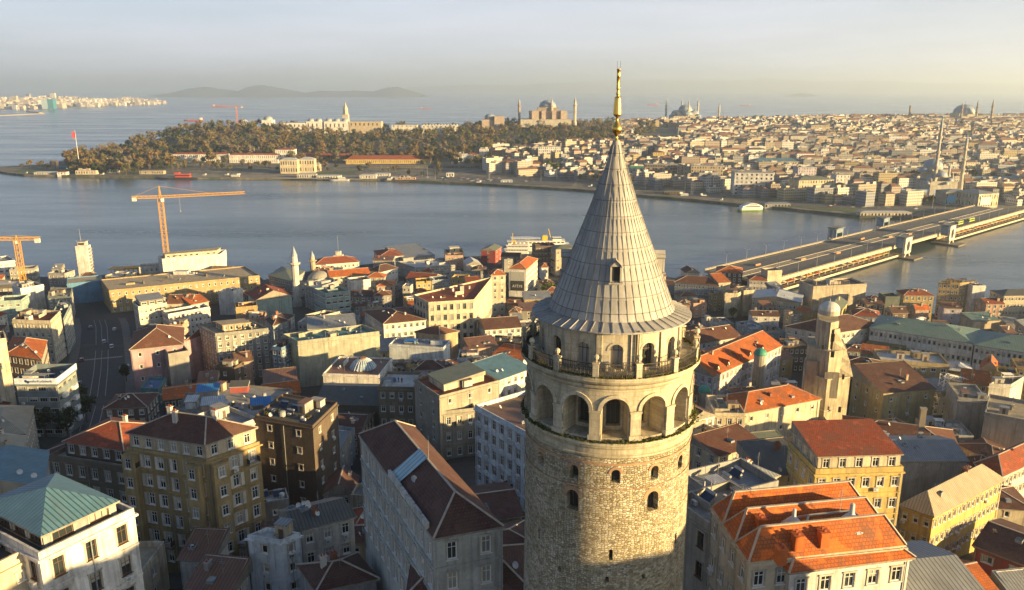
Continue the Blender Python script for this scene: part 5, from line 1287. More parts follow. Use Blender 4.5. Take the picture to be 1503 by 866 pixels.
# long station sheds and others at the far shore
def far_block(name, label, pa, pb, yb, hpx, wall, roof=None, cat='building', dep=14, floors=2, roofh=2.5, rz=0., winw=.9, cols=None, kind='hip', grp=None, dz=0):
    p = onf((pa + pb) / 2, yb); d = p.y; k = d / FPX / (CP + .15 * SP); w_ = (pb - pa) * k; h = hpx * k
    o = thing(name, label, cat, (p.x, d + dep / 2, p.z), rz, grp); cw = wallm(wall)
    P = [(-w_ / 2, -dep / 2), (w_ / 2, -dep / 2), (w_ / 2, dep / 2), (-w_ / 2, dep / 2)]
    wb = MB(); n = cols or max(2, int(w_ / 3.4)); fh = h / floors
    ops = [(w_ * (i + .5) / n - winw * .55, w_ * (i + .5) / n + winw * .55, f * fh + fh * .28, f * fh + fh * .8) for f in range(floors) for i in range(n)]
    facade(wb, P[0], P[1], -6, h, ops, depth=.35); nn = max(1, int(dep / 4))
    ops2 = [(dep * (i + .5) / nn - .5, dep * (i + .5) / nn + .5, f * fh + fh * .28, f * fh + fh * .8) for f in range(floors) for i in range(nn)]
    facade(wb, P[1], P[2], -6, h, ops2, depth=.35); facade(wb, P[2], P[3], -6, h, []); facade(wb, P[3], P[0], -6, h, ops2, depth=.35)
    wb.build('wall', [cw], o)
    if len(ops) <= 100:
        for x0, x1, z0_, z1_ in ops:
            gl = window_mesh(x1 - x0, z1_ - z0_, 'white')[1]; link('window', gl, o, (-w_ / 2 + (x0 + x1) / 2, -dep / 2 + .15, z0_))
    else:
        g = MB()
        for x0, x1, z0_, z1_ in ops: g.face([(-w_ / 2 + x0, -dep / 2 + .3, z0_), (-w_ / 2 + x1, -dep / 2 + .3, z0_), (-w_ / 2 + x1, -dep / 2 + .3, z1_), (-w_ / 2 + x0, -dep / 2 + .3, z1_)])
        go = g.build('windows', glassmat(), o); go['kind'] = 'stuff'
    g = MB()
    for x0, x1, z0_, z1_ in ops2:
        link('window', window_mesh(x1 - x0, z1_ - z0_, 'white')[1], o, (w_ / 2 - .15, -dep / 2 + (x0 + x1) / 2, z0_), math.pi / 2)
    if roof and roof != 'flat':
        rb, gg = roof_mesh(P, h, kind, roofh, .5, None, False); rb.build('roof', [roofm(roof), plaster((.30, .27, .22)), MORTAR], o)
    else:
        rb = MB(); rb.prism(P, h, h + .3, 0); rb.build('roof', [roofm('slab')], o)
        for k in range(3):
            block(o, 'roof_hut', rnd.uniform(-.35, .35) * w_, 0, h + .3, rnd.uniform(3, 6), 4, rnd.uniform(1.5, 3), wallm(rnd.choice(['grey', 'offwhite', 'beige'])))
    return o
far_block('barracks', 'long white shore building with red roof, left of the two with window rows', 254, 334, 238.5, 12, 'white', 't_red', floors=2, cat='station building')
far_block('barracks', 'long white shore building with red roof, right of the two with window rows', 337, 408, 240, 12.5, 'white', 't_red', floors=2, cat='station building')
far_block('barracks', 'taller white end block with red roof closing the long shore buildings', 405, 432, 238, 18, 'white', 't_red', floors=3, cat='station building', dep=20)
far_block('pavilion', 'ornate shore pavilion of two pale blocks over dark arches, left block', 412, 437, 255, 20, 'cream', 'm_light', floors=2, cat='pavilion', winw=1.6, roofh=3)
far_block('pavilion', 'ornate shore pavilion of two pale blocks over dark arches, right block', 440, 462, 254, 20, 'cream', 'm_light', floors=2, cat='pavilion', winw=1.6, roofh=3)
far_block('pavilion_terrace', 'low terrace wing with dark arches beside the ornate shore pavilion', 460, 469, 252, 10, 'beige', 'flat', floors=1, cat='pavilion', winw=1.8)
far_block('station', 'very long station shed with red roof and yellow wall at the foot of the wood', 508, 631, 241, 7, 'yellow', 't_red', floors=1, cat='station building', dep=22, roofh=6)
far_block('station', 'second long red roofed station shed behind the yellow walled one', 430, 520, 236, 6, 'ochre', 't_red', floors=1, cat='station building', dep=20, roofh=5)
far_block('platform_shed', 'long dark platform canopy in front of the red roofed station', 540, 735, 247, 4, 'dark', 'm_dark', floors=1, cat='shed', dep=16, roofh=2)
far_block('brick_block', 'long red brick warehouse with rows of windows near the far shore', 734, 776, 249, 12, 'brick', 't_brown', floors=3, cat='warehouse', dep=18)
far_block('brick_block', 'short red brick warehouse right of the long brick one', 780, 794, 250, 11, 'brick', 't_brown', floors=3, cat='warehouse', dep=14)
far_block('hotel', 'white and red striped office block left of the cone spire', 790, 823, 236, 20, 'white', 'flat', floors=5, cat='office building', dep=20, winw=1.4)
far_block('office_block', 'dark concrete office with horizontal bands, left of the red striped block', 741, 769, 234, 14, 'olive', 'flat', floors=4, cat='office building', dep=18, winw=1.6)
far_block('house', 'pink house beside the banded concrete office, far shore', 718, 741, 235, 12, 'salmon', 't_red', floors=3, cat='house', dep=14)
far_block('house', 'white house with tall narrow front at the foot of the wood', 704, 717, 235, 16, 'white', 'flat', floors=4, cat='house', dep=12)
far_block('house', 'pale blue house left of the white narrow front house', 670, 686, 238, 12, 'whiteblue', 'flat', floors=3, cat='house', dep=12)
far_block('house', 'low white house between the blue house and the narrow front house', 687, 703, 237, 10, 'offwhite', 't_red', floors=3, cat='house', dep=12)
far_block('office_block', 'white waterfront office block with regular dark windows and flat roof', 1080, 1136, 287, 33, 'white', 'flat', floors=6, cat='office building', dep=34, winw=1.9, cols=8, rz=R(-8))
far_block('office_block', 'cream bank building with sunlit side and green roof by the shore', 1165, 1222, 290, 26, 'cream', 'm_oldgreen', floors=4, cat='office building', dep=22, winw=1.2, roofh=3, rz=R(12))
far_block('office_block', 'brown glass fronted office below the hill, first right of the spire', 947, 995, 266, 24, (.22, .17, .14), 'flat', floors=6, cat='office building', dep=24, winw=2.2, rz=R(-6))
far_block('office_block', 'beige office wing joined to the brown glass office', 993, 1003, 266, 22, 'beige', 'flat', floors=5, cat='office building', dep=20)
far_block('hotel', 'old beige hotel with many tall windows near the far shore', 1015, 1061, 269, 25, 'beige', 'flat', floors=5, cat='hotel', dep=22, winw=1.2, rz=R(-6))
far_block('hotel', 'blank beige block between the brown glass office and the old hotel', 1003, 1014, 266, 20, 'cream', 'flat', floors=4, cat='hotel', dep=20, winw=.5)
far_block('house', 'yellow domed corner house high behind the brown glass office', 958, 975, 242, 18, 'yellow', 't_brown', floors=4, cat='house', dep=16)
far_block('office_block', 'grey building with long dark roof screen right of the cone', 921, 947, 262, 12, 'grey', 'flat', floors=3, cat='office building', dep=16)
sg = far_block('billboard', 'large dark green billboard on a roof right of the cone spire', 921, 947, 258, 1.0, 'white', 'flat', floors=1, cat='billboard', dep=2, cols=2)
block(sg, 'panel', 0, -1.4, 3, LM(1010).m(25), .6, LM(1010).m(13), plain((.02, .12, .09), .5, name='billboard_green'))
far_block('office_block', 'pale blue block left of the yellow domed corner house', 924, 941, 235, 16, 'whiteblue', 'flat', floors=5, cat='office building', dep=16)
far_block('post_office', 'long yellow ochre building with grey blue roof above the white waterfront office', 1105, 1176, 252, 15, 'beige', 'm_teal', floors=3, cat='public building', dep=24, roofh=4)
far_block('house', 'pale lilac block with rows of windows between the two waterfront offices', 1170, 1197, 266, 20, 'lilac', 'flat', floors=5, cat='house', dep=20)
far_block('house', 'white curved block right of the cream bank building', 1226, 1246, 277, 20, 'white', 'flat', floors=4, cat='house', dep=18)
far_block('house', 'sunlit beige block above the plaza right of the white curved block', 1261, 1282, 270, 15, 'beige', 'flat', floors=4, cat='house', dep=18)
far_block('market_hall', 'old grey market wall left of the blue and white banner', 1292, 1316, 291, 16, 'greystone', 'm_dark', floors=1, cat='market hall', dep=20, winw=1.2)
mk = far_block('market_hall', 'sunlit cream market cube with arched front at the bridge end', 1424, 1462, 306, 22, 'cream', 'm_grey', floors=2, cat='market hall', dep=30, winw=1.2, rz=R(18))
mk2 = far_block('market_hall', 'shaded market wing with blue screens left of the cream market cube', 1386, 1425, 302, 20, 'greystone', 'm_grey', floors=2, cat='market hall', dep=22, winw=1.0)
for dx, w_, h_, c in ((-8, 9, 8, (.12, .38, .60)), (7, 6, 6, (.45, .52, .6))): block(mk2, 'screen', dx, -11.3, 3, w_, .3, h_, plain(c, .5, name='screen'))
block(mk, 'screen', -4, -15.3, 4, 14, .3, 8, plain((.25, .45, .42), .5, name='screen'))
far_block('retaining_wall', 'long low arcade wall right of the waterfront mosque', 1420, 1503, 272, 10, 'greystone', 'm_teal', floors=1, cat='wall', dep=14, winw=1.2)
far_block('office_block', 'white long block with window bands above the waterfront mosque', 1318, 1356, 231, 10, 'white', 'flat', floors=3, cat='office building', dep=18)
far_block('school', 'large stone school building with grey roof on the middle of the far hill', 1128, 1190, 195, 9, 'greystone', 'm_dark', floors=3, cat='school', dep=30)
far_block('school', 'sunlit stone end wing of the large school on the far hill', 1190, 1217, 197, 13, 'beige', 'm_dark', floors=3, cat='school', dep=30)
# banner wall
bw = onf(1345, 291); k = bw.y / FPX; bn = thing('banner_wall', 'long white banner wall with round blue emblem in front of the waterfront mosque', 'banner', (bw.x, bw.y, bw.z), R(-9))
block(bn, 'panel', 0, 0, 0, 59 * k, .5, 13 * k, plain((.42, .52, .66), .6, name='banner_cloth'))
m = MB(); m.lathe([(0, 0), (3.0 * k, 0)], 20); o = m.build('emblem', plain((.03, .07, .2), .6, name='banner_blue'), bn, (-22 * k, -.32, 6.5 * k)); o.rotation_euler = (R(90), 0, 0)
m = MB(); m.lathe([(1.5 * k, 0), (2.2 * k, 0)], 20, 0); o = m.build('emblem', plain((.6, .65, .72), .6, name='banner_pale'), bn, (-22 * k, -.36, 6.5 * k)); o.rotation_euler = (R(90), 0, 0)
m = MB(); m.lathe([(0, 0), (3 * k, 0)], 6); o = m.build('crest', plain((.30, .24, .16), .7, name='crest_brown'), bn, (11 * k, -.32, 6.2 * k)); o.rotation_euler = (R(90), 0, 0)
def text(s, size, mat_, parent, loc, rot, ext=.02, name='lettering'):
    cu = bpy.data.curves.new(name, 'FONT'); cu.body = s; cu.size = size; cu.extrude = ext; cu.align_x = 'CENTER'; cu.align_y = 'CENTER'
    tmp = bpy.data.objects.new('tmp', cu); col.objects.link(tmp); bpy.context.view_layer.update()
    me = bpy.data.meshes.new_from_object(tmp.evaluated_get(bpy.context.evaluated_depsgraph_get())); bpy.data.objects.remove(tmp)
    me.materials.clear(); me.materials.append(mat_); o = link(name, me, parent, loc); o.rotation_euler = rot; return o
text('AKPLAZALAR', 4.2 * k, MATS[('plain', (.03, .07, .2), .6, 0.)], bn, (-6 * k, -.32, 6.4 * k), (R(90), 0, 0))
# ------------------------------------------------------------------ far city on the hill
PAL = [(.58, .54, .46), (.66, .64, .60), (.44, .38, .29), (.34, .31, .27), (.52, .44, .33), (.26, .26, .27), (.56, .49, .42), (.36, .29, .25), (.72, .70, .66), (.22, .23, .25), (.50, .40, .24), (.26, .21, .18)]
PN = ['cream', 'white', 'tan', 'stone grey', 'sand', 'grey', 'pale pink', 'rosy brown', 'bright white', 'dark grey', 'ochre', 'brown']
RPAL = [(.17, .085, .06), (.115, .075, .06), (.23, .11, .065), (.11, .11, .11), (.20, .19, .18), (.07, .07, .075), (.32, .30, .27), (.11, .15, .17)]
RN = ['red tile', 'brown tile', 'orange tile', 'dark flat', 'grey flat', 'black flat', 'pale flat', 'blue grey']
def farwall():
    m, t, b = newmat('far_facade'); u = uvc(t); s = N(t, 'ShaderNodeSeparateXYZ'); t.links.new(u, s.inputs[0])
    at = N(t, 'ShaderNodeVertexColor', layer_name='Col')
    def band(sock, per, lo, hi):
        d = N(t, 'ShaderNodeMath', operation='DIVIDE'); d.inputs[1].default_value = per; t.links.new(sock, d.inputs[0])
        f = N(t, 'ShaderNodeMath', operation='FRACT'); t.links.new(d.outputs[0], f.inputs[0])
        c = N(t, 'ShaderNodeMath', operation='COMPARE'); c.inputs[1].default_value = (lo + hi) / 2; c.inputs[2].default_value = (hi - lo) / 2; t.links.new(f.outputs[0], c.inputs[0]); return c.outputs[0]
    mu_ = N(t, 'ShaderNodeMath', operation='MULTIPLY'); t.links.new(band(s.outputs[0], 2.5, .25, .70), mu_.inputs[0]); t.links.new(band(s.outputs[1], 3.1, .25, .72), mu_.inputs[1])
    cc = mixcol(t, mu_.outputs[0], at.outputs[0], (.03, .033, .036)); t.links.new(cc, b.inputs['Base Color'])
    b.inputs['Roughness'].default_value = .8; return m
def farroof():
    m, t, b = newmat('far_roof'); at = N(t, 'ShaderNodeVertexColor', layer_name='Col'); o = objc(t)
    f = ramp(t, noise(t, o, .35, 4, .6), .35, .7); t.links.new(mixcol(t, f, at.outputs[0], mixcol(t, .4, at.outputs[0], (.06, .05, .045))), b.inputs['Base Color']); b.inputs['Roughness'].default_value = .85; return m
FW, FR = farwall(), farroof()
def far_house(mb, rr, cx, cy, cz, w_, dp_, h, a, wc, rc, flat):
    ca, sa = math.cos(a), math.sin(a); T = lambda x, y, z: (cx + x * ca - y * sa, cy + x * sa + y * ca, cz + z)
    P = [(-w_ / 2, -dp_ / 2), (w_ / 2, -dp_ / 2), (w_ / 2, dp_ / 2), (-w_ / 2, dp_ / 2)]
    for i in range(4):
        A, B = P[i], P[(i + 1) % 4]; mb.face([T(*A, -6), T(*B, -6), T(*B, h), T(*A, h)], 0, wc)
    if flat:
        mb.face([T(*p, h - .5) for p in P], 1, rc)
        I_ = grow(P, -.4)
        for i in range(4): A, B = I_[i], I_[(i + 1) % 4]; mb.face([T(*P[i], h), T(*P[(i + 1) % 4], h), T(*B, h), T(*A, h)], 1, wc); mb.face([T(*B, h - .5), T(*A, h - .5), T(*A, h), T(*B, h)], 1, wc)
        for _ in range(rr.randint(1, 3)):
            x, y, s1, s2, s3 = rr.uniform(-.3, .3) * w_, rr.uniform(-.3, .3) * dp_, rr.uniform(1.5, w_ * .4), rr.uniform(1.5, dp_ * .4), rr.uniform(1.2, 3)
            Q = [(x - s1 / 2, y - s2 / 2), (x + s1 / 2, y - s2 / 2), (x + s1 / 2, y + s2 / 2), (x - s1 / 2, y + s2 / 2)]
            for i in range(4): mb.face([T(*Q[i], h - .5), T(*Q[(i + 1) % 4], h - .5), T(*Q[(i + 1) % 4], h + s3), T(*Q[i], h + s3)], 1, rr.choice(PAL))
            mb.face([T(*q, h + s3) for q in Q], 1, rr.choice(RPAL))
    else:
        E_ = grow(P, .4); k = 0 if w_ >= dp_ else 1; A, B, C_, D_ = [E_[(k + i) % 4] for i in range(4)]
        M1, M2 = lerp(B, C_, .5), lerp(D_, A, .5); t_ = rr.choice([0, .25, .3]); r1, r2 = lerp(M1, M2, t_), lerp(M2, M1, t_); rh_ = min(w_, dp_) * .24
        mb.face([T(*A, h), T(*B, h), T(*r1, h + rh_), T(*r2, h + rh_)], 1, rc); mb.face([T(*C_, h), T(*D_, h), T(*r2, h + rh_), T(*r1, h + rh_)], 1, rc)
        mb.face([T(*B, h), T(*C_, h), T(*r1, h + rh_)], 1, rc if t_ else wc); mb.face([T(*D_, h), T(*A, h), T(*r2, h + rh_)], 1, rc if t_ else wc)
def proj(x, y, z):
    dz = z - H; zc = y * CP - dz * SP; v = -(dz * CP + y * SP) / zc
    return 751.5 + FPX * x / zc, 433 + FPX * (-(dz * CP + y * SP)) / zc
keep = []
for o in list(col.objects):
    if o.parent is None and o.get('category') and o.location.y > 700 and o.type == 'EMPTY' and 'crane' not in o.name: keep.append((o.location.x, o.location.y, o.get('category')))
rc_ = random.Random(77); HS_ = []
def blocked(x, y, r=17):
    for a, b, c in keep:
        rx_ = 52 if c in ('mosque', 'station building') else 26
        if abs(x - a) < rx_ + r * .4 and abs(y - b - (8 if c != 'mosque' else 0)) < (rx_ if c == 'mosque' else 24) + r * .3: return True
    return False
FARTREE = []
def afield(x, y): return .16 + .30 * math.sin(x / 170 + 1.3) * math.cos(y / 210) + .12 * math.sin((x + y) / 90)
y = 800.0
while y < 2090:
    x = uu(640) * y; lvl = 3; run = 0
    while x < uu(1560) * y:
        w_ = rc_.choice([rc_.uniform(8, 13), rc_.uniform(10, 17), rc_.uniform(14, 32)]); x += w_ / 2; u = x / y; s, r = fsh(u), frd(u); run += 1
        if run > rc_.randint(4, 9): x += rc_.uniform(7, 12); run = 0
        if run == 1: lvl = rc_.choice([2, 3, 3, 4, 5])
        xx, yy = x, y + 9 * math.sin(x / 60 + y) + rc_.uniform(-2, 2)
        x += w_ / 2 + rc_.uniform(0, 1.2)
        if yy < s + interp(u, [uu(640), uu(900), uu(1080), uu(1500)], [150, 95, 62, 75]) or yy > r + 40: continue
        px, py = proj(xx, yy, zf(xx, yy))
        wood = px < 720 + 0 or (px < 905 and py < 222 - (px - 720) * .06) or (930 < px < 1000 and 186 < py < 208)
        if wood: continue
        if blocked(xx, yy): continue
        if rc_.random() < .07: FARTREE.append((xx, yy)); continue
        HS_.append((yy, xx, w_, max(2, min(6, lvl + rc_.choice([-1, 0, 0, 1])))))
    y += rc_.uniform(17, 21)
HS_.sort(); NI = 150
stuff = MB(); recs = []
for i, (yy, xx, w_, fl_) in enumerate(HS_):
    rr = random.Random(i * 13 + 5); wi, ri = rr.randrange(len(PAL)), rr.randrange(len(RPAL))
    if rr.random() < .12: ri = rr.randrange(3)
    if rr.random() < .2: ri = rr.choice([4, 6, 6, 7])
    if yy > 1500: fl_ = min(fl_, 4)
    dp_ = rr.uniform(9, 15); a = afield(xx, yy) + rr.uniform(-.04, .04)
    h = fl_ * 3.1 + .6; flat = ri >= 3; q_ = rr.uniform(.62, 1.05); wc = tuple(c * q_ for c in PAL[wi])
    if i < NI:
        mb = MB(); far_house(mb, rr, 0, 0, 0, w_, dp_, h, 0, wc, RPAL[ri], flat)
        o = mb.build('hillside_house', [FW, FR], None, (xx, yy, zf(xx, yy)), a)
        px, py = proj(xx, yy, zf(xx, yy) + h * .6); recs.append((o, px, py, PN[wi], RN[ri], fl_, w_ / h))
    else: far_house(stuff, rr, xx, yy, zf(xx, yy), w_, dp_, h, a, wc, RPAL[ri], flat)
tag(stuff.build('hillside_town', [FW, FR]), 'dense far part of the town climbing the hill to the ridge line', 'town', kind='stuff')
REFS = [('the dark green billboard', 934, 245), ('the brown glass office', 971, 255), ('the old beige hotel', 1038, 258), ('the white shore office', 1110, 270), ('the cream bank building', 1193, 275), ('the long ochre building', 1140, 245),
        ('the blue white banner', 1343, 283), ('the shore mosque', 1390, 255), ('the cream market cube', 1443, 290), ('the low arcade wall', 1470, 268), ('the red striped block', 806, 225), ('the cone spire', 905, 215), ('the red brick warehouse', 755, 243)]
NUMW = ['', 'first', 'second', 'third', 'fourth', 'fifth', 'sixth', 'seventh', 'eighth', 'ninth', 'tenth', 'eleventh', 'twelfth']
FL = {2: 'two storey', 3: 'three storey', 4: 'four storey', 5: 'five storey', 6: 'six storey'}
gr = {}
for o, px, py, wn, rn_, f, asp in recs:
    best = min(REFS, key=lambda r: math.hypot(px - r[1], (py - r[2]) * 1.6)); dx, dy = px - best[1], py - best[2]
    side = ('right of' if dx > 0 else 'left of') if abs(dx) > abs(dy) * 1.2 else ('uphill of' if dy < 0 else 'below')
    gr.setdefault((wn, rn_, f, best[0], side), []).append((math.hypot(dx, dy), o))
for (wn, rn_, f, ref, side), lst in gr.items():
    lst.sort(key=lambda q: q[0])
    for i, (_, o) in enumerate(lst):
        rk = '' if len(lst) == 1 else (', ' + ('nearest' if i == 0 else NUMW[i + 1] + ' nearest'))
        tag(o, f'{wn} {FL[f]} house, {rn_} roof{rk} {side} {ref}', 'house', 'houses on the far hillside')
# ------------------------------------------------------------------ the wood on the far hill
rw = random.Random(3); TT = []
for _ in range(5200):
    px_, d_ = rw.uniform(95, 960), 0; u = uu(px_); s, r = fsh(u), frd(u); fl = min(interp(u, LU, LF), (r - s) * .6)
    yy = rw.uniform(s + fl * (.93 if px_ > 250 else .5 if px_ > 190 else .1) + 6, r + 15); xx = u * yy; px, py = proj(xx, yy, zf(xx, yy))
    if px > 905 and not (930 < px < 1000 and 186 < py < 208): continue
    if px > 720 and px <= 905 and py > 222 - (px - 720) * .06: continue
    if any((xx - a) ** 2 + (yy - b) ** 2 < 12.5 ** 2 for a, b in TT): continue
    bad = False
    for a, b, c in keep:
        rx_ = 55 if c in ('mosque', 'station building') else 22
        if abs(xx - a) < rx_ and -26 < yy - b < 26: bad = True
    if bad: continue
    TT.append((xx, yy))
TT.sort(key=lambda p: p[1]); ts = MB(); KT = 270
KN = {'brown': 'russet budding tree', 'olive': 'olive brown tree', 'dark': 'dark evergreen tree', 'grey': 'pale grey bare tree'}
for i, (x, y) in enumerate(TT):
    kd = rw.choices(['brown', 'olive', 'dark', 'grey'], [3.2, 3.4, 2.4, 1.8])[0]; s = rw.choice([rw.uniform(.7, 1.1), rw.uniform(1, 1.4), rw.uniform(1.3, 1.75)])
    if i < KT: tree(kd, KN[kd] + ' among the wood below the palace ridge', x, y, zf(x, y) - .5, s, rw.randrange(3), KN[kd] + 's in the wood below the palace ridge')
    else:
        me = tree_variant(kd, rw.randrange(3))[0]; k0 = len(ts.v); ca, sa = math.cos(i), math.sin(i); z = zf(x, y) - .5
        mi = ['brown', 'olive', 'dark', 'grey'].index(kd)
        for n_, p in enumerate(me.polygons):
            if n_ % 2: continue
            ts.face([(x + (me.vertices[j].co.x * ca - me.vertices[j].co.y * sa) * s, y + (me.vertices[j].co.x * sa + me.vertices[j].co.y * ca) * s, z + me.vertices[j].co.z * s) for j in p.vertices], mi)
if ts.f: tag(ts.build('woodland', [LF_['brown'], LF_['olive'], LF_['dark'], LF_['grey']]), 'upper part of the brown wood merging into one mass below the ridge', 'woodland', kind='stuff')
for i in range(26):                            # cypresses behind the palace
    px = rw.choice([rw.uniform(415, 475), rw.uniform(515, 560)]); l = LM(1770 + rw.uniform(-10, 30)); tree('cypress', 'thin dark cypress in the row behind the palace roofs', l.x(px), l.d, zf(l.x(px), l.d) - 2, rw.uniform(.75, 1.2), i % 3, 'cypresses behind the palace roofs')
for px, py, kd, s, lb in ((45, 246, 'brown', .9, 'brown tree nearest the tip of the point'), (62, 245, 'olive', .85, 'low olive tree second from the tip of the point'), (77, 244, 'grey', .8, 'pale bare tree behind the low olive tree on the point'), (112, 243, 'brown', 1.25, 'broad brown tree beneath the red flag'), (125, 243, 'brown', 1.1, 'brown tree right beside the broad tree beneath the flag'),
                          (143, 245, 'olive', 1.05, 'olive tree in the middle of the point'), (157, 246, 'olive', 1.1, 'yellowish olive tree right end of the point clump'), (168, 248, 'brown', .9, 'smaller brown tree behind the cream quay shed'), (33, 247, 'olive', .6, 'small shrubby tree at the very tip'), (806, 252, 'green', 1.9, 'bright green round tree below the red striped block'), (818, 252, 'green', 1.5, 'second bright green tree touching the round one'),
                          (1260, 283, 'grey', 1.0, 'pale grey tree by the plaza'), (1283, 287, 'brown', 1.2, 'russet tree in front of the old market wall'), (1330, 268, 'dark', 1.3, 'black evergreen above the banner, left'), (1343, 268, 'dark', 1.5, 'black evergreen above the banner, middle'), (1354, 269, 'dark', 1.3, 'black evergreen above the banner, right'), (840, 258, 'olive', .9, 'olive tree on the quay left of the cone'), (858, 260, 'dark', .9, 'dark tree on the quay touching the cone edge'),
                          (1105, 287, 'olive', .7, 'little golden tree in front of the white waterfront office'), (600, 258, 'dark', .7, 'dark round tree on the quay in front of the platform canopy'), (620, 259, 'dark', .7, 'second dark quay tree right of the first'), (640, 259, 'dark', .75, 'third dark quay tree by the tent')):
    p = onf(px, py); tree(kd, lb, p.x, p.y, p.z, s, 1)
random.Random(2).shuffle(FARTREE)
for i, (x, y) in enumerate(FARTREE[:36]): tree(rw.choice(['olive', 'dark', 'brown']), 'single tree between the houses of the far hill', x, y, zf(x, y), .8, i % 3, 'trees between houses of the far hill')
tf = MB()
for i, (x, y) in enumerate(FARTREE[36:]):
    me = tree_variant('dark' if i % 3 else 'olive', i % 3)[0]; z = zf(x, y); s = rw.uniform(.7, 1.2)
    for p in list(me.polygons)[::2]: tf.face([(x + me.vertices[j].co.x * s, y + me.vertices[j].co.y * s, z + me.vertices[j].co.z * s) for j in p.vertices], i % 3 == 0)
tag(tf.build('hillside_greenery', [LF_['dark'], LF_['olive']]), 'dark tree clumps between the houses higher on the far hill', 'trees', kind='stuff')
# Asian shore houses
m = MB(); ra = random.Random(9)
for i in range(900):
    t_ = ra.random() ** 1.0; q = min(5, int(t_ * 6)); f = t_ * 6 - q; a, b = B0[q], B0[min(6, q + 1)]; sx, sy = a.x + (b.x - a.x) * f, a.y + (b.y - a.y) * f
    k = ra.random() ** 1.3; zz = 3 + k * (48 if q < 4 else 20); x, y = sx * (1 + .33 * k), sy + 1450 * k
    h = ra.uniform(10, 24) * (2 if ra.random() < .03 else 1); w_ = ra.uniform(16, 42); c = ra.choice(PAL[:8]); m.box(x, y, zz - 8, w_, 20, h + 8, 0, ra.uniform(-.3, .3), scale(c, 1.2), top=1)
o = tag(m.build('distant_town', [FW, FR]), 'distant pale town on the left far shore', 'town', kind='stuff')
p = at_z(70, 160, 2); gb = thing('glass_tower', 'wide teal glass block standing out of the distant left shore town', 'office building', (p.x, p.y + 20, 2))
block(gb, 'glass_wall', 22, 0, 0, 34, 40, 62, plain((.05, .22, .27), .25, name='teal_glass')); block(gb, 'bright_wall', -16, 0, 0, 40, 38, 60, plain((.40, .52, .55), .3, name='pale_glass'))
# ------------------------------------------------------------------ harbour side on the left
O_('long harbour terminal with tan flat roof and ochre lattice front', [(148, 411), (160, 427), (381, 405)], 13, wall=(.40, .30, .15), fl=3, win='close', rm='tanflat', clutter=9, parapet=.4, blank=(0,), ledge=True)
O_('pavilion wrapped in bright blue sheeting across the end of the dark street', [(98, 417), (149, 412)], 13, wall=(.09, .26, .44), win='none', D=16, rm='tanflat', clutter=0, parapet=.3)
O_('white block under construction with scaffold top at the quay by the yellow crane', [(232, 378), (238, 382), (323, 375), (332, 368)], 17, wall='white', win='none', rm='slab', clutter=8, parapet=.9, attic=(2.5, 3, 'flat', 'tanflat', 0, 'cream', 'wide'))
O_('white lit building with slanted concrete roof at the left edge by the water', [(-50, 392), (22, 383)], 12, wall='white', win='wide', fl=3, D=20, rm='slab', clutter=4)
for i, (px, w_, lb) in enumerate(((268, 30, 'white plaster hut with black doorway on the terminal roof'), (283, 16, 'smaller white hut beside the other one on the terminal roof'))):
    p = at_z(px, 408, 16); hh = thing('roof_cabin', lb, 'cabin', (p.x, p.y, 15)); block(hh, 'wall', 0, 0, 0, w_ * .28, 5, 5.5 if i == 0 else 4, wallm('white'), top=roofm('pale')); block(hh, 'door', 0, -2.56, 0, 1.1, .1, 2.1, FRAME_B)
# white harbour tower
p = on(128, 408, 0); k = p.y / FPX / CP; ztop = at_d(126, 360, p.y).z
ht = thing('harbour_tower', 'slim white harbour tower with stepped lantern top and mast', 'tower', p, R(4)); hh = ztop - p.z
block(ht, 'shaft', 0, 0, -2, 16 * k, 13 * k, hh + 2, wallm('white'), top=roofm('slab'))
for s in (-1, 1):
    m = MB()
    for i in range(9): m.box(s * 9.2 * k, 0, hh * (.06 + i * .1), 2.6 * k, 7 * k, hh * .055)
    m.build('balcony', wallm('grey'), ht)
block(ht, 'lantern', 0, 0, hh, 11 * k, 9 * k, 6 * k, wallm('offwhite')); block(ht, 'window', 0, -4.6 * k, hh + 1.5 * k, 8 * k, .2, 2.5 * k, VOID)
m = MB(); m.box(0, 0, hh + 6 * k, 13 * k, 11 * k, .8 * k); m.tube((-2 * k, 0, hh + 6 * k), (-2 * k, 0, hh + 24 * k), .22, .1, 6); m.build('mast', METAL, ht)
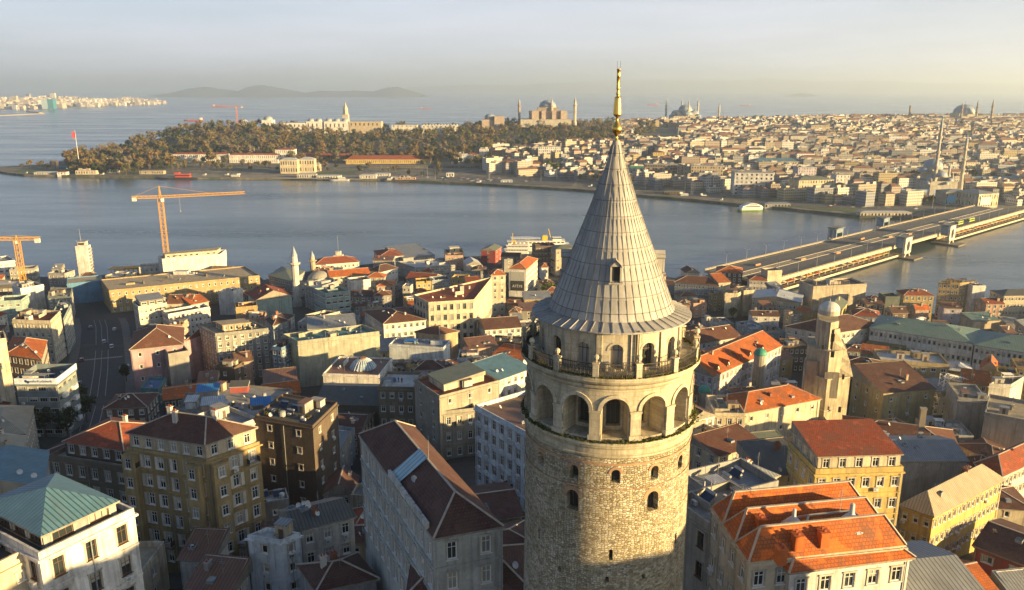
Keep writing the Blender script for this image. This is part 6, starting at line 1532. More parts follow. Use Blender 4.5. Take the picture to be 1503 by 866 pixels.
# cranes
YEL = plain((.56, .30, .035), .6, name='crane_yellow'); ORG = plain((.50, .15, .05), .6, name='crane_red'); CW = plain((.5, .48, .44), .8, name='counterweight')
def truss(mb, p, q, w_, n, r=.14):
    p, q = Vector(p), Vector(q); d = q - p; e = d.normalized(); up = Vector((0, 0, 1)) if abs(e.z) < .9 else Vector((0, 1, 0)); a = e.cross(up).normalized() * w_ / 2; b = a.normalized().cross(e) * w_ / 2
    cs = [a + b, a - b, -a - b, -a + b]
    for c in cs: mb.beam(p + c, q + c, r * 2)
    for i in range(n):
        s, t_ = p + d * i / n, p + d * (i + 1) / n
        for j in range(4):
            c0, c1 = cs[j], cs[(j + 1) % 4]; mb.beam(s + c0, t_ + c1, r); mb.beam(s + c0, s + c1, r)
def crane(label, base, topz, jibl, cjl, az, mat_, w_=2.2, apex=6.0, hook=.3):
    t_ = thing('tower_crane', label, 'crane', base, az); h = topz - base.z
    m = MB(); truss(m, (0, 0, -1), (0, 0, h), w_, int(h / 3)); m.build('mast', mat_, t_)
    m = MB(); truss(m, (0, 0, h + 1), (jibl, 0, h + 1 + jibl * .03), 1.5, int(jibl / 3)); m.build('jib', mat_, t_)
    m = MB(); truss(m, (0, 0, h + 1), (-cjl, 0, h + 1), 1.6, max(3, int(cjl / 3))); m.build('counter_jib', mat_, t_)
    m = MB(); m.beam((-.6, 0, h), (0, 0, h + apex), .4); m.beam((.8, 0, h), (0, 0, h + apex), .4); m.beam((0, 0, h + apex), (jibl * .6, 0, h + 1.8 + jibl * .018), .12); m.beam((0, 0, h + apex), (-cjl * .9, 0, h + 1.8), .12); m.build('apex', mat_, t_)
    m = MB(); m.box(-cjl + 1.5, 0, h - 1.6, 2.6, 2, 2.6); m.build('counterweight', CW, t_)
    m = MB(); m.box(1.6, -1.5, h - 2.2, 1.8, 1.6, 2.2); m.build('cab', [FRAME_W], t_)
    m = MB(); m.tube((jibl * hook, 0, h + 1), (jibl * hook, 0, h - 9), .05, n=4); m.box(jibl * hook, 0, h - 10, .8, .8, 1); m.build('hook', METAL, t_)
b_ = at_z(246, 388, 4); tz = at_d(241, 291, b_.y).z
crane('tall yellow tower crane with long jib over the water', b_, tz, LM(b_.y).m(122), LM(b_.y).m(40), R(10), YEL, 3.0, 8.5, .22)
b_ = at_z(37, 432, 6); tz = at_d(27, 353, b_.y).z
crane('orange yellow tower crane at the left edge, jib running out of the picture', b_, tz, LM(b_.y).m(52), LM(b_.y).m(33), R(188), YEL, 2.6, 3, .1)
l = LM(1660); b_ = Vector((l.x(347), 1660, zf(l.x(347), 1660))); crane('thin red tower crane on the skyline above the wood', b_, l.z(157), l.m(36), l.m(9), R(180), ORG, 2.0, 3)
# yellow canopy on the quay
p = at_z(193, 402, 3); cn = thing('quay_canopy', 'yellow steel canopy frame on the quay behind the blue sheeting', 'canopy', (p.x, p.y, 2), R(4)); m = MB()
for i in range(9):
    for s in (-3, 3): m.beam((-12 + 3 * i, s, 0), (-12 + 3 * i, s, 5), .3)
m.build('post', YEL, cn); m = MB(); m.box(0, 0, 5, 27, 8, .5); m.box(4, 0, 5.5, 14, 6, .6); m.build('canopy_roof', YEL, cn)
# the old mosque by the water
p = on(437, 452, 0); om = thing('small_mosque', 'old stone mosque with lead dome and slim pale minaret by the near shore', 'mosque', p, R(-8)); k = p.y / FPX / CP
minaret(om, 0, 0, 0, at_d(433, 361, p.y).z - p.z, 2.0, wallm('offwhite'), 1)
q = on(470, 428, 0); dq = q - p; ca, sa = math.cos(R(8)), math.sin(R(8)); loc = (dq.x * ca - dq.y * sa, dq.x * sa + dq.y * ca)
zd = at_d(470, 411, q.y).z - p.z; block(om, 'hall', loc[0], loc[1], -3, 21, 20, zd + 1.5, wallm('greystone'), top=LEADR); dome(om, loc[0], loc[1], zd - 1.5, 7.4, 5.6, plain((.30, .28, .24), .7, name='weathered_lead'), drum=1.6)
q = on(461, 420, 0); m2 = thing('minaret', 'shorter golden stone minaret behind the small mosque', 'minaret', q); minaret(m2, 0, 0, 0, at_d(459, 368, q.y).z - q.z, 1.7, wallm('beige'), 1, 'shaft')
# flag turret of the red hall
p = at_z(497, 379, 12); ft = thing('roof_turret', 'cream lantern turret with flagpole on the red hall roof', 'turret', (p.x, p.y, 11)); block(ft, 'base', 0, 0, 0, 6, 5, 3.5, wallm('cream')); block(ft, 'lantern', 0, 0, 3.5, 3.5, 3, 2.5, wallm('offwhite')); m = MB(); m.tube((0, 0, 6), (0, 0, 17), .12, n=5); m.build('flagpole', METAL, ft)
# ------------------------------------------------------------------ the street on the left
ST = [(128, 640), (142, 590), (148, 545), (150, 510), (149, 480), (140, 452), (126, 440)]
SW = [on(x, y, 0) for x, y in ST]
def sidept(i, s):
    a, b = SW[max(0, i - 1)], SW[min(len(SW) - 1, i + 1)]; d = (b - a); n = Vector((-d.y, d.x, 0)).normalized(); p = SW[i] - n * s; return (p.x, p.y)
def strip(mb, s0, s1, dz, mi=0, sub=6):
    pts = []
    for i in range(len(SW) - 1):
        for k in range(sub):
            t_ = k / sub; pts.append([lerp(sidept(i, s), sidept(i + 1, s), t_) for s in (s0, s1)])
    pts.append([sidept(len(SW) - 1, s) for s in (s0, s1)])
    for a, b in zip(pts, pts[1:]):
        q = [a[0], a[1], b[1], b[0]]; mb.face([(x, y, zt(x, y) + dz) for x, y in q], mi)
ASPH = flatroof((.032, .034, .038), 'street_asphalt'); PAVE = flatroof((.11, .105, .10), 'pavement'); PAINT = plain((.28, .28, .27), .8, name='road_paint')
m = MB(); strip(m, -9, 9, .10); tag(m.build('street', ASPH), kind='structure')
for s in (-1, 1): m = MB(); strip(m, s * 9, s * 12.5, .22); tag(m.build('pavement', PAVE), kind='structure')
m = MB(); strip(m, -.08, .08, .112); strip(m, -2.6, -2.4, .112); strip(m, 2.4, 2.6, .112)
a, b = lerp(sidept(2, -8), sidept(3, -8), .5), lerp(sidept(2, 8), sidept(3, 8), .5)
for i in range(18):
    c = lerp(a, b, (i + .5) / 18); m.face([(c[0] + dx, c[1] + dy, zt(c[0] + dx, c[1] + dy) + .114) for dx, dy in ((-.25, -1.4), (.25, -1.4), (.25, 1.4), (-.25, 1.4))])
tag(m.build('road_markings', PAINT), kind='structure')
TYRE = plain((.02, .02, .02), .8, name='tyre'); CARP = {}
def car_parts(c):
    if c in CARP: return CARP[c]
    pm, t, b = newmat('car_paint'); b.inputs['Base Color'].default_value = rgba(c); b.inputs['Roughness'].default_value = .3; b.inputs['Coat Weight'].default_value = .4
    m = MB(); P = lambda x, y: (x, y)
    m.prism([(-2.05, -.8), (1.9, -.82), (2.1, -.6), (2.1, .6), (1.9, .82), (-2.05, .8)], .32, .82)
    a = [(-1.75, -.76, .82), (1.0, -.76, .82), (1.0, .76, .82), (-1.75, .76, .82)]; b2 = [(-1.35, -.6, 1.42), (.3, -.6, 1.42), (.3, .6, 1.42), (-1.35, .6, 1.42)]
    m.face(b2); body = m.mesh('body', pm)
    g = MB()
    for i in range(4): j = (i + 1) % 4; g.face([a[i], a[j], b2[j], b2[i]])
    gl = g.mesh('windows', glassmat()); w_ = MB(); w_.tube((0, -.1, 0), (0, .1, 0), .33, n=14); wh = w_.mesh('wheel', TYRE)
    CARP[c] = (body, gl, wh); return CARP[c]
def car(label, x, y, z, rz, c, grp='cars along the dark street'):
    o = thing('car', label, 'car', (x, y, z), rz, grp); b, g, w_ = car_parts(c); link('body', b, o); link('windows', g, o)
    for wx in (-1.3, 1.3):
        for wy in (-.78, .78): link('wheel', w_, o, (wx, wy, .33))
for px, py, c, lb in ((153, 503, (.45, .47, .5), 'silver car in the middle of the dark street, lit bonnet'), (164, 510, (.6, .6, .58), 'white car pulling out at the right side of the dark street'), (178, 543, (.05, .06, .08), 'black parked car beside the pink building'), (187, 540, (.5, .5, .48), 'white parked car beside the pink building'),
                      (120, 530, (.20, .03, .02), 'dark red car at the left kerb of the street'), (116, 565, (.25, .26, .28), 'grey car at the left kerb below the office'), (133, 482, (.08, .08, .09), 'black car far down the dark street'), (168, 485, (.3, .32, .34), 'grey car far down on the right side of the street')):
    p = on(px, py, 0); car(lb, p.x, p.y, zt(p.x, p.y) + .12, math.atan2(SW[3].y - SW[1].y, SW[3].x - SW[1].x) + rnd.uniform(-.05, .05), c)
PF = {}
def person(label, p, shirt, rz=0, trousers=(.05, .05, .07)):
    rt = thing('person', label, 'person', p, rz); m = MB()
    for s in (-1, 1): m.lathe([(.07, 0), (.06, .1), (.085, .5), (.10, .85)], 8, 0, s * .1, 0)
    m.lathe([(.17, .82), (.18, 1.0), (.21, 1.3), (.17, 1.42), (.07, 1.48), (.07, 1.53)], 10, 1)
    for s in (-1, 1): m.tube((s * .2, 0, 1.38), (s * .27, -.04, 1.1), .055, .045, 6, 1); m.tube((s * .27, -.04, 1.1), (s * .25, -.14, .84), .042, .035, 6, 2)
    m.lathe([(.02, 1.5), (.085, 1.55), (.1, 1.64), (.08, 1.72), (.0, 1.76)], 10, 2)
    m.build('body', [plain(trousers, .9, name='trousers'), plain(shirt, .9, name='shirt'), plain((.42, .27, .2), .7, name='skin')], rt)
    m = MB(); m.lathe([(.104, 1.64), (.09, 1.72), (0, 1.775)], 10); m.build('hair', plain((.02, .015, .01), .9, name='hair'), rt)
p = on(590, 561, 17); person('person in red standing on the white roof terrace', (p.x, p.y, p.z - .2), (.4, .03, .03)); p = on(585, 560, 17); person('person in blue standing on the white roof terrace', (p.x, p.y, p.z - .2), (.03, .08, .3))
# office sign
r, P, h, _ = off
def on_facade(P, i, u, z, k=.06):
    A, B = P[i], P[(i + 1) % 4]; Wd = math.hypot(B[0] - A[0], B[1] - A[1]); d = ((B[0] - A[0]) / Wd, (B[1] - A[1]) / Wd)
    return (A[0] + d[0] * u * Wd + d[1] * k, A[1] + d[1] * u * Wd - d[0] * k, z), math.atan2(d[1], d[0]), Wd
for i in (0, 1):
    (x, y, z), a, Wd = on_facade(P, i, .5, h - .1, .18); block(r, 'sign_band', x, y, h - .1, Wd + .3, .3, 1.8, plain((.58, .62, .68), .5, name='sign_white'), a)
(x, y, z), a, Wd = on_facade(P, 0, .58, h + .8, .36); BLU = plain((.02, .05, .16), .5, name='sign_navy'); text('TransferKutlubank', 1.05, BLU, r, (x, y, z), (R(90), 0, a))
for du in (.27, .32): (x, y, z), a, Wd = on_facade(P, 0, du, h + .85 - (du - .27) * 6, .36); m = MB(); m.lathe([(0, 0), (.42, 0)], 12); o = m.build('logo', BLU, r, (x, y, z)); o.rotation_euler = (R(90), 0, a)
for i in range(4):
    (x, y, z), a, Wd = on_facade(P, 1, .25 + .0 * i, 0, .5); block(r, 'balcony', x + 0, y, 1.5 + i * 3.4, 2.2, 1.1, 1.2, FRAME_W, a)
    (x, y, z), a, Wd = on_facade(P, 1, .75, 0, .5); block(r, 'balcony', x, y, 1.5 + i * 3.4, 2.2, 1.1, 1.2, FRAME_W, a)
# poster on the gable wall
r, P, h, _ = post; (x, y, z), a, Wd = on_facade(P, 0, .5, h * .42, .08); pw, ph = Wd * .82, h * .52
ph = h * .6; po = block(r, 'poster', x, y, h * .30, pw, .12, ph, plain((.36, .36, .32), .6, name='poster_pale'), a)
(x2, y2, _z), a, _w = on_facade(P, 0, .5, 0, .17); block(r, 'poster_lower', x2, y2, h * .305, pw * .98, .06, ph * .52, plain((.03, .03, .028), .6, name='poster_dark'), a)
(x3, y3, _z), a, _w = on_facade(P, 0, .5, 0, .23); text('ATİYE', pw * .26, plain((.62, .62, .6), .6, name='poster_lettering'), r, (x3, y3, h * .30 + ph * .24), (R(90), 0, a))
# dormers on the orange roof
r, P, h, _ = dor; L0 = math.hypot(P[1][0] - P[0][0], P[1][1] - P[0][1]); Dp = math.hypot(P[2][0] - P[1][0], P[2][1] - P[1][1])
for i, u in enumerate((.10, .24, .42, .55, .74)):
    (x, y, z), a, Wd = on_facade(P, 0, u, 0, -1.2); m = MB(); w_ = 1.5; sl = 4.2 / (Dp / 2); d0 = 0; zz = h + 1.2 * sl * .9
    hgt = 2.2; back = hgt / sl
    m.face([(-w_, 0, 0), (w_, 0, 0), (0, 0, hgt)], 1); m.face([(-w_, -.3, -.1), (0, -.3, hgt + .05), (0, back, hgt + .05), (-w_, .1, -.1)][::-1], 0); m.face([(w_, -.3, -.1), (w_, .1, -.1), (0, back, hgt + .05), (0, -.3, hgt + .05)][::-1], 0)
    o = m.build('dormer', [roofm('t_orange'), wallm('white')], r, (x, y, zz), a); g = MB(); g.face([(-.45, -.02, .2), (.45, -.02, .2), (.45, -.02, 1.0), (-.45, -.02, 1.0)]); g.build('window', VOID, o)
# green domed turrets
for px, py, pb, lb in ((1113, 520, 556, 'round stone turret with green copper dome left of the ruined church tower'), (1033, 574, 586, 'low round turret with green copper dome beside the tower balcony')):
    q = on(px, pb, 9); k = q.y / FPX / CP; zz = at_d(px, py, q.y).z; g = thing('domed_turret', lb, 'turret', (q.x, q.y, zt(q.x, q.y))); z0 = zt(q.x, q.y)
    m = MB(); m.lathe([(9 * k, -3), (9 * k, zz - z0)], 16); m.build('wall', wallm('greystone'), g)
    m = MB(); m.lathe([(10 * k * math.cos(t_), 9.5 * k * math.sin(t_)) for t_ in [math.pi / 2 * i / 7 for i in range(8)]], 16); m.build('dome', plain((.04, .25, .17), .55, name='copper_green'), g, (0, 0, zz - z0))
# glass dome
q = on(533, 541, 12.2); k = q.y / FPX / CP; g = thing('glass_dome', 'ribbed pale blue glass dome standing on the white walled low building', 'dome', q); m = MB(); m.lathe([(20 * k, 0), (19 * k, 4 * k), (14 * k, 11 * k), (6 * k, 16 * k), (4 * k, 17 * k)], 24); m.build('glazing', plain((.22, .32, .38), .3, name='dome_glass'), g)
m = MB()
for i in range(24):
    a = 2 * math.pi * i / 24; pp = [(20.2 * k, 0), (19.2 * k, 4 * k), (14.2 * k, 11.1 * k), (6 * k, 16.2 * k)]
    for (r0, z0), (r1, z1) in zip(pp, pp[1:]): m.beam((r0 * math.cos(a), r0 * math.sin(a), z0), (r1 * math.cos(a), r1 * math.sin(a), z1), .16)
m.build('rib', FRAME_W, g); m = MB(); m.lathe([(6 * k, 16 * k), (6 * k, 18 * k), (0, 18.6 * k)], 16); m.build('cap', plain((.25, .15, .09), .8, name='rust_cap'), g)
# ruined church tower on the right
q = on(1206, 640, 0); k = q.y / FPX / CP; zz = lambda py: at_d(1206, py, q.y).z - q.z; X = lambda px: (px - 1206) * k
ct = thing('church_tower', 'tall ruined stone church tower with white dome and curved sunlit buttress', 'tower', q, R(-14)); OLD = plaster((.47, .40, .28), .75)
m = MB(); m.prism([(X(1170), -3), (X(1200), -8), (X(1234), -4), (X(1238), 8), (X(1176), 10)], -4, zz(545)); m.prism([(X(1172), -2), (X(1200), -7), (X(1226), -3), (X(1228), 8), (X(1178), 9)], zz(545), zz(507))
m.prism([(X(1184), -2), (X(1199), -5), (X(1212), -2), (X(1214), 6), (X(1186), 6)], zz(507), zz(468)); m.build('masonry', OLD, ct)
m = MB(); cv = [(1214, 478), (1217, 495), (1225, 508), (1232, 525), (1238, 545)]
for (a0, b0), (a1, b1) in zip(cv, cv[1:]): m.face([(X(a0), -2.5, zz(b0)), (X(a1), -3.5, zz(b1)), (X(a1), 6, zz(b1)), (X(a0), 5, zz(b0))][::-1]); m.face([(X(1205), -4.6, zz(b0)), (X(1205), -4.6, zz(b1)), (X(a1), -3.5, zz(b1)), (X(a0), -2.5, zz(b0))])
m.build('buttress', OLD, ct)
block(ct, 'recess_shade', X(1206), -6.9, zz(572), X(1216) - X(1196), 1.0, zz(536) - zz(572), plaster((.36, .31, .23), .7)); block(ct, 'brick_panel', X(1179), -4.6, zz(585), 3.6, 1.6, zz(524) - zz(585), plaster((.33, .25, .18), .7))  # recess block: its shade is put into the darker plaster colour
for py in (507, 545, 590, 626): m = MB(); m.prism(grow([(X(1174), -3), (X(1200), -8), (X(1232), -4), (X(1235), 8), (X(1178), 10)] if py > 510 else [(X(1184), -2), (X(1199), -5), (X(1212), -2), (X(1214), 6), (X(1186), 6)], .28), zz(py) - .2, zz(py) + .2); m.build('string_course', OLD, ct)
for px, py, w_, h_ in ((1199, 618, 1.6, 2), (1219, 616, .9, 2), (1221, 590, .8, 1.8), (1222, 545, .7, 1.6), (1204, 515, 1.2, 2), (1190, 505, .6, 1.4), (1205, 495, .5, 2.5)): block(ct, 'opening', X(px), -7.9 if py > 560 else -6.6 if py > 500 else -4.6, zz(py), w_, .3, h_, VOID)
dome(ct, X(1199), 1, zz(462), 15 * k, 12 * k, plain((.52, .50, .44), .7, name='white_dome'), drum=1.4); m = MB(); m.tube((X(1201), 1, zz(450)), (X(1201), 1, zz(415)), .07, n=5); m.build('lightning_rod', IRON, ct)
# stone chimneys standing by roofs
for px, py, pt_, w_, lb in ((1135, 602, 563, 2.4, 'big square stone chimney on the orange hip roof'), (1396 - 47, 648, 600, 1.5, 'tall striped stone chimney beside the wide dark tile roof')):
    q = on(px, py, 12); z1 = at_d(px, pt_, q.y).z; g = thing('stone_chimney', lb, 'chimney', (q.x, q.y, zt(q.x, q.y)), R(-12)); block(g, 'stack', 0, 0, 0, w_, w_ * .8, z1 - zt(q.x, q.y), plaster((.34, .28, .21), .7)); block(g, 'cap', 0, 0, z1 - zt(q.x, q.y), w_ + .3, w_ * .8 + .3, .25, roofm('slab'))
# conical vents on the long cream house
for px, py, s, lb in ((1248, 771, 1.0, 'round conical metal vent roof, wider one on the orange roofs'), (1164, 771, .75, 'pointed conical metal vent roof, smaller one on the orange roofs')):
    q = on(px, py, 18.5); g = thing('roof_vent', lb, 'vent', q); m = MB(); m.lathe([(1.75 * s, -1.5), (1.75 * s, 0), (1.6 * s, .1), (.3 * s, 1.5 * s), (.25 * s, 2.6 * s), (0, 2.7 * s)], 20); m.build('cone', seam(MC['light']), g); block(g, 'brick_base', 0, 0, -2.6, 2.6 * s, 2.6 * s, 1.6, plain(RC['orange'], .9, name='vent_brick'))
for px, py in ((1146, 815), (1116, 770), (1185, 742), (1170, 795), (1208, 790)):
    q = on(px, py, 18.5); o = chimney(rbig[0], 0, 0, 0, .5, plain(RC['orange'], .9, name='vent_brick'), 1.1, .9); cx, cy, zg, rz = rbig[3]; dx, dy = q.x - cx, q.y - cy; o.location = (dx * math.cos(-rz) - dy * math.sin(-rz), dx * math.sin(-rz) + dy * math.cos(-rz), q.z - zg + .3)
# bay window stack and corner panels of the yellow corner building
r, P, h, _ = yel
for i, u in ((0, .86), (1, .2), (0, .06)):
    (x, y, z), a, Wd = on_facade(P, i, u, 0, .5); b = block(r, 'bay', x, y, 3.4, 2.8, 1.2, h - 4.2, wallm('ochre'), a)
    for f in range(1, 6): link('window', window_mesh(1.2, 1.9, 'white')[0], b, (0, -.62 - .1, (f - 1) * 3.66 + .7)); link('pane', window_mesh(1.2, 1.9, 'white')[1], b, (0, -.65 - .1, (f - 1) * 3.66 + .7))
for i, us_ in ((0, (.18, .37, .56, .74)), (1, (.42, .62))):
    for u in us_:
        for f in range(1, 6): (x, y, z), a, Wd = on_facade(P, i, u, 0, .05); block(r, 'pale_panel', x, y, f * h / 6 + .55, .6, .12, 2.4, wallm('offwhite'), a)
# skylight strip and side parapet on the long white house
r, P, h, (cx, cy, zg, rz) = longw
m = MB(); mid0, mid1 = lerp(P[0], P[1], .47), lerp(P[0], P[1], .57); e0, e1 = lerp(mid0, lerp(P[3], P[2], .47), .5), lerp(mid1, lerp(P[3], P[2], .57), .5)
m.face([(mid0[0], mid0[1], h + .35), (mid1[0], mid1[1], h + .35), (e1[0], e1[1], h + 3.45), (e0[0], e0[1], h + 3.45)]); m.build('skylight', seam((.30, .45, .50), .8, 'glass_strip', .3), r)
for u in (.5, .58, .66, .74, .82, .9): A = lerp(P[0], P[1], u); block(r, 'parapet', A[0], A[1], h, 2.2, .4, .9, wallm('offwhite'), math.atan2(P[1][1] - P[0][1], P[1][0] - P[0][0]))
# tarpaulin sheds on the cluttered roofs
def shed(label, px, py, hh, w_, d_, h_, wall, rm_, rz=0., rh=.8):
    q = on(px, py, hh); o = thing('roof_shed', label, 'shed', (q.x, q.y, q.z - .25), R(rz)); P = [(-w_ / 2, -d_ / 2), (w_ / 2, -d_ / 2), (w_ / 2, d_ / 2), (-w_ / 2, d_ / 2)]
    wb = MB(); wb.prism(P, 0, h_); wb.build('wall', wallm(wall), o); rb, g = roof_mesh(P, h_ + .05, 'shed', rh, .25); rb.build('roof', [roofm(rm_), FRAME_G, MORTAR], o); return o
shed('blue tarpaulin shed on the cluttered roofs, largest of the blue ones', 306, 578, 17, 6, 4, 1.8, 'grey', 'm_blue', 12); shed('orange walled hut with pale metal roof among the blue tarpaulins', 314, 600, 17, 6, 4.5, 2.4, 'salmon', 'm_light', 14); shed('blue tarpaulin roof left of the red shed', 383, 596, 20, 5, 3.5, 1.4, 'dark', 'm_blue', 18)
shed('red walled roof shed with blue edge on the dark ruined building', 411, 608, 20.8, 7, 3.4, 2.6, 'redpaint', 'm_blue', 18); shed('red hut behind the blue tarpaulins', 352, 573, 17, 5, 3, 2, 'redpaint', 'felt', 8); shed('small pale washing hut left of the orange walled hut', 283, 598, 17, 3, 3, 2.6, 'white', 'm_light', 5)
shed('small blue tarpaulin over crates on the pale blue workshop roof', 603, 503, 13.2, 4.5, 3, .9, 'dark', 'm_blue', 0, .4)
shed('green lean-to cover on the tall pale old building', 676, 562, 19.1, 7, 5, 1.3, 'cream', 'm_oldgreen', 12, 1.1)
# white steel stairs
q = on(1400, 590, 4); g = thing('steel_stairs', 'white lattice steel stair tower left of the corrugated orange roof', 'stairs', (q.x, q.y, zt(q.x, q.y)), R(10)); m = MB(); hh = at_d(1400, 548, q.y).z - zt(q.x, q.y)
truss(m, (-5, 0, 0), (-5, 0, hh), 2.2, 8, .09); truss(m, (5, 0, 0), (5, 0, hh - 3), 1.8, 7, .09)
for i in range(7): z = hh - 1 - i * .5; m.beam((-5 + i * 1.5, -1, z), (-5 + i * 1.5, 1, z), .12); 
truss(m, (-4, 0, hh - .8), (5, 0, hh - 3.4), 1.6, 8, .08); truss(m, (-4, 0, hh - 5), (5, 0, hh - 8), 1.4, 8, .08); m.build('frame', FRAME_W, g)
# trees of the near hill
for px, py, kd, s, lb in ((808, 440, 'green', 1.1, 'fresh green tree between the poster building and the cone'), (766, 457, 'green', .7, 'small green tree in front of the yellow house below the poster'), (1246, 592, 'grey', .8, 'leafless yellowish tree in the courtyard right of the ruined church tower'), (1262, 590, 'olive', .7, 'olive bush tree in the courtyard shade'), (1352, 612, 'grey', .85, 'leafless tree in front of the ochre house with the maroon roof'),
                          (1384, 606, 'olive', .7, 'golden tree below the white steel stairs'), (1330, 608, 'grey', .7, 'smaller leafless tree left of the one before the maroon roof'), (570, 790, 'grey', .75, 'bare climbing tree against the long white house, nearer one'), (552, 740, 'grey', .7, 'bare climbing tree against the long white house, farther one'), (128, 620, 'dark', .8, 'dark street tree at the foot of the glass office'), (118, 600, 'dark', .7, 'dark street tree below the office balconies'), (100, 640, 'dark', .8, 'dark tree in the shaded yard by the left houses'), (70, 655, 'dark', .8, 'dark tree between the weathered house and the brown ornate apartment'),
                          (186, 560, 'dark', .6, 'dark tree at the corner of the pink building'), (470, 740, 'dark', .6, 'dark tree in the yard behind the black roofed house'), (590, 850, 'dark', .6, 'dark shrub tree at the foot of the long white house'), (1075, 470, 'dark', .6, 'dark tree below the cream house with tiny window'), (1090, 462, 'dark', .5, 'second dark tree below the sunlit firewall house'), (1040, 640, 'green', .35, 'green terrace shrub right of the tower ledge'), (1030, 636, 'dark', .3, 'dark terrace shrub right of the tower ledge')):
    q = on(px, py, 0 if py < 630 or px < 700 else 10); tree(kd, lb, q.x, q.y, q.z if px > 1000 and py > 630 else zt(q.x, q.y), s, rnd.randrange(3), None, True)
# ------------------------------------------------------------------ infill between the named buildings
def seg_poly(P, Q):
    for A, B in ((P, Q), (Q, P)):
        for i in range(len(A)):
            a, b = A[i], A[(i + 1) % len(A)]; n = (b[1] - a[1], a[0] - b[0])
            pa = [n[0] * p[0] + n[1] * p[1] for p in A]; pb = [n[0] * p[0] + n[1] * p[1] for p in B]
            if max(pa) < min(pb) or max(pb) < min(pa): return False
    return True
STP = [[sidept(i, -13), sidept(i, 13), sidept(i + 1, 13), sidept(i + 1, -13)] for i in range(len(SW) - 1)]
ri_ = random.Random(21); cand = []; HERO = [(o['label'], o.location.x, o.location.y) for o in NB]
BR = [at_z(1085, 385, 8), at_z(1390, 312, 8), at_z(1148, 408, 8)]
BADP = [[(TX - 11, TY - 11), (TX + 11, TY - 11), (TX + 11, TY + 11), (TX - 11, TY + 11)], [(ct.location.x - 10, ct.location.y - 12), (ct.location.x + 10, ct.location.y - 12), (ct.location.x + 10, ct.location.y + 12), (ct.location.x - 10, ct.location.y + 12)],
        [(om.location.x - 5, om.location.y - 5), (om.location.x + 34, om.location.y - 5), (om.location.x + 34, om.location.y + 22), (om.location.x - 5, om.location.y + 22)], [(BR[0].x - 20, BR[0].y - 50), (BR[0].x + 80, BR[0].y - 60), (BR[0].x + 120, BR[0].y + 60), (BR[0].x - 10, BR[0].y + 60)]]
NI_ = 0
for tries in range(26000):
    y = ri_.uniform(100, 560) if tries < 6000 else ri_.uniform(110, 330); x = ri_.uniform(-.72, .72) * (y + 12)
    e = interp(x, sx_, sy_)
    if tries < 13000 and y > e - 16: continue
    w_, d_ = ri_.uniform(8, 15), ri_.uniform(8, 13); a = ri_.choice([-.15, .1, .35]) + ri_.uniform(-.1, .1); ca, sa = math.cos(a), math.sin(a)
    if ri_.random() < .4 + .3 * (tries > 6000): w_, d_ = w_ * .55, d_ * .6
    if tries > 13000: y = ri_.uniform(115, 400); x = ri_.uniform(-.68, .68) * (y + 12); w_, d_ = ri_.uniform(4.5, 8), ri_.uniform(4.5, 7)
    if y > interp(x, sx_, sy_) - 16: continue
    P = [(x + u * ca - v * sa, y + u * sa + v * ca) for u, v in ((-w_ / 2, -d_ / 2), (w_ / 2, -d_ / 2), (w_ / 2, d_ / 2), (-w_ / 2, d_ / 2))]
    PP = grow(P, .6 if tries < 13000 else .15)
    if any(seg_poly(PP, Q) for Q in FOOT + STP + BADP): continue
    h = ri_.uniform(5, 8) if y < 160 else ri_.uniform(7, 11)
    z = zt(x, y); W3 = [(p[0], p[1], z + h) for p in P]
    wall = ri_.choice(['beige', 'grey', 'offwhite', 'cream', 'brown', 'salmon', 'greyblue', 'ochre', 'concrete', 'white']); rt, rmm, rn_ = ri_.choice([('hip', 't_brown', 'brown tile'), ('hip', 't_red', 'red tile'), ('gable', 't_maroon', 'maroon tile'), ('flat', 'slab', 'grey flat'), ('flat', 'felt', 'black flat'), ('shed', 'm_rust', 'rusty'), ('gable', 't_orange', 'orange tile'), ('flat', 'tanflat', 'tan flat'), ('shed', 'm_grey', 'grey metal'), ('flat', 'pale', 'pale flat'), ('hip', 't_maroon', 'dark maroon')])
    r, PL, hh, _ = bld('house', 'x', 'house', [(0, 0)] * 4, h, world=W3, wall=wall, roof=rt, rm=rmm, rh=ri_.uniform(1.4, 2.4), fl=2 if h < 8 else 3, win=ri_.choice(['std', 'few', 'close', 'small']), clutter=ri_.randint(2, 5), chim=ri_.choice([0, 1]), dishes=ri_.choice([0, 0, 1, 2]), grp='low houses filling the gaps of the near quarter', cornice=False)
    px, py = proj(x, y, z + h); cand.append((r, px, py, wall, rn_, 'two storey' if h < 8 else 'three storey')); NI_ += 1
    if NI_ > 265: break
import re
def short(lb):
    s = re.split(r',| beside | behind | below | left of | right of | above | at the | in front | near | cut | facing | down | touching | against | by the | among | next to | wrapped| lining | between | joined | across ', lb)[0]
    return s.replace(' on its roof', '')
HP = []
for lb, x, y in HERO: px, py = proj(x, y, zt(x, y) + 12); HP.append((short(lb), px, py))
def cnt_(L_):
    c = {}
    for k in L_: c[k] = c.get(k, 0) + 1
    return c
base = [q[0].split(' with ')[0] for q in HP]; mid = [q[0].split(' and ')[0] for q in HP]; c0, c1, c2 = cnt_(base), cnt_(mid), cnt_([q[0] for q in HP])
HP2 = []
for q, b0, b1 in zip(HP, base, mid):
    nm = b0 if c0[b0] == 1 and len(b0.split()) > 1 else b1 if c1[b1] == 1 else q[0] if c2[q[0]] == 1 else None
    if nm and len(nm.split()) <= 9: HP2.append((nm, q[1], q[2]))
HP = HP2
WN = dict(offwhite='pale', greyblue='blue grey', concrete='dull grey', salmon='pinkish'); gr = {}; fs_ = {}
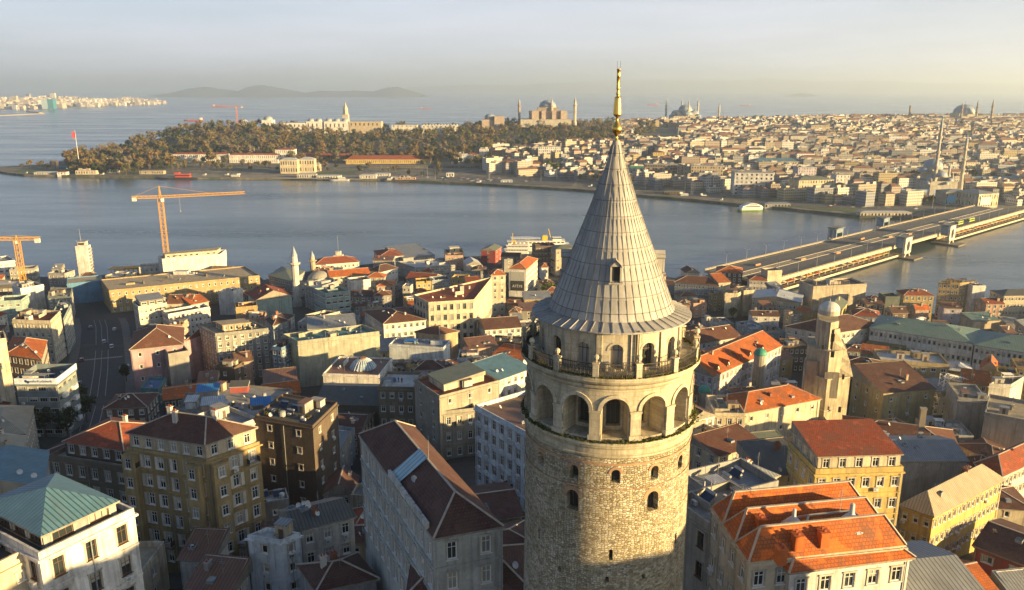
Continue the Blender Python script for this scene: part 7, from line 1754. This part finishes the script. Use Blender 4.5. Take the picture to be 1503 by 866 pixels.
for r, px, py, wall, rn_, fs in cand:
    b = min(HP, key=lambda q: math.hypot(px - q[1], py - q[2])); dx, dy = px - b[1], py - b[2]
    side = ('right of' if dx > 0 else 'left of') if abs(dx) > abs(dy) else ('behind' if dy < 0 else 'in front of')
    fs_[id(r)] = fs; gr.setdefault((WN.get(wall, wall), rn_, side, b[0], fs), []).append((math.hypot(dx, dy), r))
for (wn, rn_, side, s, _f), lst in gr.items():
    lst.sort(key=lambda q: q[0])
    for i, (_, r) in enumerate(lst):
        od = '' if len(lst) == 1 else ('nearest ' if i == 0 else NUMW[i + 1] + ' nearest '); t_ = f'{wn} {fs_[id(r)]} house, {rn_} roof, {od}{side} the {s}'
        r['label'] = t_ if len(t_.split()) <= 16 else f'{wn} house, {rn_} roof, {od}{side} the {s}'
# unseen tall houses added on the hill to the right to shade the quarter
for (cx, cy, sx, sy, zt_, wl, lb) in ((57, 46, 17, 24, 88.5, 'cream', 'unseen tall cream house added for shade just outside the right edge of the view'), (58, 20, 18, 22, 92, 'grey', 'unseen tall grey house added for shade on the hill right of the viewpoint'), (60, -4, 18, 22, 95, 'beige', 'unseen tall beige house added for shade on the hill right of the viewpoint'), (112, 10, 24, 30, 97, 'white', 'unseen tall white house added for shade farther right on the hill')):
    zt_ -= 2.3 if cx < 60 else 1
    W3 = [(cx - sx / 2, cy - sy / 2, zt_), (cx + sx / 2, cy - sy / 2, zt_), (cx + sx / 2, cy + sy / 2, zt_), (cx - sx / 2, cy + sy / 2, zt_)]
    bld('apartment_building', lb, 'apartment building', [(0, 0)] * 4, zt_ - zt(cx, cy), world=W3, wall=wl, roof='flat', rm='slab', fl=8, win='std')
# ------------------------------------------------------------------ the bridge
A0, A1, B0_, B1 = at_z(1085, 385, 8), at_z(1390, 312, 8), at_z(1148, 408, 8), at_z(1487, 317, 8)
dv = (A1 - A0).normalized(); pv = Vector((dv.y, -dv.x, 0)); BW = (B0_ - A0).dot(pv); BL = (A1 - A0).length + 45
off_ = -40.0
bang = math.atan2(dv.y, dv.x); bo = A0 + pv * BW / 2 + dv * off_; bo.z = 0
br = thing('road_bridge', 'long low road bridge with white gate towers and restaurants under its deck', 'bridge', bo, bang); BLL = BL - off_ + 25
BASC0, BASC1 = (at_z(1308, 360, 8) - bo).dot(dv), (at_z(1366, 341, 8) - bo).dot(dv)
hw_ = BW / 2; DZ = 8.0; TRAM = plain((.13, .085, .055), .9, name='tram_bed'); KERB = plain((.42, .38, .31), .9, name='kerb_stone'); CREAMP = plain((.55, .46, .30), .7, name='cream_railing')
m = MB(); m.box(BLL / 2, 0, DZ - 1.3, BLL, BW, 1.3)
for y0, y1, dz, mi in ((-hw_ + 3.4, -3.9, .06, 1), (3.9, hw_ - 3.4, .06, 1), (-3.2, 3.2, .06, 2), (-hw_, -hw_ + 3.4, .22, 3), (hw_ - 3.4, hw_, .22, 3), (-3.9, -3.2, .3, 0), (3.2, 3.9, .3, 0)): m.box(BLL / 2, (y0 + y1) / 2, DZ, BLL, y1 - y0 - .02, dz, mi)
for y in (-hw_ + 7.2, hw_ - 7.2, -hw_ + 11, hw_ - 11):
    k = 0
    while k < BLL: m.box(k + 2, y, DZ + .062, 3, .16, .006, 4); k += 9
for y in (-1.6, -.6, .6, 1.6): m.box(BLL / 2, y, DZ + .06, BLL, .08, .06, 5)
m.build('deck', [KERB, flatroof((.095, .093, .09), 'bridge_asphalt'), TRAM, PAVE, PAINT, METAL], br)
for s in (-1, 1):
    m = MB(); m.box(BLL / 2, s * (hw_ - .1), DZ + 1.15, BLL, .16, .12); m.box(BLL / 2, s * (hw_ - .1), DZ + .2, BLL, .3, .3)
    k = 1.0
    while k < BLL: m.box(k, s * (hw_ - .1), DZ + .22, .35 if int(k) % 3 == 0 else .12, .2, 1.0); k += 1.0
    m.build('railing', CREAMP, br)
    m = MB(); m.box(BLL / 2, s * (hw_ + .02), DZ - 1.5, BLL, .3, 1.7); m.build('fascia', CREAMP, br)
    for x0, x1 in ((0, BASC0 - 4), (BASC1 + 4, BLL)):
        m = MB(); L_ = x1 - x0; cx = (x0 + x1) / 2; m.box(cx, s * (hw_ + 1.0), 1.2, L_, 7, .5); m.box(cx, s * (hw_ - 5), 1.7, L_, .4, DZ - 3.1, 1)
        k = x0 + 4
        while k < x1: m.box(k, s * (hw_ - .8), 1.7, .5, .5, DZ - 3.1); k += 8
        m.box(cx, s * (hw_ + 4.3), 1.7, L_, .1, .9, 2); m.build('restaurant_terrace', [KERB, wallm('beige'), CREAMP], br)
        k = x0 + 8; rr = random.Random(int(x0) + s)
        while k < x1 - 8:
            block(br, 'awning', k, s * (hw_ - .2), DZ - 3.2, rr.uniform(5, 9), 3.2, .4, plain(rr.choice([(.5, .2, .04), (.35, .08, .03), (.5, .38, .15), (.12, .1, .08), (.45, .3, .08)]), .8, name='awning'))
            q = MB()
            for j in range(4): x_ = k - 4 + j * 2.2; q.box(x_, s * (hw_ + 2.2), 1.7, .9, .9, .75, 0); q.box(x_ + .8, s * (hw_ + 2.2), 1.7, .45, .45, .9, 0)
            q.build('tables', plain(rr.choice([(.06, .04, .03), (.35, .12, .04), (.3, .25, .2)]), .8, name='table_set'), br); k += 11
    k = 12
    for x0, x1 in ((0, BASC0), (BASC1, BLL)):
        k = x0 + 10
        while k < x1 - 6: block(br, 'pontoon', k, s * (hw_ - 8), -2, 16, 12, 3.4, plain((.05, .06, .05), .8, name='wet_concrete')); k += 24
BLUEG = plaster((.20, .28, .35), .25); WHT = plaster((.62, .58, .50), .35)
def gate(x, s):
    o_ = MB(); L_, D_, Z0, Z1 = 11.0, 8.5, DZ - 4.5, DZ + 8.0; y0 = s * (hw_ + .2); y1 = s * (hw_ + D_)
    # outer slab with an oval opening
    n = 24; cx, cz, rx_, rz_ = x, DZ + 1.2, 2.6, 4.0
    for yy, mi in ((y1, 0), (y1 - s * 1.6, 0)):
        for i in range(n):
            a, b = 2 * math.pi * i / n, 2 * math.pi * (i + 1) / n
            def rim(t_):
                c, q = math.cos(t_), math.sin(t_); k = 1 / max(abs(c) / (L_ / 2), abs(q) / ((Z1 - Z0) / 2) if True else 1); return (x + c * k, (Z0 + Z1) / 2 + q * k)
            o_.face([(cx + rx_ * math.cos(a), yy, cz + rz_ * math.sin(a)), (rim(a)[0], yy, rim(a)[1]), (rim(b)[0], yy, rim(b)[1]), (cx + rx_ * math.cos(b), yy, cz + rz_ * math.sin(b))], mi)
    for i in range(n):
        a, b = 2 * math.pi * i / n, 2 * math.pi * (i + 1) / n; o_.face([(cx + rx_ * math.cos(t_), yy, cz + rz_ * math.sin(t_)) for t_, yy in ((a, y1), (b, y1), (b, y1 - s * 1.6), (a, y1 - s * 1.6))], 0)
    for sx in (-1, 1): o_.box(x + sx * L_ / 2, (y1 + y1 - s * 1.6) / 2, Z0, .12, 1.6, Z1 - Z0); o_.beam((x + sx * 2.5, y1 - s * .8, Z0 + .5), (x + sx * 5.2, y1 - s * .8, 0), 1.5, 1.5)
    for sx in (-1, 1): o_.box(x + sx * (L_ / 2 - .5), (y0 + y1) / 2, DZ, 1.0, D_ - 2, Z1 - DZ - .6, 1)
    o_.box(x, (y0 + y1) / 2 - s * .6, DZ + 4.2, L_ - 2.1, D_ - 3, Z1 - DZ - 4.8, 1); o_.box(x, (y0 + y1) / 2, Z1, L_ + 1, D_ + .8, .5, 2); o_.beam((x - 3, y0 + s, Z1 + .4), (x + 2, y0 + s * 3, Z1 + 2.6), .7, .4, 2)
    o_.build('gate_tower', [WHT, BLUEG, plain((.16, .16, .16), .8, name='gate_roof')], br)
    block(br, 'pier', x, s * (hw_ + 6), -3, 15, 22, 4.2, plain((.14, .12, .09), .9, name='pier_timber'))
for x in (BASC0, BASC1):
    for s in (-1, 1): gate(x, s)
# lamps and buses on the bridge
m = MB(); m.lathe([(.22, 0), (.16, .4), (.09, 9)], 6); LP = m.mesh('pole', METAL); m = MB(); m.beam((0, 0, 9), (0, 1.8, 9.4), .1); m.box(0, 2.1, 9.3, .35, .9, .15); m.beam((0, 0, 9), (0, -1.8, 9.4), .1); m.box(0, -2.1, 9.3, .35, .9, .15); LH = m.mesh('lamp_head', METAL)
def bpt(x, y, z=DZ + .2): p = bo + dv * x - pv * y * -1; return (p.x, p.y, z)
k = 20
while k < BLL - 10:
    for y in (-hw_ + 3.0, hw_ - 3.0):
        o = thing('street_lamp', 'slim grey double armed street lamp on the bridge pavement', 'street lamp', bpt(k, y), bang, 'street lamps on the bridge'); link('pole', LP, o); link('lamp_head', LH, o)
    k += 24
def bus(label, x, y, c):
    o = thing('bus', label, 'bus', bpt(x, y, DZ + .07), bang, 'buses on the bridge'); m = MB(); m.box(0, 0, .35, 12, 2.5, 1.0); m.box(0, 0, 2.35, 12, 2.5, .75); m.build('body', plain(c, .4, name='bus_paint'), o); m = MB(); m.box(0, 0, 1.35, 11.9, 2.44, 1.0); m.build('windows', glassmat(), o)
    for wx in (-3.6, 3.6):
        for wy in (-1.1, 1.1): link('wheel', car_parts((.45, .47, .5))[2], o, (wx, wy, .45))
xb = (at_z(1402, 329, 8) - bo).dot(dv); bus('yellow green city bus on the bridge, the nearer of two', xb, hw_ - 9, (.42, .48, .06)); bus('yellow green city bus on the bridge, the farther of two', xb + 26, hw_ - 9, (.42, .48, .06))
for i in range(6):                             # orange barrier blocks between lanes
    x = (40, 80, 120, 190, 215, 240)[i]; o = thing('road_barrier', 'orange and white barrier block on the bridge carriageway', 'barrier', bpt(x, (-8, 2.9, 8)[i % 3]), bang, 'barrier blocks on the bridge'); m = MB(); m.box(0, 0, 0, 6, .8, .9); m.build('block', plain((.5, .17, .05), .8, name='barrier_orange'), o); m = MB(); m.box(0, 0, .9, 6, .5, .25); m.build('cap', PAINT, o)
# ------------------------------------------------------------------ ships
def hullmesh(L_, B_, z0, z1, bow=.22, stern=.05, flare=1.1):
    m = MB(); P = [(-L_ / 2, -B_ / 2 * .8), (-L_ / 2 + L_ * stern, -B_ / 2), (L_ / 2 - L_ * bow, -B_ / 2), (L_ / 2 - L_ * bow * .4, -B_ / 2 * .62), (L_ / 2, 0), (L_ / 2 - L_ * bow * .4, B_ / 2 * .62), (L_ / 2 - L_ * bow, B_ / 2), (-L_ / 2 + L_ * stern, B_ / 2), (-L_ / 2, B_ / 2 * .8)]
    Q = [(x * .96, y * .85) for x, y in P]; n = len(P)
    for i in range(n): j = (i + 1) % n; m.face([(Q[i][0], Q[i][1], z0), (Q[j][0], Q[j][1], z0), (P[j][0], P[j][1], z1), (P[i][0], P[i][1], z1)], 0)
    m.face([(p[0], p[1], z1) for p in P], 1); return m, P
WH = plain((.66, .65, .61), .45, name='ship_white'); DECK = plain((.28, .25, .2), .8, name='ship_deck'); FUN = plain((.62, .38, .03), .5, name='funnel_yellow'); REDH = plain((.40, .06, .04), .6, name='ship_red')
def ferry(label, px, py, Lpx, az, dbl=False, mirror=1):
    p = at_z(px, py, 0); L_ = LM(p.y).m(Lpx) / abs(math.cos(az)); B_ = L_ * .17; o = thing('ferry', label, 'ferry', p, az); m, P = hullmesh(L_, B_, -1, 2.6); m.build('hull', [WH, DECK], o)
    h = 2.6
    for i, (a, b, w_) in enumerate(((-.46, .38, .94), (-.44, .32, .88))):
        m = MB(); m.box((a + b) / 2 * L_, 0, h, (b - a) * L_, B_ * w_, 2.5); m.box((a + b) / 2 * L_, 0, h + 2.5, (b - a) * L_ + 1.5, B_ * w_ + 1, .25); m.build('deckhouse', [WH], o)
        for s in (-1, 1):
            n = 14
            for k in range(n): block(o, 'window', (a + (b - a) * (k + .5) / n) * L_, s * B_ * w_ / 2, h + .9, (b - a) * L_ / n * .62, .12, 1.0, VOID)
        h += 2.75
    block(o, 'wheelhouse', L_ * .22, 0, h, L_ * .12, B_ * .6, 2.4, WH); block(o, 'window_band', L_ * .22, 0, h + 1.2, L_ * .121, B_ * .61, .8, VOID)
    m = MB(); m.box(-L_ * .2, 0, h + 2.1, L_ * .4, B_ * .86, .2)
    for k in range(9):
        for s in (-1, 1): m.beam((-L_ * (.02 + k * .045), s * B_ * .4, h), (-L_ * (.02 + k * .045), s * B_ * .4, h + 2.1), .12)
    m.build('canopy', WH, o); block(o, 'funnel', L_ * .06, 0, h, L_ * .07, B_ * .3, 3.6, FUN); block(o, 'funnel_top', L_ * .06, 0, h + 3.6, L_ * .06, B_ * .26, .8, FRAME_G)
    m = MB(); m.beam((L_ * .14, 0, h + 2), (L_ * .11, 0, h + 9), .5); m.build('mast', FUN, o); return o
ferry('large white passenger ferry with yellow funnel moored behind the dark red shed', 793, 367, 112, R(4)); ferry('smaller white ferry boat lying in front of the large ferry', 757, 374, 40, R(178))
def boat(label, px, py, Lpx, c, cab=WH, az=0., name='boat', cat='boat', hk=.5):
    p = at_z(px, py, 0); L_ = LM(p.y).m(Lpx); B_ = max(2.2, L_ * .2); o = thing(name, label, cat, p, az); m, P = hullmesh(L_, B_, -.6, L_ * .07 * hk + 1); m.build('hull', [plain(c, .5, name='hull_paint'), DECK], o)
    z = L_ * .07 * hk + 1; block(o, 'cabin', -L_ * .12, 0, z, L_ * .34, B_ * .7, L_ * .06 + 1.2, cab); block(o, 'window_band', -L_ * .12, 0, z + L_ * .02 + .6, L_ * .345, B_ * .71, L_ * .015 + .4, VOID); block(o, 'wheelhouse', L_ * .02, 0, z + L_ * .06 + 1.2, L_ * .12, B_ * .5, 1.8, cab); return o
p = at_z(1102, 309, 0); L_ = LM(p.y).m(40); fc = thing('catamaran_ferry', 'white and green sea ferry with rounded roof near the far plaza', 'ferry', p, R(12)); m, P = hullmesh(L_, 8.6, -.5, 1.3, .3); m.build('hull', [plain((.16, .28, .07), .5, name='ferry_green'), WH], fc); m, P = hullmesh(L_, 9, 1.31, 3.2, .3); m.build('upper_hull', [WH, WH], fc)
m = MB(); prf = [(-.42, 3.2), (-.4, 5.4), (-.1, 7.8), (.15, 7.8), (.36, 5.6), (.44, 3.2)]
for (x0, z0), (x1, z1) in zip(prf, prf[1:]): m.face([(x0 * L_, -4, z0), (x1 * L_, -4, z1), (x1 * L_, 4, z1), (x0 * L_, 4, z0)][::-1])
for s in (-1, 1): m.face([(x * L_, s * 4, z) for x, z in (prf if s > 0 else prf[::-1])])
m.build('superstructure', WH, fc)
for s in (-1, 1): block(fc, 'window_band', 0, s * 4.02, 4.2, L_ * .6, .1, 1.1, VOID); block(fc, 'upper_window', .02 * L_, s * 4.02, 6.1, L_ * .3, .1, .9, VOID)
def tanker(label, px, py, Lpx, az=0.):
    p = at_z(px, py, 0); L_ = LM(p.y).m(Lpx); o = thing('tanker', label, 'ship', p, az); m, P = hullmesh(L_, L_ * .15, -2, L_ * .065); m.build('hull', [REDH, plain((.35, .16, .12), .7, name='tanker_deck')], o); s = 1 if az == 0 else 1
    block(o, 'superstructure', -L_ * .4, 0, L_ * .065, L_ * .1, L_ * .12, L_ * .1, WH); block(o, 'funnel', -L_ * .44, 0, L_ * .165, L_ * .03, L_ * .04, L_ * .03, REDH)
tanker('big red tanker just behind the wood on the left', 284, 177.5, 28, R(180)); tanker('faint red ship far out behind the ridge left of the great mosque', 625, 159.5, 15); tanker('faint red ship on the horizon left of the six minarets', 958, 154.5, 17, R(180)); tanker('faint red ship on the horizon right of the six minarets', 1094, 155.5, 15, R(180)); tanker('faint red ship left of the skyline crane', 322, 157.0, 20)
p_ = at_z(265, 261, 0)
boat('black cargo barge with crane lying at the far quay', 262, 262.5, 62, (.035, .03, .028), REDH, R(180), 'cargo_barge', 'barge', .4)
for px, py, L__, c, lb in ((302, 260, 14, (.35, .04, .04), 'little red tug beside the black barge'), (335, 260, 16, (.04, .06, .1), 'dark blue boat right of the little red tug'), (350, 262, 34, (.03, .035, .03), 'black flat pontoon with two masts at the far quay'), (447, 263, 28, (.5, .48, .44), 'white restaurant boat in front of the shore pavilion'), (498, 265, 30, (.5, .5, .5), 'pale boat right of the restaurant boat'), (575, 266, 22, (.08, .07, .06), 'dark low boat at the straight quay'),
                           (705, 271, 20, (.55, .54, .5), 'white boat by the tent on the far quay'), (868, 277, 18, (.5, .5, .5), 'white boat touching the left side of the cone'), (1000, 290, 34, (.07, .05, .04), 'dark fish boat at the far quay right of the cone'), (1030, 291, 24, (.35, .2, .1), 'brown decorated boat with lanterns by the far plaza'), (1060, 297, 12, (.4, .1, .05), 'small orange boat left of the green ferry'), (152, 259, 14, (.5, .5, .48), 'white boat under the cream quay shed'), (40, 257, 8, (.4, .05, .05), 'tiny red boat at the tip of the point')):
    boat(lb, px, py, L__, c, az=R(rnd.choice([0, 180])))
# far quay pieces
def qshed(name, label, pa, pb, yb, hpx, wall, rm_, cat='shed', dep=9):
    far_block(name, label, pa, pb, yb, hpx, wall, rm_, floors=1, cat=cat, dep=dep, roofh=1.2, winw=1.6)
qshed('quay_shed', 'cream quay shed with plain sunlit wall on the point', 111, 141, 256.5, 6, 'cream', 'flat'); qshed('quay_shed', 'long low white canopy left of the cream quay shed', 50, 83, 257, 4, 'offwhite', 'm_light'); qshed('quay_shed', 'white and red kiosk between canopy and cream shed', 84, 97, 257, 4.5, 'white', 't_red'); qshed('quay_shed', 'small teal cabin under the trees of the point', 86, 96, 249, 4, 'teal', 'm_teal')
qshed('quay_shed', 'long white roofed shed right of the cream quay shed', 205, 240, 256, 5, 'beige', 'm_tan'); qshed('quay_shed', 'white villa like kiosk among trees right of the point', 158, 172, 254, 5, 'white', 'm_light'); qshed('quay_shed', 'blue green goods hall at the foot of the wood, left', 225, 256, 243, 5, 'teal', 'm_teal'); qshed('quay_shed', 'sandy goods shed left of the long white shore buildings', 210, 222, 247, 6, 'beige', 'm_tan')
qshed('ferry_pier', 'flat white roofed ferry pier hall before the shore pavilion', 436, 464, 262, 6, 'offwhite', 'm_light', 'pier'); qshed('ferry_pier', 'white tented pier right of the shore pavilion', 465, 500, 263, 5, 'white', 'm_light', 'pier'); qshed('ferry_pier', 'pale pier hall with hipped white roof in the middle of the far quay', 528, 552, 263, 6, 'offwhite', 'm_light', 'pier'); qshed('ferry_pier', 'second pale pier hall behind the hipped white one', 550, 572, 259, 4, 'white', 'm_light', 'pier')
qshed('container_stack', 'red and white containers on the far quay', 580, 610, 264, 3.5, 'salmon', 'flat', 'containers', 5); qshed('tent', 'white pointed tent at the edge of the far car park', 655, 666, 260, 6, 'white', 'm_light', 'tent', 8); qshed('ferry_pier', 'long pier with dark roof right of the cone along the far quay', 975, 1005, 286, 5, 'brown', 'm_dark', 'pier'); qshed('ferry_pier', 'ferry pier building with glass front by the far plaza', 1122, 1160, 306, 7, 'grey', 'm_grey', 'pier', 12)
qshed('quay_cafe', 'white cafe row on the bank beside the far bridge end', 1262, 1338, 318, 6, 'cream', 'm_light', 'cafe', 10); qshed('kiosk', 'bus stop shelter row on the far plaza left', 735, 752, 268, 3, 'whiteblue', 'm_light', 'shelter', 4)
# flagpole on the point
p = onf(117, 246); fl_ = thing('flagpole', 'tall white flagpole with big red flag on the point', 'flagpole', p); z1 = at_d(116, 191, p.y).z - p.z; m = MB(); m.tube((0, 0, 0), (0, 0, z1), .5, .25, 8); m.build('pole', FRAME_W, fl_)
m = MB(); k = LM(p.y).m(1); 
for i in range(5): x0, x1 = -i * .9 * k, -(i + 1) * .9 * k; m.face([(x0, math.sin(i) * .9, z1 - i * 1.4 * k * .5), (x1, math.sin(i + 1) * .9, z1 - (i + 1) * 1.4 * k * .5), (x1, math.sin(i + 1) * .9, z1 - 10 * k - (i + 1) * .7 * k * .5), (x0, math.sin(i) * .9, z1 - 10 * k - i * .7 * k)])
m.build('flag', plain((.55, .02, .04), .7, name='flag_red'), fl_)
# far lawns, plaza and shore road
LAWN = flatroof((.055, .085, .025), 'lawn'); ROADF = flatroof((.085, .085, .085), 'shore_road')
def farpatch(name, pts, mt_, dz=.25):
    W3 = [onf(x, y) for x, y in pts]; m = MB(); m.prism([(p.x, p.y) for p in W3], min(p.z for p in W3) - 1, max(p.z for p in W3) + dz); tag(m.build(name, mt_), kind='structure')
farpatch('lawn', [(20, 253), (150, 255), (150, 250), (30, 248)], LAWN); farpatch('lawn', [(1160, 304), (1255, 312), (1262, 306), (1165, 300)], LAWN); farpatch('lawn', [(460, 258), (520, 258), (520, 252), (465, 252)], LAWN)
farpatch('shore_road', [(650, 266), (840, 273), (850, 263), (655, 259)], ROADF, .35); farpatch('shore_road', [(960, 283), (1075, 293), (1080, 288), (965, 279)], ROADF, .35); farpatch('shore_road', [(1100, 300), (1430, 314), (1430, 304), (1105, 295)], ROADF, .35); farpatch('quay_paving', [(240, 259.5), (640, 264), (640, 258), (240, 256)], flatroof((.2, .18, .15), 'quay_stone'), .3)
rq = random.Random(4)
for i in range(46):                            # cars along the far shore road
    px = rq.uniform(655, 1420); 
    if 850 < px < 965: continue
    py = interp(px, [655, 850, 965, 1075, 1100, 1430], [262, 268, 281, 290, 298, 309]) + rq.uniform(-2, 3); p = onf(px, py); car('small car on the far shore road, one of many', p.x, p.y, p.z + .5, rq.uniform(-.3, .3), rq.choice([(.5, .5, .5), (.05, .05, .06), (.3, .03, .03), (.1, .15, .3), (.35, .35, .33)]), 'cars on the far shore road')
for i in range(95):                            # trees along the far shore
    px = rq.choice([rq.uniform(40, 400), rq.uniform(170, 660), rq.uniform(840, 1380)]); py = interp(px, [40, 170, 660, 840, 1000, 1380], [249, 246, 251, 262, 276, 299]) + rq.uniform(-6, 4); p = onf(px, py); tree(rq.choice(['brown', 'olive', 'dark', 'grey']), 'small tree in the loose row along the far shore', p.x, p.y, p.z, rq.uniform(.45, 1.0), i % 3, 'small trees along the far shore')
for i in range(34):                            # parked cars and little sheds on the far flats
    px = rq.uniform(560, 750); p = onf(px, interp(px, [560, 750], [258, 267]) + rq.uniform(-3, 3)); car('small car on the far car park, one of many', p.x, p.y, p.z + .4, rq.uniform(-.3, .3), rq.choice([(.5, .5, .5), (.05, .05, .06), (.3, .03, .03), (.1, .15, .3), (.35, .35, .33)]), 'cars on the far car park')
for i in range(22):
    px = rq.uniform(560, 1400); py = interp(px, [560, 850, 1000, 1400], [260, 268, 285, 308]); p = onf(px, py); o = thing('lamp_mast', 'tall thin lamp mast on the far shore', 'lamp mast', p, 0, 'lamp masts on the far shore'); link('pole', LP, o); link('lamp_head', LH, o); o.scale = (1.6, 1.6, 1.7)
